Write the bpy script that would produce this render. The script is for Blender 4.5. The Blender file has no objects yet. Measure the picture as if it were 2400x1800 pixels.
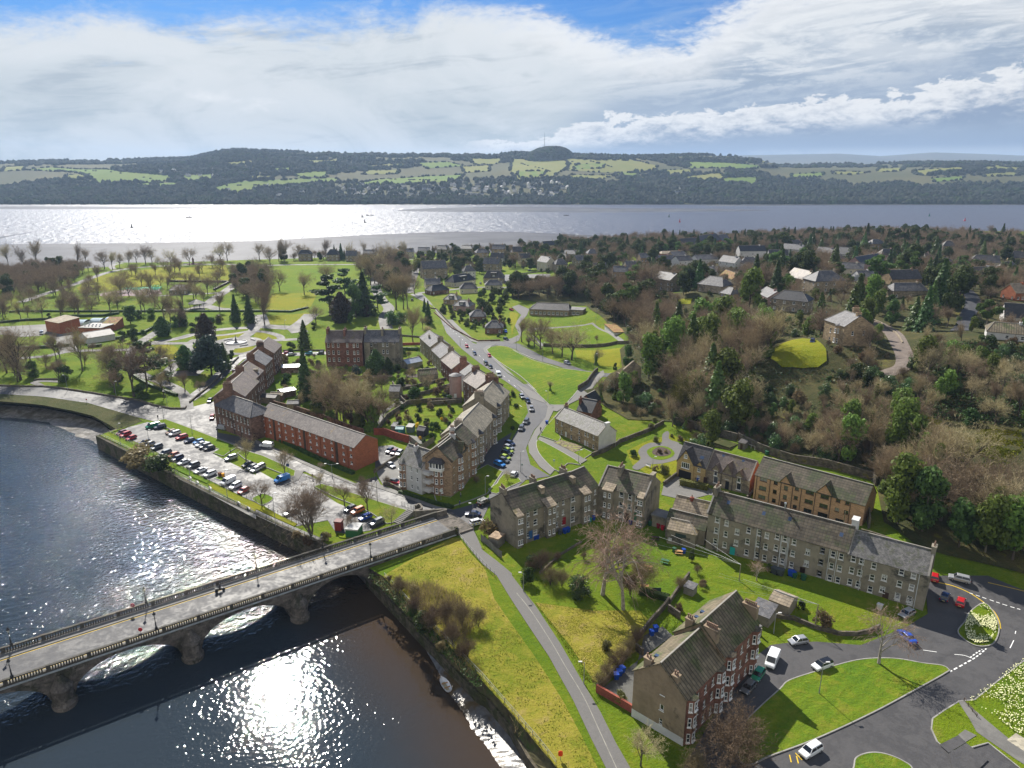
import bpy,bmesh,math,random
import numpy as np
from mathutils import Vector as V3,Matrix,geometry
R=math.radians
random.seed(7);np.random.seed(7)
SC=bpy.context.scene
COL=SC.collection
#  camera
CAMH,PITCH,FPX=85.,R(16.7),1664.
cam=bpy.data.objects.new('camera',bpy.data.cameras.new('camera'));COL.objects.link(cam)
cam.location=(0,0,CAMH);cam.rotation_euler=(R(90)-PITCH,0,0)
cam.data.sensor_width=36;cam.data.lens=36*FPX/2400
cam.data.clip_start=1;cam.data.clip_end=80000
SC.camera=cam
SC.view_settings.view_transform='Standard';SC.view_settings.look='None'
SC.view_settings.exposure=0.75;SC.view_settings.gamma=1
SC.cycles.max_bounces=6;SC.cycles.transparent_max_bounces=6
SC.cycles.sample_clamp_indirect=4
SC.cycles.volume_bounces=0
#  node helper
class NT:
 def __init__(s,tree):s.t=tree;s.n=tree.nodes;s.l=tree.links
 def new(s,typ,**kw):
  n=s.n.new(typ)
  for k,v in kw.items():setattr(n,k,v)
  return n
 def put(s,sock,v):
  if isinstance(v,bpy.types.NodeSocket):s.l.new(v,sock)
  elif v is not None:
   if isinstance(v,tuple)and len(v)==3 and sock.type=='RGBA':v=(*v,1)
   sock.default_value=v
 def m(s,op,a,b=None,c=None,clamp=False):
  n=s.new('ShaderNodeMath',operation=op,use_clamp=clamp)
  s.put(n.inputs[0],a)
  if b is not None:s.put(n.inputs[1],b)
  if c is not None:s.put(n.inputs[2],c)
  return n.outputs[0]
 def add(s,a,b):return s.m('ADD',a,b)
 def sub(s,a,b):return s.m('SUBTRACT',a,b)
 def mul(s,a,b):return s.m('MULTIPLY',a,b)
 def sstep(s,x,lo,hi,a=0.,b=1.):
  n=s.new('ShaderNodeMapRange',interpolation_type='SMOOTHSTEP')
  s.put(n.inputs[0],x);s.put(n.inputs[1],lo);s.put(n.inputs[2],hi);s.put(n.inputs[3],a);s.put(n.inputs[4],b)
  return n.outputs[0]
 def mix(s,f,a,b,bt='MIX'):
  n=s.new('ShaderNodeMix',data_type='RGBA',blend_type=bt)
  s.put(n.inputs[0],f);s.put(n.inputs[6],a);s.put(n.inputs[7],b)
  return n.outputs[2]
 def noise(s,vec,scale,detail=4,ro=.55,dist=0.,dim='3D'):
  n=s.new('ShaderNodeTexNoise',noise_dimensions=dim)
  if vec is not None:s.put(n.inputs['Vector'],vec)
  s.put(n.inputs['Scale'],scale);n.inputs['Detail'].default_value=detail
  n.inputs['Roughness'].default_value=ro;n.inputs['Distortion'].default_value=dist
  return n.outputs[0]
 def comb(s,x,y,z):
  n=s.new('ShaderNodeCombineXYZ');s.put(n.inputs[0],x);s.put(n.inputs[1],y);s.put(n.inputs[2],z);return n.outputs[0]
 def sep(s,v):
  n=s.new('ShaderNodeSeparateXYZ');s.put(n.inputs[0],v);return n.outputs
 def vscale(s,v,sc):
  n=s.new('ShaderNodeVectorMath',operation='MULTIPLY');s.put(n.inputs[0],v);s.put(n.inputs[1],sc);return n.outputs[0]
 def curve(s,x,pts):
  n=s.new('ShaderNodeFloatCurve');c=n.mapping.curves[0]
  n.mapping.use_clip=False
  while len(c.points)>2:c.points.remove(c.points[1])
  c.points[0].location=pts[0];c.points[-1].location=pts[-1]
  for p in pts[1:-1]:c.points.new(*p)
  n.mapping.update();s.put(n.inputs[1],x);return n.outputs[0]
  #  sky and sun
SUN_AZ,SUN_EL=R(-21.5),R(38.5)
SDIR=V3((math.sin(SUN_AZ)*math.cos(SUN_EL),math.cos(SUN_AZ)*math.cos(SUN_EL),math.sin(SUN_EL)))
ld=bpy.data.lights.new('sun','SUN');ld.energy=5.;ld.angle=R(.53);ld.color=(1,.945,.85)
sun=bpy.data.objects.new('sun',ld);COL.objects.link(sun)
sun.rotation_euler=SDIR.to_track_quat('Z','Y').to_euler();sun.location=(0,0,900)
W=bpy.data.worlds.new('World');SC.world=W;W.use_nodes=True
def build_world():
 t=W.node_tree;t.nodes.clear();g=NT(t)
 sky=g.new('ShaderNodeTexSky');sky.sky_type='NISHITA';sky.sun_disc=False
 sky.sun_elevation=SUN_EL;sky.sun_rotation=SUN_AZ;sky.air_density=1.;sky.dust_density=.6;sky.ozone_density=2.
 tc=g.new('ShaderNodeTexCoord').outputs['Generated']
 x,y,z=g.sep(tc)
 az=g.mul(g.m('ARCTAN2',x,y),57.2958)
 el=g.mul(g.m('ARCSINE',z),57.2958)
 u=g.m('DIVIDE',g.add(az,45),90,clamp=True)
 P2=g.comb(az,g.mul(el,2.2),0)
 Pst=g.comb(g.mul(az,.35),g.add(g.mul(el,2.6),g.mul(az,-.22)),3)
 n_big=g.noise(P2,.09,6,.6,.6)
 n_str=g.noise(Pst,.35,6,.6,.8)
 n_cu=g.noise(g.comb(g.mul(az,.9),g.mul(el,2.),11),.42,8,.62,.35)
 n_fine=g.noise(g.comb(az,g.mul(el,2.4),5),1.1,6,.6,.3)
 blue=g.vscale(sky.outputs[0],(.07*.3,.07*.7,.07*1.3))
 wisp=g.mul(g.sstep(n_str,.42,.75),.35)
 c=g.mix(wisp,blue,(.45,.6,.8))
 e1=g.mul(g.curve(u,[(0,.42),(.12,.43),(.3,.5),(.5,.55),(.62,.46),(.74,.62),(.86,.6),(1,.5)]),20)
 d1=g.add(g.sub(e1,el),g.mul(g.sub(n_big,.5),7))
 d1=g.add(d1,g.mul(g.sub(n_fine,.5),2.2))
 m1=g.sstep(d1,-1.2,1.6)
 low=g.sstep(el,.5,8.5)
 veil=g.mix(low,(.46,.53,.58),(.72,.77,.81))
 rgt=g.sstep(az,2,16)
 strk=g.sstep(g.add(g.add(n_str,g.mul(g.sub(n_fine,.5),.35)),g.mul(g.sub(el,7.5),.022)),.43,.62)
 veilR=g.mix(strk,(.36,.45,.58),(.78,.82,.86))
 veil=g.mix(g.mul(rgt,.95),veil,veilR)
 veil=g.mix(g.mul(g.sstep(n_big,.42,.62),.6),veil,(.82,.85,.88))
 veil=g.mix(g.mul(g.sstep(g.add(g.mul(n_big,.5),g.mul(n_str,.5)),.5,.36),.6),veil,(.38,.45,.53))
 c=g.mix(m1,c,veil)
 pa=g.sub(az,-20.);pe=g.sub(el,4.6)
 pd=g.add(g.mul(g.mul(pa,pa),.022),g.mul(g.mul(g.add(pe,g.mul(pa,.17)),g.add(pe,g.mul(pa,.17))),.9))
 pm=g.sstep(g.add(g.sub(1.,pd),g.mul(g.sub(n_cu,.5),3.2)),.55,1.5)
 c=g.mix(g.mul(pm,.8),c,(.9,.92,.94))
 rim=g.mul(g.sstep(d1,-.6,.9),g.sstep(d1,3.8,.9))
 rim=g.mul(rim,g.sstep(az,-6,4))
 c=g.mix(g.mul(rim,.75),c,(.95,.96,.97))
 dk=g.mul(g.sstep(el,4.2,1.4),g.sstep(az,0,14))
 c=g.mix(g.mul(dk,.95),c,(.13,.21,.4))
 gap=g.mul(g.mul(g.sstep(el,1.75,1.2),g.sstep(el,.2,.8)),g.sstep(g.add(az,g.mul(g.sub(n_fine,.5),14)),15,24))
 c=g.mix(g.mul(gap,.8),c,(.78,.83,.9))
 e2=g.mul(g.curve(u,[(0,0.),(.42,.08),(.47,.14),(.52,.17),(.6,.27),(.68,.3),(.74,.31),(.8,.34),(.88,.42),(.95,.4),(1,.48)]),15)
 e3=g.mul(g.curve(u,[(0,.05),(.45,.06),(.55,.085),(.66,.12),(.72,.15),(.8,.17),(1,.14)]),15)
 bu=g.mul(g.sub(n_cu,.5),5.)
 d2=g.add(g.sub(e2,el),bu);d3=g.add(g.sub(el,e3),g.mul(bu,.35))
 gp2=g.mul(g.sstep(g.sub(el,e2),2.6,.2),g.sstep(az,2,9));c=g.mix(g.mul(gp2,.7),c,(.35,.44,.58))
 m2=g.mul(g.mul(g.sstep(d2,0,.35),g.sstep(d3,-.25,.8)),g.sstep(az,-5,-1))
 sh=g.add(g.m('DIVIDE',d2,3.),g.mul(g.sub(n_fine,.5),1.1))
 ccol=g.mix(g.sstep(sh,.1,.95),(.9,.91,.92),(.28,.36,.5))
 c=g.mix(m2,c,ccol)
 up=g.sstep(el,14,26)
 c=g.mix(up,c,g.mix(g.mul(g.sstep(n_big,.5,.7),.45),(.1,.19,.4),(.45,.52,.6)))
 c=g.mix(g.sstep(y,.05,-.35),c,(.68,.69,.7))  # unseen sky behind the camera, set evenly bright as added fill light
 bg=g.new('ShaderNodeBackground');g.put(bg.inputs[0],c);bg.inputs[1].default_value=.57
 out=g.new('ShaderNodeOutputWorld');g.l.new(bg.outputs[0],out.inputs[0])
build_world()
#  pixel > world
TL=dict(a=(0,500),b=(600,500),c=(1200,500),d=(1800,500),e=(0,900),f=(600,900),g=(1200,900),h=(1800,900),i=(0,1350),j=(600,1350),k=(1200,1350),l=(1800,1350))
T2=dict(m=(1100,1050),n=(1400,1050),o=(280,1350),p=(1640,1150),q=(900,980),r=(960,750),s=(1560,1000),t=(480,780))
def px(s):
 if not isinstance(s,str):return s
 u,v=s[1:].split(',')
 if s[0]=='z':return float(u),float(v)
 if s[0]in TL:t=TL[s[0]];k=3.687
 else:t=T2[s[0]];k=7.3733
 return t[0]+float(u)/k,t[1]+float(v)/k
_c,_s=math.cos(PITCH),math.sin(PITCH)
def ray(p):
 x=(p[0]-1200)/FPX;y=(900-p[1])/FPX
 return x,_c+y*_s,-_s+y*_c
def P(s,z=0):
 d=ray(px(s));t=(z-CAMH)/d[2]
 return V3((d[0]*t,d[1]*t,z))
def pj(w):
 x,y,z=w[0],w[1],w[2]-CAMH
 dep=y*_c-z*_s;up=y*_s+z*_c
 return 1200+FPX*x/dep,900-FPX*up/dep
def vh(base,top):
 """height of a vertical line standing at world point base whose top shows at pixel row of top"""
 ty=px(top)[1];y=(900-ty)/FPX
 Y=base[1]
 z=(y*Y*_c-Y*_s)/(_c+y*_s)
 return z+CAMH-base[2]
_ctl=[("f1750,1220",1),("e1300,600",-1.5),("e1700,700",-1.5),("e1000,430",-1.5),("f0,1000",-1.5),("f400,1000",-1.3),("f900,1150",-1),("e1100,130",-1),("e0,60",-1),("a600,1400",.5),("a1500,1200",.5),("a1200,600",1.5),("b500,600",1.5),("a100,1200",.5),("f1500,900",0),("g100,300",1),("r1200,500",1),("r600,0",1),("b1700,900",1),("b1800,600",2),("k500,800",-.3),("k1300,1400",0),("l1000,1000",.3),("l2000,400",1),("g1300,560",1),("g1700,900",1),("h400,1150",1.5),("g1000,1500",0),("k0,1100",-.8),("j2100,300",-.3),("f1800,1500",.3),("g600,1000",.6),("l400,1500",0),("g1400,310",3),("h0,540",5),("h900,780",6),("h1500,1100",8),("h2000,1500",5),("l2212,30",2.5),("z2395,1400",1.5),("c700,1150",1),("c100,1200",1),("c350,900",1.5),("c900,880",6),("c1000,1330",3),("c1150,1000",8),("c1500,1300",13),("d500,1120",25),("d200,850",23),("c1330,660",15),("c600,450",8),("c100,450",3),("d1300,1300",24),("d800,1500",17),("h1000,300",14),("h1900,450",17),("h1500,500",14),("d1700,700",27),("d1000,600",24),("d600,700",24),("c1800,650",20),("c1700,400",14),("d2100,1100",28),("d1500,300",20),("d2000,200",18),("c900,200",6),("c600,1000",2),("c1200,1200",6),("c1250,1500",7),("g900,200",2),("d2100,1500",23),("b1500,500",2),("a100,470",.5),("b1000,380",1),("c400,290",2),("c1400,220",8),("d1000,170",15),("a0,900",.5),("b800,1250",.3),("f1000,400",.2),("e2100,100",0)]
CT=np.array([[*P(s,z)[:2],z]for s,z in _ctl])
_lx=[(-300,100,-1),(-400,500,.5),(300,60,3),(500,300,25),(500,700,16),(0,20,-.5),(200,90,2),(-600,650,.5),(350,900,12),(-50,60,-.8)]
CT=np.vstack([CT,np.array(_lx)])
def hgt_a(x,y):
 x=np.asarray(x,float);y=np.asarray(y,float)
 if x.size<3000:
  w=1./((x[:,None]-CT[:,0])**2+(y[:,None]-CT[:,1])**2+220)**2.
  return(w*CT[:,2]).sum(1)/w.sum(1)
 num=np.zeros_like(x);den=np.zeros_like(x)
 for cx,cy,cz in CT:
  w=1./((x-cx)**2+(y-cy)**2+220)**2.
  num+=w*cz;den+=w
 return num/den
def hgt(x,y):return float(hgt_a([x],[y])[0])
_ts=np.concatenate([np.arange(60,420,1.),np.arange(420,1400,3.)])
def G(s,dz=0.):
 """pixel -> point on the terrain"""
 d=ray(px(s))
 z=CAMH+d[2]*_ts;below=z<hgt_a(d[0]*_ts,d[1]*_ts)+dz
 k=int(np.argmax(below))if below.any()else len(_ts)-1
 lo,hi=(_ts[k-1]if k else 55.),_ts[k]
 for _ in range(9):
  m=(lo+hi)/2
  if CAMH+d[2]*m<hgt(d[0]*m,d[1]*m)+dz:hi=m
  else:lo=m
 return V3((d[0]*hi,d[1]*hi,CAMH+d[2]*hi))
def pts(st,z=None):
 return[(G(q)if z is None else P(q,z))for q in st.split()]
 #  mesh helper
class MB:
 def __init__(s):s.v=[];s.f=[]
 def q(s,*p):
  b=len(s.v);s.v+=[tuple(a)for a in p];s.f.append(tuple(range(b,b+len(p))))
 def box(s,x0,x1,y0,y1,z0,z1,bot=False):
  a=[(x0,y0,z0),(x1,y0,z0),(x1,y1,z0),(x0,y1,z0),(x0,y0,z1),(x1,y0,z1),(x1,y1,z1),(x0,y1,z1)]
  b=len(s.v);s.v+=a
  F=[(4,5,6,7),(0,1,5,4),(1,2,6,5),(2,3,7,6),(3,0,4,7)]+([(3,2,1,0)]if bot else[])
  s.f+=[tuple(b+i for i in f)for f in F]
 def obox(s,c,ax,L,w,z0,z1):
  """box centred at c (x,y), long axis direction ax (unit 2d), full sizes L, w"""
  ux,uy=ax;p=[]
  for a,b_ in((-1,-1),(1,-1),(1,1),(-1,1)):
   p.append((c[0]+ux*L/2*a-uy*w/2*b_,c[1]+uy*L/2*a+ux*w/2*b_))
  b=len(s.v);s.v+=[(x,y,z0)for x,y in p]+[(x,y,z1)for x,y in p]
  s.f+=[tuple(b+i for i in f)for f in[(4,5,6,7),(0,1,5,4),(1,2,6,5),(2,3,7,6),(3,0,4,7)]]
 def tube(s,a,b_,r0,r1,n=6,cap=True):
  a=V3(a);b_=V3(b_);d=(b_-a)
  if d.length<1e-6:return
  d.normalize();u=d.orthogonal().normalized();w=d.cross(u);k=len(s.v)
  for c,r in((a,r0),(b_,r1)):
   for i in range(n):
    t=2*math.pi*i/n;s.v.append(tuple(c+u*math.cos(t)*r+w*math.sin(t)*r))
  for i in range(n):s.f.append((k+i,k+(i+1)%n,k+n+(i+1)%n,k+n+i))
  if cap:s.f.append(tuple(k+n+i for i in range(n)))
 def lathe(s,c,prof,n=10):
  k=len(s.v)
  for r,z in prof:
   for i in range(n):
    t=2*math.pi*i/n;s.v.append((c[0]+r*math.cos(t),c[1]+r*math.sin(t),c[2]+z))
  for j in range(len(prof)-1):
   for i in range(n):
    a=k+j*n+i;b_=k+j*n+(i+1)%n;s.f.append((a,b_,b_+n,a+n))
  s.f.append(tuple(k+(len(prof)-1)*n+i for i in range(n)))
 def mesh(s,name,smooth=False):
  me=bpy.data.meshes.new(name);me.from_pydata(s.v,[],s.f)
  return me
def auto_uv(me):
 n=len(me.loops)
 if not n:return
 co=np.empty(len(me.vertices)*3);me.vertices.foreach_get('co',co);co=co.reshape(-1,3)
 nl=len(me.polygons);nr=np.empty(nl*3);me.polygons.foreach_get('normal',nr);nr=nr.reshape(-1,3)
 lt=np.empty(nl,int);me.polygons.foreach_get('loop_total',lt)
 vi=np.empty(n,int);me.loops.foreach_get('vertex_index',vi)
 N=np.repeat(nr,lt,axis=0)
 U=np.stack([-N[:,1],N[:,0],np.zeros(n)],1);L=np.linalg.norm(U,axis=1)
 flat=L<.12;U[flat]=(1,0,0);L[flat]=1;U/=L[:,None]
 V=np.cross(N,U);p=co[vi]
 uv=np.stack([(p*U).sum(1),(p*V).sum(1)],1).astype(np.float32)
 lay=me.uv_layers.new(name='UVMap');lay.data.foreach_set('uv',uv.ravel())
def obj(name,mb,mat=None,parent=None,uv=True,smooth=False,loc=None):
 me=mb.mesh(name)if isinstance(mb,MB)else mb
 if isinstance(mb,MB):
  if uv:auto_uv(me)
  if smooth:me.polygons.foreach_set('use_smooth',[True]*len(me.polygons))
  if mat:me.materials.append(mat)
 o=bpy.data.objects.new(name,me);COL.objects.link(o)
 if parent:o.parent=parent
 if loc is not None:o.location=loc
 return o
def tag(o,label=None,cat=None,group=None,kind=None):
 if label:o['label']=label
 if cat:o['category']=cat
 if group:o['group']=group
 if kind:o['kind']=kind
 return o
def thing(name,label,cat,loc=(0,0,0),rz=0,group=None):
 o=bpy.data.objects.new(name,None);COL.objects.link(o);o.empty_display_size=.5
 o.location=loc;o.rotation_euler=(0,0,rz)
 return tag(o,label,cat,group)
def stc(name,mb,mat,smooth=False,label=None,cat=None,kind='structure'):
 o=obj(name,mb,mat,smooth=smooth);o['kind']=kind
 if label:o['label']=label
 if cat:o['category']=cat
 return o
KIDS={}
def kids(r):return list(r.children)
def dup(root,loc,rz=None,scale=None,label=None,group=None,mats=None):
 r=root.copy();COL.objects.link(r);r.location=loc
 if rz is not None:r.rotation_euler=(0,0,rz)
 if scale is not None:r.scale=scale if isinstance(scale,tuple)else(scale,)*3
 if label:r['label']=label
 if group:r['group']=group
 for ch in root_children(root):
  c=ch.copy();COL.objects.link(c);c.parent=r
  if mats and ch.name.split('.')[0]in mats:
   c.material_slots[0].link='OBJECT';c.material_slots[0].material=mats[ch.name.split('.')[0]]
  for g2 in root_children(ch):
   d=g2.copy();COL.objects.link(d);d.parent=c
 return r
def root_children(o):
 if o.name not in KIDS:KIDS[o.name]=[c for c in o.children]
 return KIDS[o.name]
 #  materials
_mats={}
def M(name,col,ro=.85,var=.25,vs=.6,col2=None,c2=(.5,.65),c2s=.15,pat=None,bu=.25,bs=8,spec=.3,metal=0,ps=1.,coord='P',jit=False,coat=0,seed=0):
 if name in _mats:return _mats[name]
 m=bpy.data.materials.new(name);m.use_nodes=True;g=NT(m.node_tree);b=g.n['Principled BSDF']
 pos=g.new('ShaderNodeNewGeometry').outputs['Position']if coord=='P' else g.new('ShaderNodeTexCoord').outputs['Object']
 uv=g.new('ShaderNodeTexCoord').outputs['UV']
 c=(*col,1)
 if var:
  n1=g.noise(pos,vs,6,.65)
  f=g.sstep(n1,.3,.7)
  c=g.mix(f,tuple(v*(1-var)for v in col),tuple(min(1,v*(1+var))for v in col))
 if col2:
  n2=g.noise(pos,c2s,6,.7,.4)
  c=g.mix(g.sstep(n2,c2[0],c2[1]),c,col2)
 h=None
 if pat in('brick','stone','slate'):
  br=g.new('ShaderNodeTexBrick');g.put(br.inputs['Vector'],uv)
  bw,bh,mo=dict(brick=(.45,.15,.02),stone=(.8,.38,.02),slate=(.35,.28,.015))[pat]
  br.inputs['Scale'].default_value=1.;br.inputs['Brick Width'].default_value=bw*ps;br.inputs['Row Height'].default_value=bh*ps
  br.inputs['Mortar Size'].default_value=mo*ps;br.inputs['Mortar Smooth'].default_value=.3;br.inputs['Bias'].default_value=0
  k=dict(brick=.22,stone=.3,slate=.3)[pat]
  br.inputs['Color1'].default_value=(1-k,1-k,1-k,1);br.inputs['Color2'].default_value=(1+k,1+k*.95,1+k*.85,1)
  br.inputs['Mortar'].default_value=(.75,.74,.72,1)if pat!='slate' else(.4,.4,.4,1)
  c=g.mix(1.,c,br.outputs[0],'MULTIPLY');h=br.outputs[1];h=g.mul(h,-1)
 elif pat in('tile','rib'):
  ps=ps*(2.1 if pat=='tile' else 1.45)
  u_,v_,_=g.sep(uv)
  row=g.m('FRACT',g.m('DIVIDE',v_,.34*ps));colw=g.m('FRACT',g.m('DIVIDE',u_,.33*ps))
  rr=g.sstep(row,0,.22);
  wob=g.m('ABSOLUTE',g.sub(colw,.5))
  cc=g.sstep(wob,.5,.3)
  cell=g.new('ShaderNodeTexWhiteNoise',noise_dimensions='2D')
  g.put(cell.inputs['Vector'],g.comb(g.m('FLOOR',g.m('DIVIDE',u_,.33*ps)),g.m('FLOOR',g.m('DIVIDE',v_,.34*ps)),0))
  if pat=='tile':sh=g.mul(g.add(.38,g.mul(rr,.75)),g.add(.75,g.mul(cc,.25)));h=g.add(g.mul(g.sub(1,row),.7),g.mul(cc,.35))
  else:sh=g.mul(g.add(.8,g.mul(rr,.2)),g.add(.3,g.mul(cc,.7)));h=g.mul(cc,1.6)
  sh=g.mul(sh,g.add(.78,g.mul(cell.outputs[0],.44)))
  c=g.mix(1.,c,g.comb(sh,sh,sh),'MULTIPLY')
 if jit:
  oi=g.new('ShaderNodeObjectInfo').outputs['Random']
  hs=g.new('ShaderNodeHueSaturation');g.put(hs.inputs['Color'],c)
  g.put(hs.inputs['Value'],g.add(.62,g.mul(oi,.76)));g.put(hs.inputs['Hue'],g.add(.475,g.mul(oi,.05)))
  c=hs.outputs[0]
 g.put(b.inputs['Base Color'],c)
 b.inputs['Roughness'].default_value=ro;b.inputs['Metallic'].default_value=metal
 b.inputs['Specular IOR Level'].default_value=spec
 if coat:b.inputs['Coat Weight'].default_value=coat;b.inputs['Coat Roughness'].default_value=.05
 if bu:
  nb=g.noise(pos,bs,4,.6)
  if h is not None:nb=g.add(g.mul(nb,.4),h)
  bn=g.new('ShaderNodeBump');bn.inputs['Strength'].default_value=bu;bn.inputs['Distance'].default_value=.06
  g.put(bn.inputs['Height'],nb);g.l.new(bn.outputs[0],b.inputs['Normal'])
 _mats[name]=m
 return m
def grass_mat(name,g1,g2,g3,thr=(.5,.7),s=.05,tan=None,tthr=(.55,.7),mow=0):
 m=bpy.data.materials.new(name);m.use_nodes=True;g=NT(m.node_tree);b=g.n['Principled BSDF']
 pos=g.new('ShaderNodeNewGeometry').outputs['Position']
 big=g.noise(pos,s,5,.65,.6);mid=g.noise(pos,.45,6,.7,.5);fine=g.noise(pos,2.6,6,.75)
 c=g.mix(g.sstep(g.add(g.mul(big,.6),g.mul(mid,.4)),thr[0]-.12,thr[1]-.08),g1,g2)
 c=g.mix(g.mul(g.sstep(fine,.42,.72),.7),c,g3)
 if tan:c=g.mix(g.mul(g.sstep(g.add(g.mul(mid,.6),g.mul(big,.4)),tthr[0],tthr[1]),.8),c,tan)
 v=g.add(.6,g.mul(fine,.8));c=g.mix(1.,c,g.comb(v,v,v),'MULTIPLY')
 if mow:
  x,y,z=g.sep(pos)
  k=g.m('SINE',g.mul(g.add(g.mul(x,.75),g.mul(y,-1.)),mow));k=g.add(1.,g.mul(k,.07));c=g.mix(1.,c,g.comb(k,k,k),'MULTIPLY')
 g.put(b.inputs['Base Color'],c);b.inputs['Roughness'].default_value=.95;b.inputs['Specular IOR Level'].default_value=.1
 bn=g.new('ShaderNodeBump');bn.inputs['Strength'].default_value=.9;bn.inputs['Distance'].default_value=.5
 g.put(bn.inputs['Height'],g.add(g.noise(pos,1.7,6,.75),g.mul(mid,.6)));g.l.new(bn.outputs[0],b.inputs['Normal'])
 return m
GRASS=grass_mat('grass',(.085,.15,.008),(.15,.195,.01),(.11,.175,.01),thr=(.49,.69),tan=(.22,.2,.03),tthr=(.52,.66))
GRASSY=grass_mat('yellow grass',(.17,.2,.01),(.24,.22,.012),(.2,.22,.012),tan=(.27,.24,.02))
LAWN=grass_mat('lawn',(.08,.165,.008),(.145,.2,.008),(.13,.19,.008),thr=(.46,.66),tan=(.19,.19,.03),tthr=(.53,.68))
LAWNM=grass_mat('mown lawn',(.085,.17,.012),(.16,.21,.012),(.12,.19,.012),tan=(.22,.22,.03),tthr=(.5,.66),mow=2.3)
ROUGHG=grass_mat('rough grass',(.14,.18,.014),(.3,.26,.04),(.17,.19,.012),thr=(.47,.62),tan=(.32,.25,.08),tthr=(.52,.62))
SCRUB=grass_mat('scrub ground',(.055,.065,.02),(.1,.09,.04),(.045,.065,.014),tan=(.13,.13,.02),tthr=(.58,.7))
FOREST=grass_mat('forest floor',(.045,.05,.02),(.1,.08,.035),(.055,.08,.018),tan=(.17,.17,.02),tthr=(.56,.66))
def asphalt(name,col,wet=.4,dry=.62,ws=.12,mark=0):
 m=bpy.data.materials.new(name);m.use_nodes=True;g=NT(m.node_tree);b=g.n['Principled BSDF']
 pos=g.new('ShaderNodeNewGeometry').outputs['Position']
 n=g.noise(pos,ws,7,.7,.8);f=g.noise(pos,3.5,5,.7);n3=g.noise(pos,.55,5,.6,1.5)
 w=g.sstep(g.add(g.mul(n,.6),g.mul(n3,.4)),.42,.58)
 c=g.mix(w,tuple(v*.86 for v in col),tuple(v*1.12 for v in col))
 v=g.add(.75,g.mul(f,.5));c=g.mix(1.,c,g.comb(v,v,v),'MULTIPLY')
 g.put(b.inputs['Base Color'],c);g.put(b.inputs['Roughness'],g.add(wet,g.mul(w,dry-wet)))
 b.inputs['Specular IOR Level'].default_value=.27
 bn=g.new('ShaderNodeBump');bn.inputs['Strength'].default_value=.4;bn.inputs['Distance'].default_value=.05
 g.put(bn.inputs['Height'],f);g.l.new(bn.outputs[0],b.inputs['Normal'])
 return m
ASPH=asphalt('wet asphalt',(.055,.055,.06),.5,.68)
ASPHD=asphalt('asphalt',(.068,.066,.068),.55,.8)
PAVE=asphalt('pavement concrete',(.15,.145,.135),.66,.85)
PATH=asphalt('park path',(.125,.12,.115),.66,.85)
KERB=M('kerb stone',(.28,.27,.25),ro=.7,var=.2)
def wmat(name,col,**k):return M(name,col,**k)
WHITE=M('white paint',(.78,.78,.76),ro=.5,var=.06,bu=0)
YELLOW=M('yellow paint',(.62,.42,.03),ro=.6,var=.15,vs=3,bu=0)
#  ground
def isd(p,poly):
 x,y=p[0],p[1];c=False;n=len(poly);j=n-1
 for i in range(n):
  xi,yi,xj,yj=poly[i][0],poly[i][1],poly[j][0],poly[j][1]
  if(yi>y)!=(yj>y)and x<(xj-xi)*(y-yi)/(yj-yi)+xi:c=not c
  j=i
 return c
def rsm(pl,step,closed=True):
 out=[];n=len(pl)
 for i in range(n if closed else n-1):
  a,b=V3(pl[i][:2]),V3(pl[(i+1)%n][:2]);k=max(1,int(math.ceil((b-a).length/step)))
  for j in range(k):out.append(a+(b-a)*j/k)
 if not closed:out.append(V3(pl[-1][:2]))
 return out
def smooth(pl,closed=True,k=4):
 """Catmull-Rom through the points"""
 n=len(pl);out=[]
 P_=[V3(p[:2])for p in pl]
 for i in range(n if closed else n-1):
  if closed:p0,p1,p2,p3=P_[i-1],P_[i],P_[(i+1)%n],P_[(i+2)%n]
  else:p0,p1,p2,p3=P_[max(0,i-1)],P_[i],P_[i+1],P_[min(n-1,i+2)]
  for j in range(k):
   t=j/k;out.append(.5*((2*p1)+(p2-p0)*t+(2*p0-5*p1+4*p2-p3)*t*t+(3*p1-p0-3*p2+p3)*t**3))
 if not closed:out.append(P_[-1])
 return out
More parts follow.
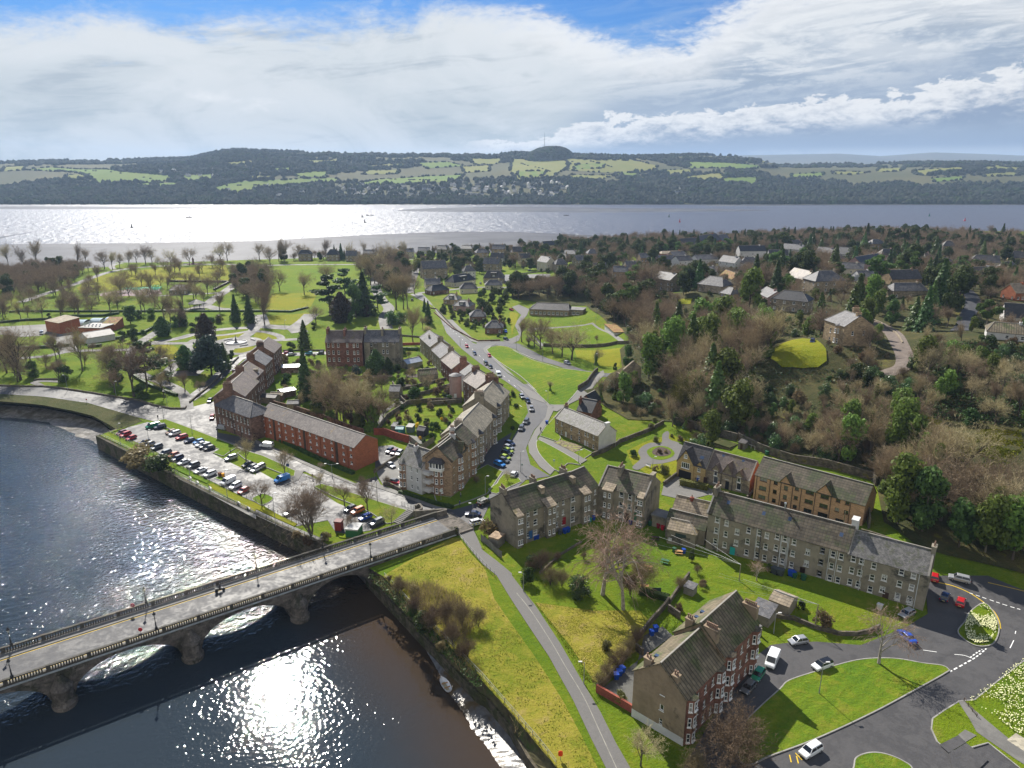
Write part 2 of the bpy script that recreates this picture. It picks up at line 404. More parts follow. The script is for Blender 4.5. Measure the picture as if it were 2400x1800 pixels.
def drp(poly,off,grid,skirt=0,holes=(),zf=hgt_a,gridf=None,step=None):
 b=rsm(poly,step or grid);n=len(b)
 vs=[V3(p)for p in b];ed=[(i,(i+1)%n)for i in range(n)]
 for h in holes:
  hb=rsm(h,step or grid);k=len(vs);vs+=hb;ed+=[(k+i,k+(i+1)%len(hb))for i in range(len(hb))]
 xs=[p.x for p in b];ys=[p.y for p in b]
 if gridf:gp=gridf()
 else:
  gp=[(x,y)for x in np.arange(min(xs)+grid*.5,max(xs),grid)for y in np.arange(min(ys)+grid*.5,max(ys),grid)]
 if len(gp):
  A=np.array(gp);ins=np.zeros(len(A),bool);j=n-1
  for i in range(n):
   xi,yi,xj,yj=b[i].x,b[i].y,b[j].x,b[j].y
   if yi!=yj:
    cnd=((yi>A[:,1])!=(yj>A[:,1]))&(A[:,0]<(xj-xi)*(A[:,1]-yi)/(yj-yi)+xi);ins^=cnd
   j=i
  A=A[ins];vs+=[V3((x,y))for x,y in A]
 V,E_,F,*_=geometry.delaunay_2d_cdt(vs,ed,[],1,1e-4)
 z=zf([v.x for v in V],[v.y for v in V])+off
 m=MB();m.v=[(v.x,v.y,float(zz))for v,zz in zip(V,z)]
 for f in F:
  a,b2,c=(V[i]for i in f[:3])
  if holes:
   ce=(a+b2+c)/3
   if any(isd(ce,h)for h in holes):continue
  m.f.append(tuple(f)if(b2-a).cross(c-a)>0 else tuple(reversed(f)))
 if skirt:
  for lp in[b]+[rsm(h,step or grid)for h in holes]:
   zz=zf([p.x for p in lp],[p.y for p in lp])+off;k=len(m.v);n2=len(lp)
   m.v+=[(p.x,p.y,float(q))for p,q in zip(lp,zz)]+[(p.x,p.y,float(q)-skirt)for p,q in zip(lp,zz)]
   for i in range(n2):j=(i+1)%n2;m.f.append((k+i,k+j,k+n2+j,k+n2+i))
 return m
def line_poly(pl,w):
 """polyline -> outline polygon of width w"""
 L,Rr=[],[]
 n=len(pl)
 for i in range(n):
  a=V3(pl[max(0,i-1)][:2]);b=V3(pl[min(n-1,i+1)][:2]);d=(b-a).normalized();nn=V3((-d.y,d.x))
  ww=w if not isinstance(w,(list,tuple))else w[i*len(w)//n]
  L.append(V3(pl[i][:2])+nn*ww/2);Rr.append(V3(pl[i][:2])-nn*ww/2)
 return L+Rr[::-1]
def sht(name,st,mat,off=.05,grid=6,sm=False,skirt=0,holes=(),label=None,cat=None):
 p=pts(st)if isinstance(st,str)else st
 if sm:p=smooth(p)
 return stc(name,drp(p,off,grid,skirt,holes),mat,label=label,cat=cat)
def rdl(name,st,w,mat,off=.09,sm=True,grid=4,skirt=0):
 p=pts(st)if isinstance(st,str)else st
 if sm:p=smooth(p,False)
 return stc(name,drp(line_poly(p,w),off,grid,skirt),mat)
EMB="e0,150 e380,185 e620,230 e800,275 e930,345 e1010,395"
QUAY="e840,450 e1120,592 e1540,805 e1850,960 f0,1120 f330,1275 f560,1375 f690,1440"
BANKTOP="j1110,10 j1350,270 j1640,560 j1960,900 j2212,1180 k240,1470 k400,1659 k560,1900"
SHORE="a0,470 a300,475 a700,478 a960,460 a1010,425 a1300,425 a1700,418 a2212,400 b500,385 b900,360 b1400,345 b1800,340 b2212,340"
quayp=pts(QUAY);embp=pts(EMB);banktop=pts(BANKTOP);shore=pts(SHORE)
land=[V3((-330,235)),*[V3(p[:2])for p in embp],*[V3(p[:2])for p in quayp],*[V3(p[:2])for p in banktop],V3((60,15)),V3((700,15)),V3((800,820)),V3((420,880)),V3((230,900)),V3((60,880)),*[V3(p[:2])for p in reversed(shore)],V3((-700,640)),V3((-700,260))]
def gf():
 g=[(x,y)for x in np.arange(-200,220,3.)for y in np.arange(40,400,3.)]
 g+=[(x,y)for x in np.arange(-690,800,9.)for y in np.arange(20,890,9.)if not(-201<x<218 and 39<y<398)]
 return g
stc('ground',drp(land,0,6,gridf=gf),GRASS)
WZ=-6.
def water_mat():
 m=bpy.data.materials.new('river water');m.use_nodes=True;g=NT(m.node_tree);b=g.n['Principled BSDF']
 pos=g.new('ShaderNodeNewGeometry').outputs['Position'];x,y,z=g.sep(pos)
 big=g.noise(pos,.025,4,.6,1.);patch=g.noise(pos,.045,2,.5,.6)
 side=g.add(g.mul(x,-.588),g.mul(y,.8086))
 up=g.sstep(side,BRS-6,BRS+4)
 est=g.sstep(y,420,520)
 w1=g.noise(g.comb(g.add(g.mul(x,.75),g.mul(y,.5)),g.add(g.mul(y,.9),g.mul(x,-.5)),0),.8,2,.5,.5)
 w2=g.noise(pos,1.9,1,.5,.3)
 w3=g.noise(g.comb(g.add(x,g.mul(y,.35)),g.mul(y,1.),0),.085,5,.62,.5)
 calm=g.mul(g.sub(1,up),g.sstep(patch,.58,.42,.035,.075))
 amp=g.mul(up,.37)
 hh=g.add(g.mul(amp,g.add(w1,g.mul(w2,.22))),g.mul(calm,g.noise(pos,1.15,1.6,.5,.3)))
 hh=g.mix(est,g.comb(hh,hh,hh),g.comb(g.mul(w3,3.2),0,0))
 hh=g.sep(hh)[0]
 bn=g.new('ShaderNodeBump');bn.inputs['Strength'].default_value=1.;bn.inputs['Distance'].default_value=1.
 g.put(bn.inputs['Height'],hh);g.l.new(bn.outputs[0],b.inputs['Normal'])
 sh=g.sstep(g.add(g.add(g.mul(x,.8),g.mul(y,.6)),g.mul(big,14)),SHL-16,SHL+8)
 sh=g.mul(sh,g.sub(1,g.sstep(y,170,200)))
 c=g.mix(g.mul(sh,.8),(.025,.034,.043),(.055,.034,.017))
 c=g.mix(est,c,(.06,.06,.08))
 g.put(b.inputs['Base Color'],c)
 g.put(b.inputs['Roughness'],g.add(g.mul(est,.28),.035));b.inputs['IOR'].default_value=1.33
 b.inputs['Specular IOR Level'].default_value=.6
 return m
BZ=1.3
PT_=BZ+1.15
nearA,nearB=P('z0,1598',PT_),P('f1720,1258',PT_)
farA,farB=P('z0,1512.7',PT_),P('f1330,1188',PT_)
ax=(nearB-nearA).normalized();nrm=V3((-ax.y,ax.x,0))
BW=((farA-nearA).dot(nrm)+(farB-nearA).dot(nrm))/2
BRS=-.588*nearA.x+.8086*nearA.y
_q=P('j1600,850',WZ);SHL=.8*_q.x+.6*_q.y
wm=MB()
wm.q((-9000,-60,WZ),(9000,-60,WZ),(9000,9000,WZ),(-9000,9000,WZ))
stc('water',wm,water_mat())
def strip(la,za,lb,zb,n=40,jag=0,rows=1):
 def rs(l,z):
  l=[V3((p[0],p[1],z(p)if callable(z)else z))for p in l]
  d=[0]
  for i in range(1,len(l)):d.append(d[-1]+(l[i]-l[i-1]).length)
  out=[]
  for k in range(n+1):
   t=d[-1]*k/n;i=1
   while i<len(l)-1 and d[i]<t:i+=1
   f=(t-d[i-1])/max(1e-6,d[i]-d[i-1]);out.append(l[i-1]+(l[i]-l[i-1])*f)
  return out
 A,B=rs(la,za),rs(lb,zb);m=MB()
 for r in range(rows+1):
  for k in range(n+1):
   p=A[k].lerp(B[k],r/rows)
   if 0<r<rows:p.z+=random.uniform(-jag,jag)
   m.v.append(tuple(p))
 for r in range(rows):
  for k in range(n):
   a=r*(n+1)+k;m.f.append((a,a+1,a+n+2,a+n+1))
 f=m.f[0];v=[V3(m.v[i])for i in f]
 if(v[1]-v[0]).cross(v[2]-v[0]).z<0:m.f=[tuple(reversed(q))for q in m.f]
 return m
tz=lambda p:hgt(p[0],p[1])
SHINGLE=M('wet shingle',(.15,.14,.125),ro=.45,var=.5,vs=.9,col2=(.06,.05,.03),c2=(.48,.6),c2s=.25,bu=1.,bs=1.6,spec=.5)
MUD=M('wet mud',(.13,.125,.12),ro=.33,var=.35,vs=.8,col2=(.11,.075,.03),c2=(.5,.62),c2s=.12,bu=.9,bs=1.5,spec=.5)
ESTM=M('estuary mud flat',(.085,.085,.095),ro=.55,var=.2,vs=.02,col2=(.11,.11,.115),c2=(.5,.62),c2s=.01,bu=.35,bs=.25,spec=.05)
QWALL=M('quay stone',(.1,.085,.06),ro=.9,var=.4,vs=.5,col2=(.05,.055,.02),c2=(.45,.6),c2s=.3,pat='stone',bu=.5)
BANKV=M('bank vegetation',(.085,.075,.035),ro=.95,var=.5,vs=.5,col2=(.06,.09,.02),c2=(.48,.6),c2s=.2,bu=1.,bs=1.2)
lowe=pts("e0,170 e200,178 e400,200 e620,245 e800,292 e880,330 e950,390 e985,400",-3.5)
stc('river bank',strip(embp,tz,lowe,-3.4,60,.25,4),BANKV)
wl=[V3((-330,205,0))]+pts("e0,300 e220,312 e400,350 e560,420 e640,480 e760,500 e850,550",WZ-.15)
stc('shingle beach',strip([V3((-330,228,0))]+lowe+pts("e900,440",-3.8),-4.1,wl,WZ-.3,60,.18,6),SHINGLE)
def wst(line,z0,z1,th=.6,closed=False):
 """upright wall of thickness th following a line; z0 / z1 may be functions"""
 l=[V3(p[:2])for p in line];n=len(l);A,B=[],[]
 for i in range(n):
  a=l[max(0,i-1)];b=l[min(n-1,i+1)];d=(b-a).normalized();nn=V3((-d.y,d.x))*th/2
  A.append(l[i]+nn);B.append(l[i]-nn)
 m=MB();f0=z0 if callable(z0)else(lambda p:z0);f1=z1 if callable(z1)else(lambda p:z1)
 for i in range(n-1):
  a,b,c,d=A[i],A[i+1],B[i+1],B[i]
  lo=[f0(l[i]),f0(l[i+1])];hi=[f1(l[i]),f1(l[i+1])]
  a0,b0,c0,d0=(*a,lo[0]),(*b,lo[1]),(*c,lo[1]),(*d,lo[0])
  a1,b1,c1,d1=(*a,hi[0]),(*b,hi[1]),(*c,hi[1]),(*d,hi[0])
  m.q(d1,c1,b1,a1);m.q(a0,a1,b1,b0);m.q(c0,c1,d1,d0)
  if i==0:m.q(d0,d1,a1,a0)
  if i==n-2:m.q(b0,b1,c1,c0)
 return m
qw=wst([V3(p[:2])for p in(pts("e1010,395")+quayp)],WZ-1.5,lambda p:hgt(p[0],p[1])+.25,.9)
w_=tag(obj('quay_wall',qw,QWALL),'long mossy stone quay wall beside the car park and river walk','wall')
capl=pts("j960,0 j1180,230 j1460,525 j1700,790 j1920,1010",-3.6)+pts("j2000,1040 j2212,1290 k150,1560 k330,1800",-3.2)
stc('grassy river bank',strip(banktop[:-1]+[banktop[-1]],tz,capl,-3.3,70,.3,4),BANKV)
w_=tag(obj('river_wall',wst(capl,WZ-1.5,-3.15,.8),QWALL),'low stone river wall under the scrubby bank','wall')
mudl=pts("j1440,590 j1490,690 j1580,860 j1640,1000 j1740,1150 j1830,1330 j1960,1480 j2080,1659 j2200,1850",WZ)
stc('mud foreshore',strip(pts("j1400,470 j1700,790 j1920,1010 j2000,1040 j2212,1290 k150,1560 k330,1800",-5),-5.2,mudl,WZ-.1,70,.05,5),MUD)
mf=MB()
nearmf=pts("a-300,270 a0,268 a500,262 a1100,258 a2212,240 b1000,185 b1700,158 b2212,158 c700,190 c1200,215",WZ+.04)
edge_=[V3((p.x,p.y-8,0))for p in[V3((-700,640,0))]+shore+[V3((60,880,0)),V3((120,900,0))]]
stc('mud flats',strip([V3((-750,1150,0))]+nearmf,WZ+.04,edge_,WZ+.3,120,0.,1),ESTM)
shs=strip([V3((-700,640,0))]+shore+[V3((60,880,0)),V3((230,900,0)),V3((420,880,0))],tz,[V3((p.x,p.y+16,0))for p in[V3((-700,640,0))]+shore+[V3((60,880,0)),V3((230,900,0)),V3((420,880,0))]],WZ-.2,80)
stc('shore slope',shs,SHINGLE)
for st in("z930,493 z1010,488 z1200,484 z1400,487 z1700,490 z1800,494 z1500,497 z1200,497 z1000,496","z0,484 z200,484 z560,487 z300,490 z0,490","z1640,478 z2000,476 z2400,474 z2500,480 z2000,481 z1700,483"):
 p_=smooth([P(q,WZ+.05)for q in st.split()]);b_=[V3((v.x,v.y))for v in p_]
 stc('mud bank',drp(p_,WZ+.06,60,zf=lambda x,y:np.zeros(len(x))),ESTM)
 #  surfaces on the land
sht('wood floor',"g620,60 g1000,310 g1390,330 g1930,480 h900,770 h950,950 h1000,1200 h1300,1420 h1560,1490 h2000,1590 l2300,10 z2700,1300 z2700,575 z1800,560 z1560,600 c300,560 c0,560 c0,740 c150,760 c640,800 c1010,1080 c930,1180 c950,1330 c760,1500",FOREST,.25,5)
sht('garden ground',"g1000,320 g1380,350 g1930,490 h880,800 h960,1150 h1240,1420 l1400,40 l1000,430 l420,520 l0,480 k2000,100 k1500,0 g1300,1659 g0,1659 g60,1400 g1500,880 g1000,560",GRASS,.03,6)
sht('river road',"e-500,35 e0,15 e380,22 e820,82 e1200,142 e1320,182 e1480,215 e1600,217 e1860,150 e1880,420 f0,480 f450,680 f860,860 f1040,800 f1080,880 f1240,940 f1560,1070 f1700,1090 f1730,1270 f1440,1150 f1400,1110 f1000,985 f640,862 f430,760 f340,770 f40,615 e2050,548 e1430,318 e1360,330 e1190,290 e1000,235 e760,165 e380,112 e0,88 e-500,110",ASPH,.09,4)
sht('river bank','e-400,112 e0,90 e380,114 e760,167 e1000,237 e1190,292 e1230,320 e1110,372 e1010,395 e930,345 e800,275 e620,230 e380,185 e0,150 e-400,150',SCRUB,.06,4)
sht('tenement lane','m120,500 m220,230 m360,-30 f2212,420 m640,0 m560,300 m600,440 m300,410',ASPH,.1,4)
rdl('park side street',"a1620,1620 a1750,1530 a1900,1400 a2040,1270 t640,430 t760,370 t1000,360 t1500,375 t2100,350",6.,ASPH,.1)
sht('bridge junction',"f1380,1110 f1240,940 f1560,1070 f1700,1090 f1920,1030 m330,870 m420,500 m560,290 m640,20 r2050,1600 r1980,1300 r1560,1000 r1150,700 r900,500 r640,230 r540,0 b1530,800 b1400,740 b1330,700 b1430,690 b1500,760 r620,0 r870,230 r1100,400 r1240,440 r1270,520 r1400,640 r1700,930 r2150,1260 g0,10 g150,0 g290,140 g310,200 g290,290 g190,400 g120,560 g160,700 g330,800 g120,830 m640,860 m330,1020 m200,1300 f1740,1280 f1440,1160",ASPH,.105,4)
sht('loop road',"r1150,380 r1500,370 r1700,375 r2212,520 c0,1110 c180,1190 c420,1290 c640,1360 c880,1385 c880,1420 c640,1400 c420,1330 c180,1260 c0,1160 r2212,690 r1900,540 r1700,460 r1500,440 r1330,480 r1270,540 r1180,470",ASPH,.11,4,sm=False)
sht('high street pavement',"r620,0 r700,60 r870,210 r1060,370 r1160,395 r1400,385 r1400,365 r1170,370 r1100,330 r900,160 r740,0",PAVE,.2,4,skirt=.15)
sht('crescent pavement',"r1270,500 r1330,450 r1500,420 r1420,450 r1340,510 r1350,560 r1400,620 r1520,700 r1800,970 r2150,1250 g30,0 g150,120 g290,170 g380,180 g420,200 g360,230 g310,330 g250,420 g220,460 g210,560 g260,640 g370,745 g330,790 g240,720 g150,600 g140,520 g200,400 g290,290 g310,200 g270,140 g130,0 r2212,1290 r1700,920 r1400,640 r1290,560",PAVE,.2,4,skirt=.15)
sht('terrace path',"g240,460 g360,500 g420,520 g650,660 g600,690 g300,520 g225,480",PAVE,.21,4,skirt=.15)
sht('church lane',"g290,170 g380,180 g500,150 c560,1540 c740,1380 c790,1360 c800,1400 c640,1580 g470,190 g390,240 g330,230",PAVE,.205,4)
sht('car park',"e1000,425 e1110,375 e1280,330 e1430,400 e1890,570 e1840,605 e2212,790 f0,560 f0,740 f160,830 f340,760 f430,780 f640,870 f500,900 f700,1030 f1120,1210 f980,1270 f700,1300 f620,1180 f350,1230 f0,1010 e2212,1030 e1800,830 e1300,560",ASPH,.1,4)
sht('riverside walk',"e1550,800 e1640,830 e1800,910 e2212,1120 f0,1090 f330,1240 f600,1350 f560,1385 f330,1290 f0,1140 e2212,1170 e1850,975 e1540,820",PAVE,.16,4)
sht('junction pavement',"f430,760 f340,745 f410,760 f370,830 f260,880 f240,870 f330,790 f350,750 f300,690 f40,590 e2060,530 e1440,305 e1370,320 e1440,325 e2055,558 f40,630 f310,760",PAVE,.2,4,skirt=.12)
sht('island pavement',"f430,800 f640,855 f1000,978 f1380,1100 f1430,1140 f1500,1130 f1520,1180 f1480,1220 f1400,1240 f1440,1160 f1380,1125 f1000,1000 f640,885",PAVE,.2,4,skirt=.12)
sht('tenement pavement',"f860,840 f1040,860 f1240,935 f1560,1060 f1700,1090 f1560,1085 f1240,965 f1000,885",PAVE,.2,4,skirt=.12)
sht('flats pavement',"f0,490 f450,690 f860,862 f860,880 f450,712 f0,515",PAVE,.2,4,skirt=.12)
sht('foot path road',"f1740,1285 f1870,1240 f1960,1440 f2080,1530 f2212,1640 k0,0 k200,255 k420,590 k590,885 k760,1170 k900,1450 k1020,1659 k1140,1950 k930,1950 k810,1659 k680,1400 k530,1080 k320,700 k140,430 k0,215 f2080,1659 f1960,1560 f1850,1430",PATH,.11,3)
rdl('path centre line',"k40,150 k160,300 k330,560 k470,800 k620,1050 k750,1330 k900,1659 k960,1800",.14,M('faded line',(.23,.22,.19),ro=.7,bu=0),.125,grid=3)
sht('estate road',"k1750,1200 k1800,1020 k2050,740 l20,600 l170,580 l420,570 l800,600 l1200,440 l1380,330 l1360,60 l1400,0 l1900,0 l2300,160 l2500,300 l2500,2000 k1500,2000 k1400,1800",ASPHD,.09,4)
rdl('yellow line',"l1470,60 l1600,90 l1740,150 l1860,230 l1950,310 l1995,390 l2008,460",.22,YELLOW,.125,grid=2)
rdl('yellow edge line',"l1900,60 l2212,135 l2350,180",.16,YELLOW,.125,grid=2)
def dsh(st,w,dl,gl,mat=WHITE,off=.13):
 p=smooth(pts(st),False,6);m=MB();acc=0;on=True;seg=[p[0]]
 allp=rsm(p,.3,False);step=.3;i=0;L=0
 while i<len(allp)-1:
  k=max(1,int(round(dl/step)));j=min(len(allp)-1,i+k)
  a,b=allp[i],allp[j];d=(b-a)
  if d.length>.05:
   d.normalize();n=V3((-d.y,d.x))*w/2
   for q in(0,):
    z1,z2=hgt(a.x,a.y)+off,hgt(b.x,b.y)+off
    m.q((a.x-n.x,a.y-n.y,z1),(b.x-n.x,b.y-n.y,z2),(b.x+n.x,b.y+n.y,z2),(a.x+n.x,a.y+n.y,z1))
  i=j+max(0,int(round(gl/step)))
 return m
stc('junction marking',dsh("l1570,832 l1670,778 l1770,722",.25,.8,.5),WHITE)
stc('give way marking',dsh("l1745,712 l1800,670 l1850,640",.22,.8,.5),WHITE)
stc('give way marking',dsh("l1772,722 l1830,680 l1885,632",.22,.8,.5),WHITE)
stc('give way marking',dsh("l1740,150 l1900,205 l2080,265 l2200,300",.22,.8,.5),WHITE)
stc('lane marking',dsh("l1340,645 l1458,662",.14,4,2),WHITE)
stc('lane marking',dsh("l1610,682 l1700,692 l1755,715",.14,.9,0),WHITE)
stc('lane marking',dsh("l2090,628 l2120,570 l2140,480",.14,4,3),WHITE)
stc('bay marking',dsh("l1695,1630 l1830,1555",.14,.9,0),WHITE)
stc('high street marking',dsh("r700,150 r900,330 r1120,540 r1400,790 r1800,1130 r2150,1400 g60,180 g200,250",.14,2,5),WHITE)
for k_,st in enumerate(("l185,1550 l200,1615","l245,1560 l262,1625","l235,1535 l295,1595")):
 stc('yellow marking',dsh(st,.18,.9,0,YELLOW),YELLOW)
def isl(st,mat,sm=True,h=.14,name='grass island',kerb=.2,grid=4):
 p=pts(st)
 if sm:p=smooth(p)
 c=sum((V3(v[:2])for v in p),V3((0,0)))/len(p)
 stc(name,drp(p,h+.1,grid,.12),mat)
 if kerb:
  n=len(p);m=MB();a=rsm(p,2)
  cl=a+[a[0]];
  kw=wst(cl,lambda q:hgt(q[0],q[1])-.05,lambda q:hgt(q[0],q[1])+h+.12,kerb)
  stc('kerb',kw,KERB)
isl("l100,985 l180,910 l400,835 l600,775 l760,735 l920,718 l1120,722 l1340,760 l1500,780 l1560,815 l1540,840 l1300,975 l900,1190 l400,1420 l0,1570 k2050,1640 k1950,1560 k2000,1300 k2130,1150",LAWNM,name='mown island')
isl("l1640,480 l1700,400 l1740,320 l1860,240 l1940,310 l1990,420 l1985,520 l1930,600 l1800,610 l1690,550",LAWN,name='daffodil island')
isl("l740,1659 l760,1580 l850,1540 l950,1535 l1060,1560 l1170,1610 l1250,1680 l1300,1900 l700,1900",LAWNM,name='round island')
isl("l1420,1240 l1520,1170 l1650,1090 l1780,1080 l2240,720 l2600,500 l2800,1800 l2212,1700 l1900,1450 l1720,1500 l1560,1530 l1460,1440 l1410,1330",LAWN,sm=False,name='flower bank')
sht('estate path',"l1640,1095 l1690,1090 l1900,1270 l2080,1420 l2300,1560 l2300,1700 l2130,1590 l1800,1360 l1740,1250",PAVE,.29,3)
sht('paved corner',"l1640,1385 l1700,1340 l1800,1390 l1700,1450",PAVE,.3,3)
sht('slab patio',"l2060,1430 l2140,1370 l2300,1470 l2300,1560 l2200,1520",M('paving slabs',(.36,.33,.26),ro=.8,var=.12,pat='stone',bu=.2),.3,3)
sht('bin bay',"l1480,1470 l1640,1390 l1710,1450 l1560,1540",ASPHD,.3,3)
sht('bin bay',"l1560,1545 l1710,1455 l1900,1600 l1700,1800 l1600,1700",ASPHD,.28,3)
for st,mt in(("e1365,318 e1430,308 e2060,545 e1990,585 e1890,572 e1840,600 e1945,622 f0,700 f0,610 e2140,575 e2060,600",LAWN),):
 isl("e1365,318 e1430,308 e1700,408 e2055,545 e2000,580 e1930,628 e1840,598 e1895,568 e1640,470 e1430,375",LAWN,False,name='car park verge',kerb=.15)
 isl("e2050,600 e2110,575 f60,625 f340,755 f330,800 f280,800 f0,690 e2120,655",LAWN,False,name='car park verge',kerb=.15)
isl("f0,975 f70,955 f150,995 f60,1050 f0,1025 e2180,1000",LAWN,True,name='tree island',kerb=.15)
isl("f500,890 f570,868 f700,905 f1000,1000 f1340,1105 f1250,1190 f1130,1210 f1000,1120 f850,1050 f700,990",GRASS,False,name='triangle lawn',kerb=.15)
isl("e865,450 e950,415 e1110,372 e960,425 e1250,570 e1500,680 e1800,845 e1790,865 e1550,760 e1200,600",LAWNM,False,name='quay lawn',kerb=0)
isl("e1800,870 e1840,865 f0,1035 f360,1215 f330,1235 f0,1085 e2212,1115 e1830,910",GRASSY,False,name='quay lawn',kerb=0)
isl("e1855,820 e1900,795 e1930,810 e1920,840",LAWN,False,name='bin lawn',kerb=.15)
isl("f560,1270 f620,1265 f650,1290 f600,1330 f555,1310",LAWN,False,name='bridge foot lawn',kerb=0)
isl("f700,1290 f770,1300 f780,1340 f720,1330",LAWN,False,name='bridge foot lawn',kerb=0)
isl("r1330,520 r1400,470 r1560,450 r1700,470 r1850,540 r2212,700 c0,1180 c180,1270 c400,1340 c740,1380 c570,1530 c460,1659 g360,185 g320,180 g130,0 r2200,1240 r1700,830 r1400,610",LAWNM,False,name='crescent green',kerb=.25)
isl("g330,330 g420,228 g400,300 g380,360 g420,470 g400,505 g240,450 g290,370",LAWN,False,name='terrace lawn',kerb=.15)
isl("g220,490 g300,520 g590,690 g480,690 g400,760 g270,650 g215,560",LAWN,True,name='bus stop lawn',kerb=.2)
isl("g530,600 g620,560 g700,600 g620,650",LAWN,False,name='terrace lawn',kerb=.15)
isl("m330,720 m480,620 m520,540 m600,455 m700,470 m760,520 m850,530 m900,590 m700,680 m470,800 m380,780",LAWN,False,name='corner lawn',kerb=.2)
isl("f1540,960 f1680,985 f1790,900 f1890,760 f2000,700 f2130,760 f2000,950 f1880,1000 f1700,1060 f1560,1020",GRASS,False,name='tenement lawn',kerb=.2)
sht('bowling green',"c190,1010 c690,960 c920,1105 c280,1140 c160,1040",LAWN,.16,6)
sht('bowling green path',"c130,1000 c700,945 c970,1100 c920,1115 c690,965 c170,1015 c290,1150 c250,1150",PAVE,.12,5)
sht('spare green',"c540,1180 c960,1160 c930,1330 c760,1320 c560,1250",GRASSY,.14,6)
sht('club drive',"c-80,1100 c0,1080 c60,1050 c20,960 c80,880 c0,810 c60,790 c150,830 c130,880 c60,960 c90,1020 c60,1100 c0,1130",PATH,.14,5)
sht('club lawn',"c0,850 c60,870 c40,940 c10,1010 b2212,1060 b2190,860",GRASSY,.15,5)
sht('memorial garden lawn',"g990,580 g1130,510 g1240,470 g1290,460 g1360,430 g1480,470 g1560,490 g1440,640 g1430,760 g1290,860 g1040,700",GRASSY,.1,4)
sht('memorial garden path',"g1300,440 g1340,410 g1360,430 g1360,480 g1460,520 g1500,600 g1440,650 g1300,690 g1180,700 g1090,745 g1040,720 g1110,650 g1090,590 g1130,540 g1200,510 g1290,510",PATH,.14,4,sm=True)
sht('memorial garden ring',"g1165,590 g1200,555 g1280,540 g1360,555 g1405,600 g1370,640 g1280,660 g1200,640",LAWN,.19,3,sm=True)
sht('memorial flower bed',"g1210,590 g1240,560 g1290,550 g1350,570 g1375,600 g1340,625 g1280,630 g1225,615",M('bed soil',(.06,.04,.03),var=.4),.24,3,sm=True)
sht('villa drive',"g1310,880 g1430,770 g1450,820 g1500,860 g1700,900 g2000,990 g1980,1010 g1700,960 g1500,1010 g1290,960",PAVE,.13,4)
sht('yellow lawn',"d20,1270 d60,1170 d200,1110 d300,1095 d420,1110 d500,1190 d505,1290 d430,1345 d300,1355 d120,1345",GRASSY,.7,4)
rdl('wood lane',"d650,860 d800,900 d950,960 d1060,1030 d1130,1130 d1180,1240 d1170,1330 d1000,1400",6,M('lane gravel',(.15,.12,.1),ro=.85,var=.25),.4)
rdl('hill road',"d1650,1020 d1720,900 d1770,780 d1740,700 d1600,640 d1400,590",6,ASPH,.4)
sht('hedge lawn',"d700,790 d790,780 d780,830 d720,830",LAWN,.4,5)
sht('wood lawn',"c1430,750 c1560,740 c1540,790 c1460,790",GRASSY,.4,5)
sht('wood lawn',"c1770,1000 c1850,1020 c1830,1060 c1780,1040",GRASSY,.4,5)
sht('tennis court',"c-60,530 c330,525 c330,580 c0,620 c-90,600",ASPH,.12,8)
sht('villa lawn',"c1920,440 c1990,440 c1990,470 c1930,475",GRASSY,.2,8)
sht('park meadow',"a660,640 a800,560 a1000,510 a1400,470 a1950,450 a2000,560 a1960,600 a1460,590 a1380,610 a1100,650 a700,690",GRASSY,.06,10)
sht('park field',"b130,470 b500,450 b920,450 b860,550 b700,570 b520,660 b140,680",LAWN,.06,10)
sht('park field',"b130,700 b540,680 b480,800 b420,840 b300,850 b80,850",GRASSY,.06,10)
sht('lower park field',"b80,890 b470,860 b350,960 b100,960",GRASSY,.06,10)
for st in("a1330,1150 a1480,1140 a1570,1200 a1540,1250 a1400,1260 a1340,1200","a1850,1070 a2120,1030 a2080,1080 a1860,1110","a1670,1150 a1800,1130 a1950,1160 a1900,1200 a1700,1190","a1980,1190 a2160,1150 a2200,1180 a2050,1210","b0,1030 b120,1040 b200,1080 b190,1100 b0,1100","b240,1090 b580,1080 b590,1180 b240,1190","a1640,880 a1960,850 a1970,900 a1830,950","b230,1250 b540,1240 b540,1290 b240,1330"):
 sht('park lawn',st,GRASSY if '1150' in st or '1030' in st else LAWN,.07,6,sm=True)
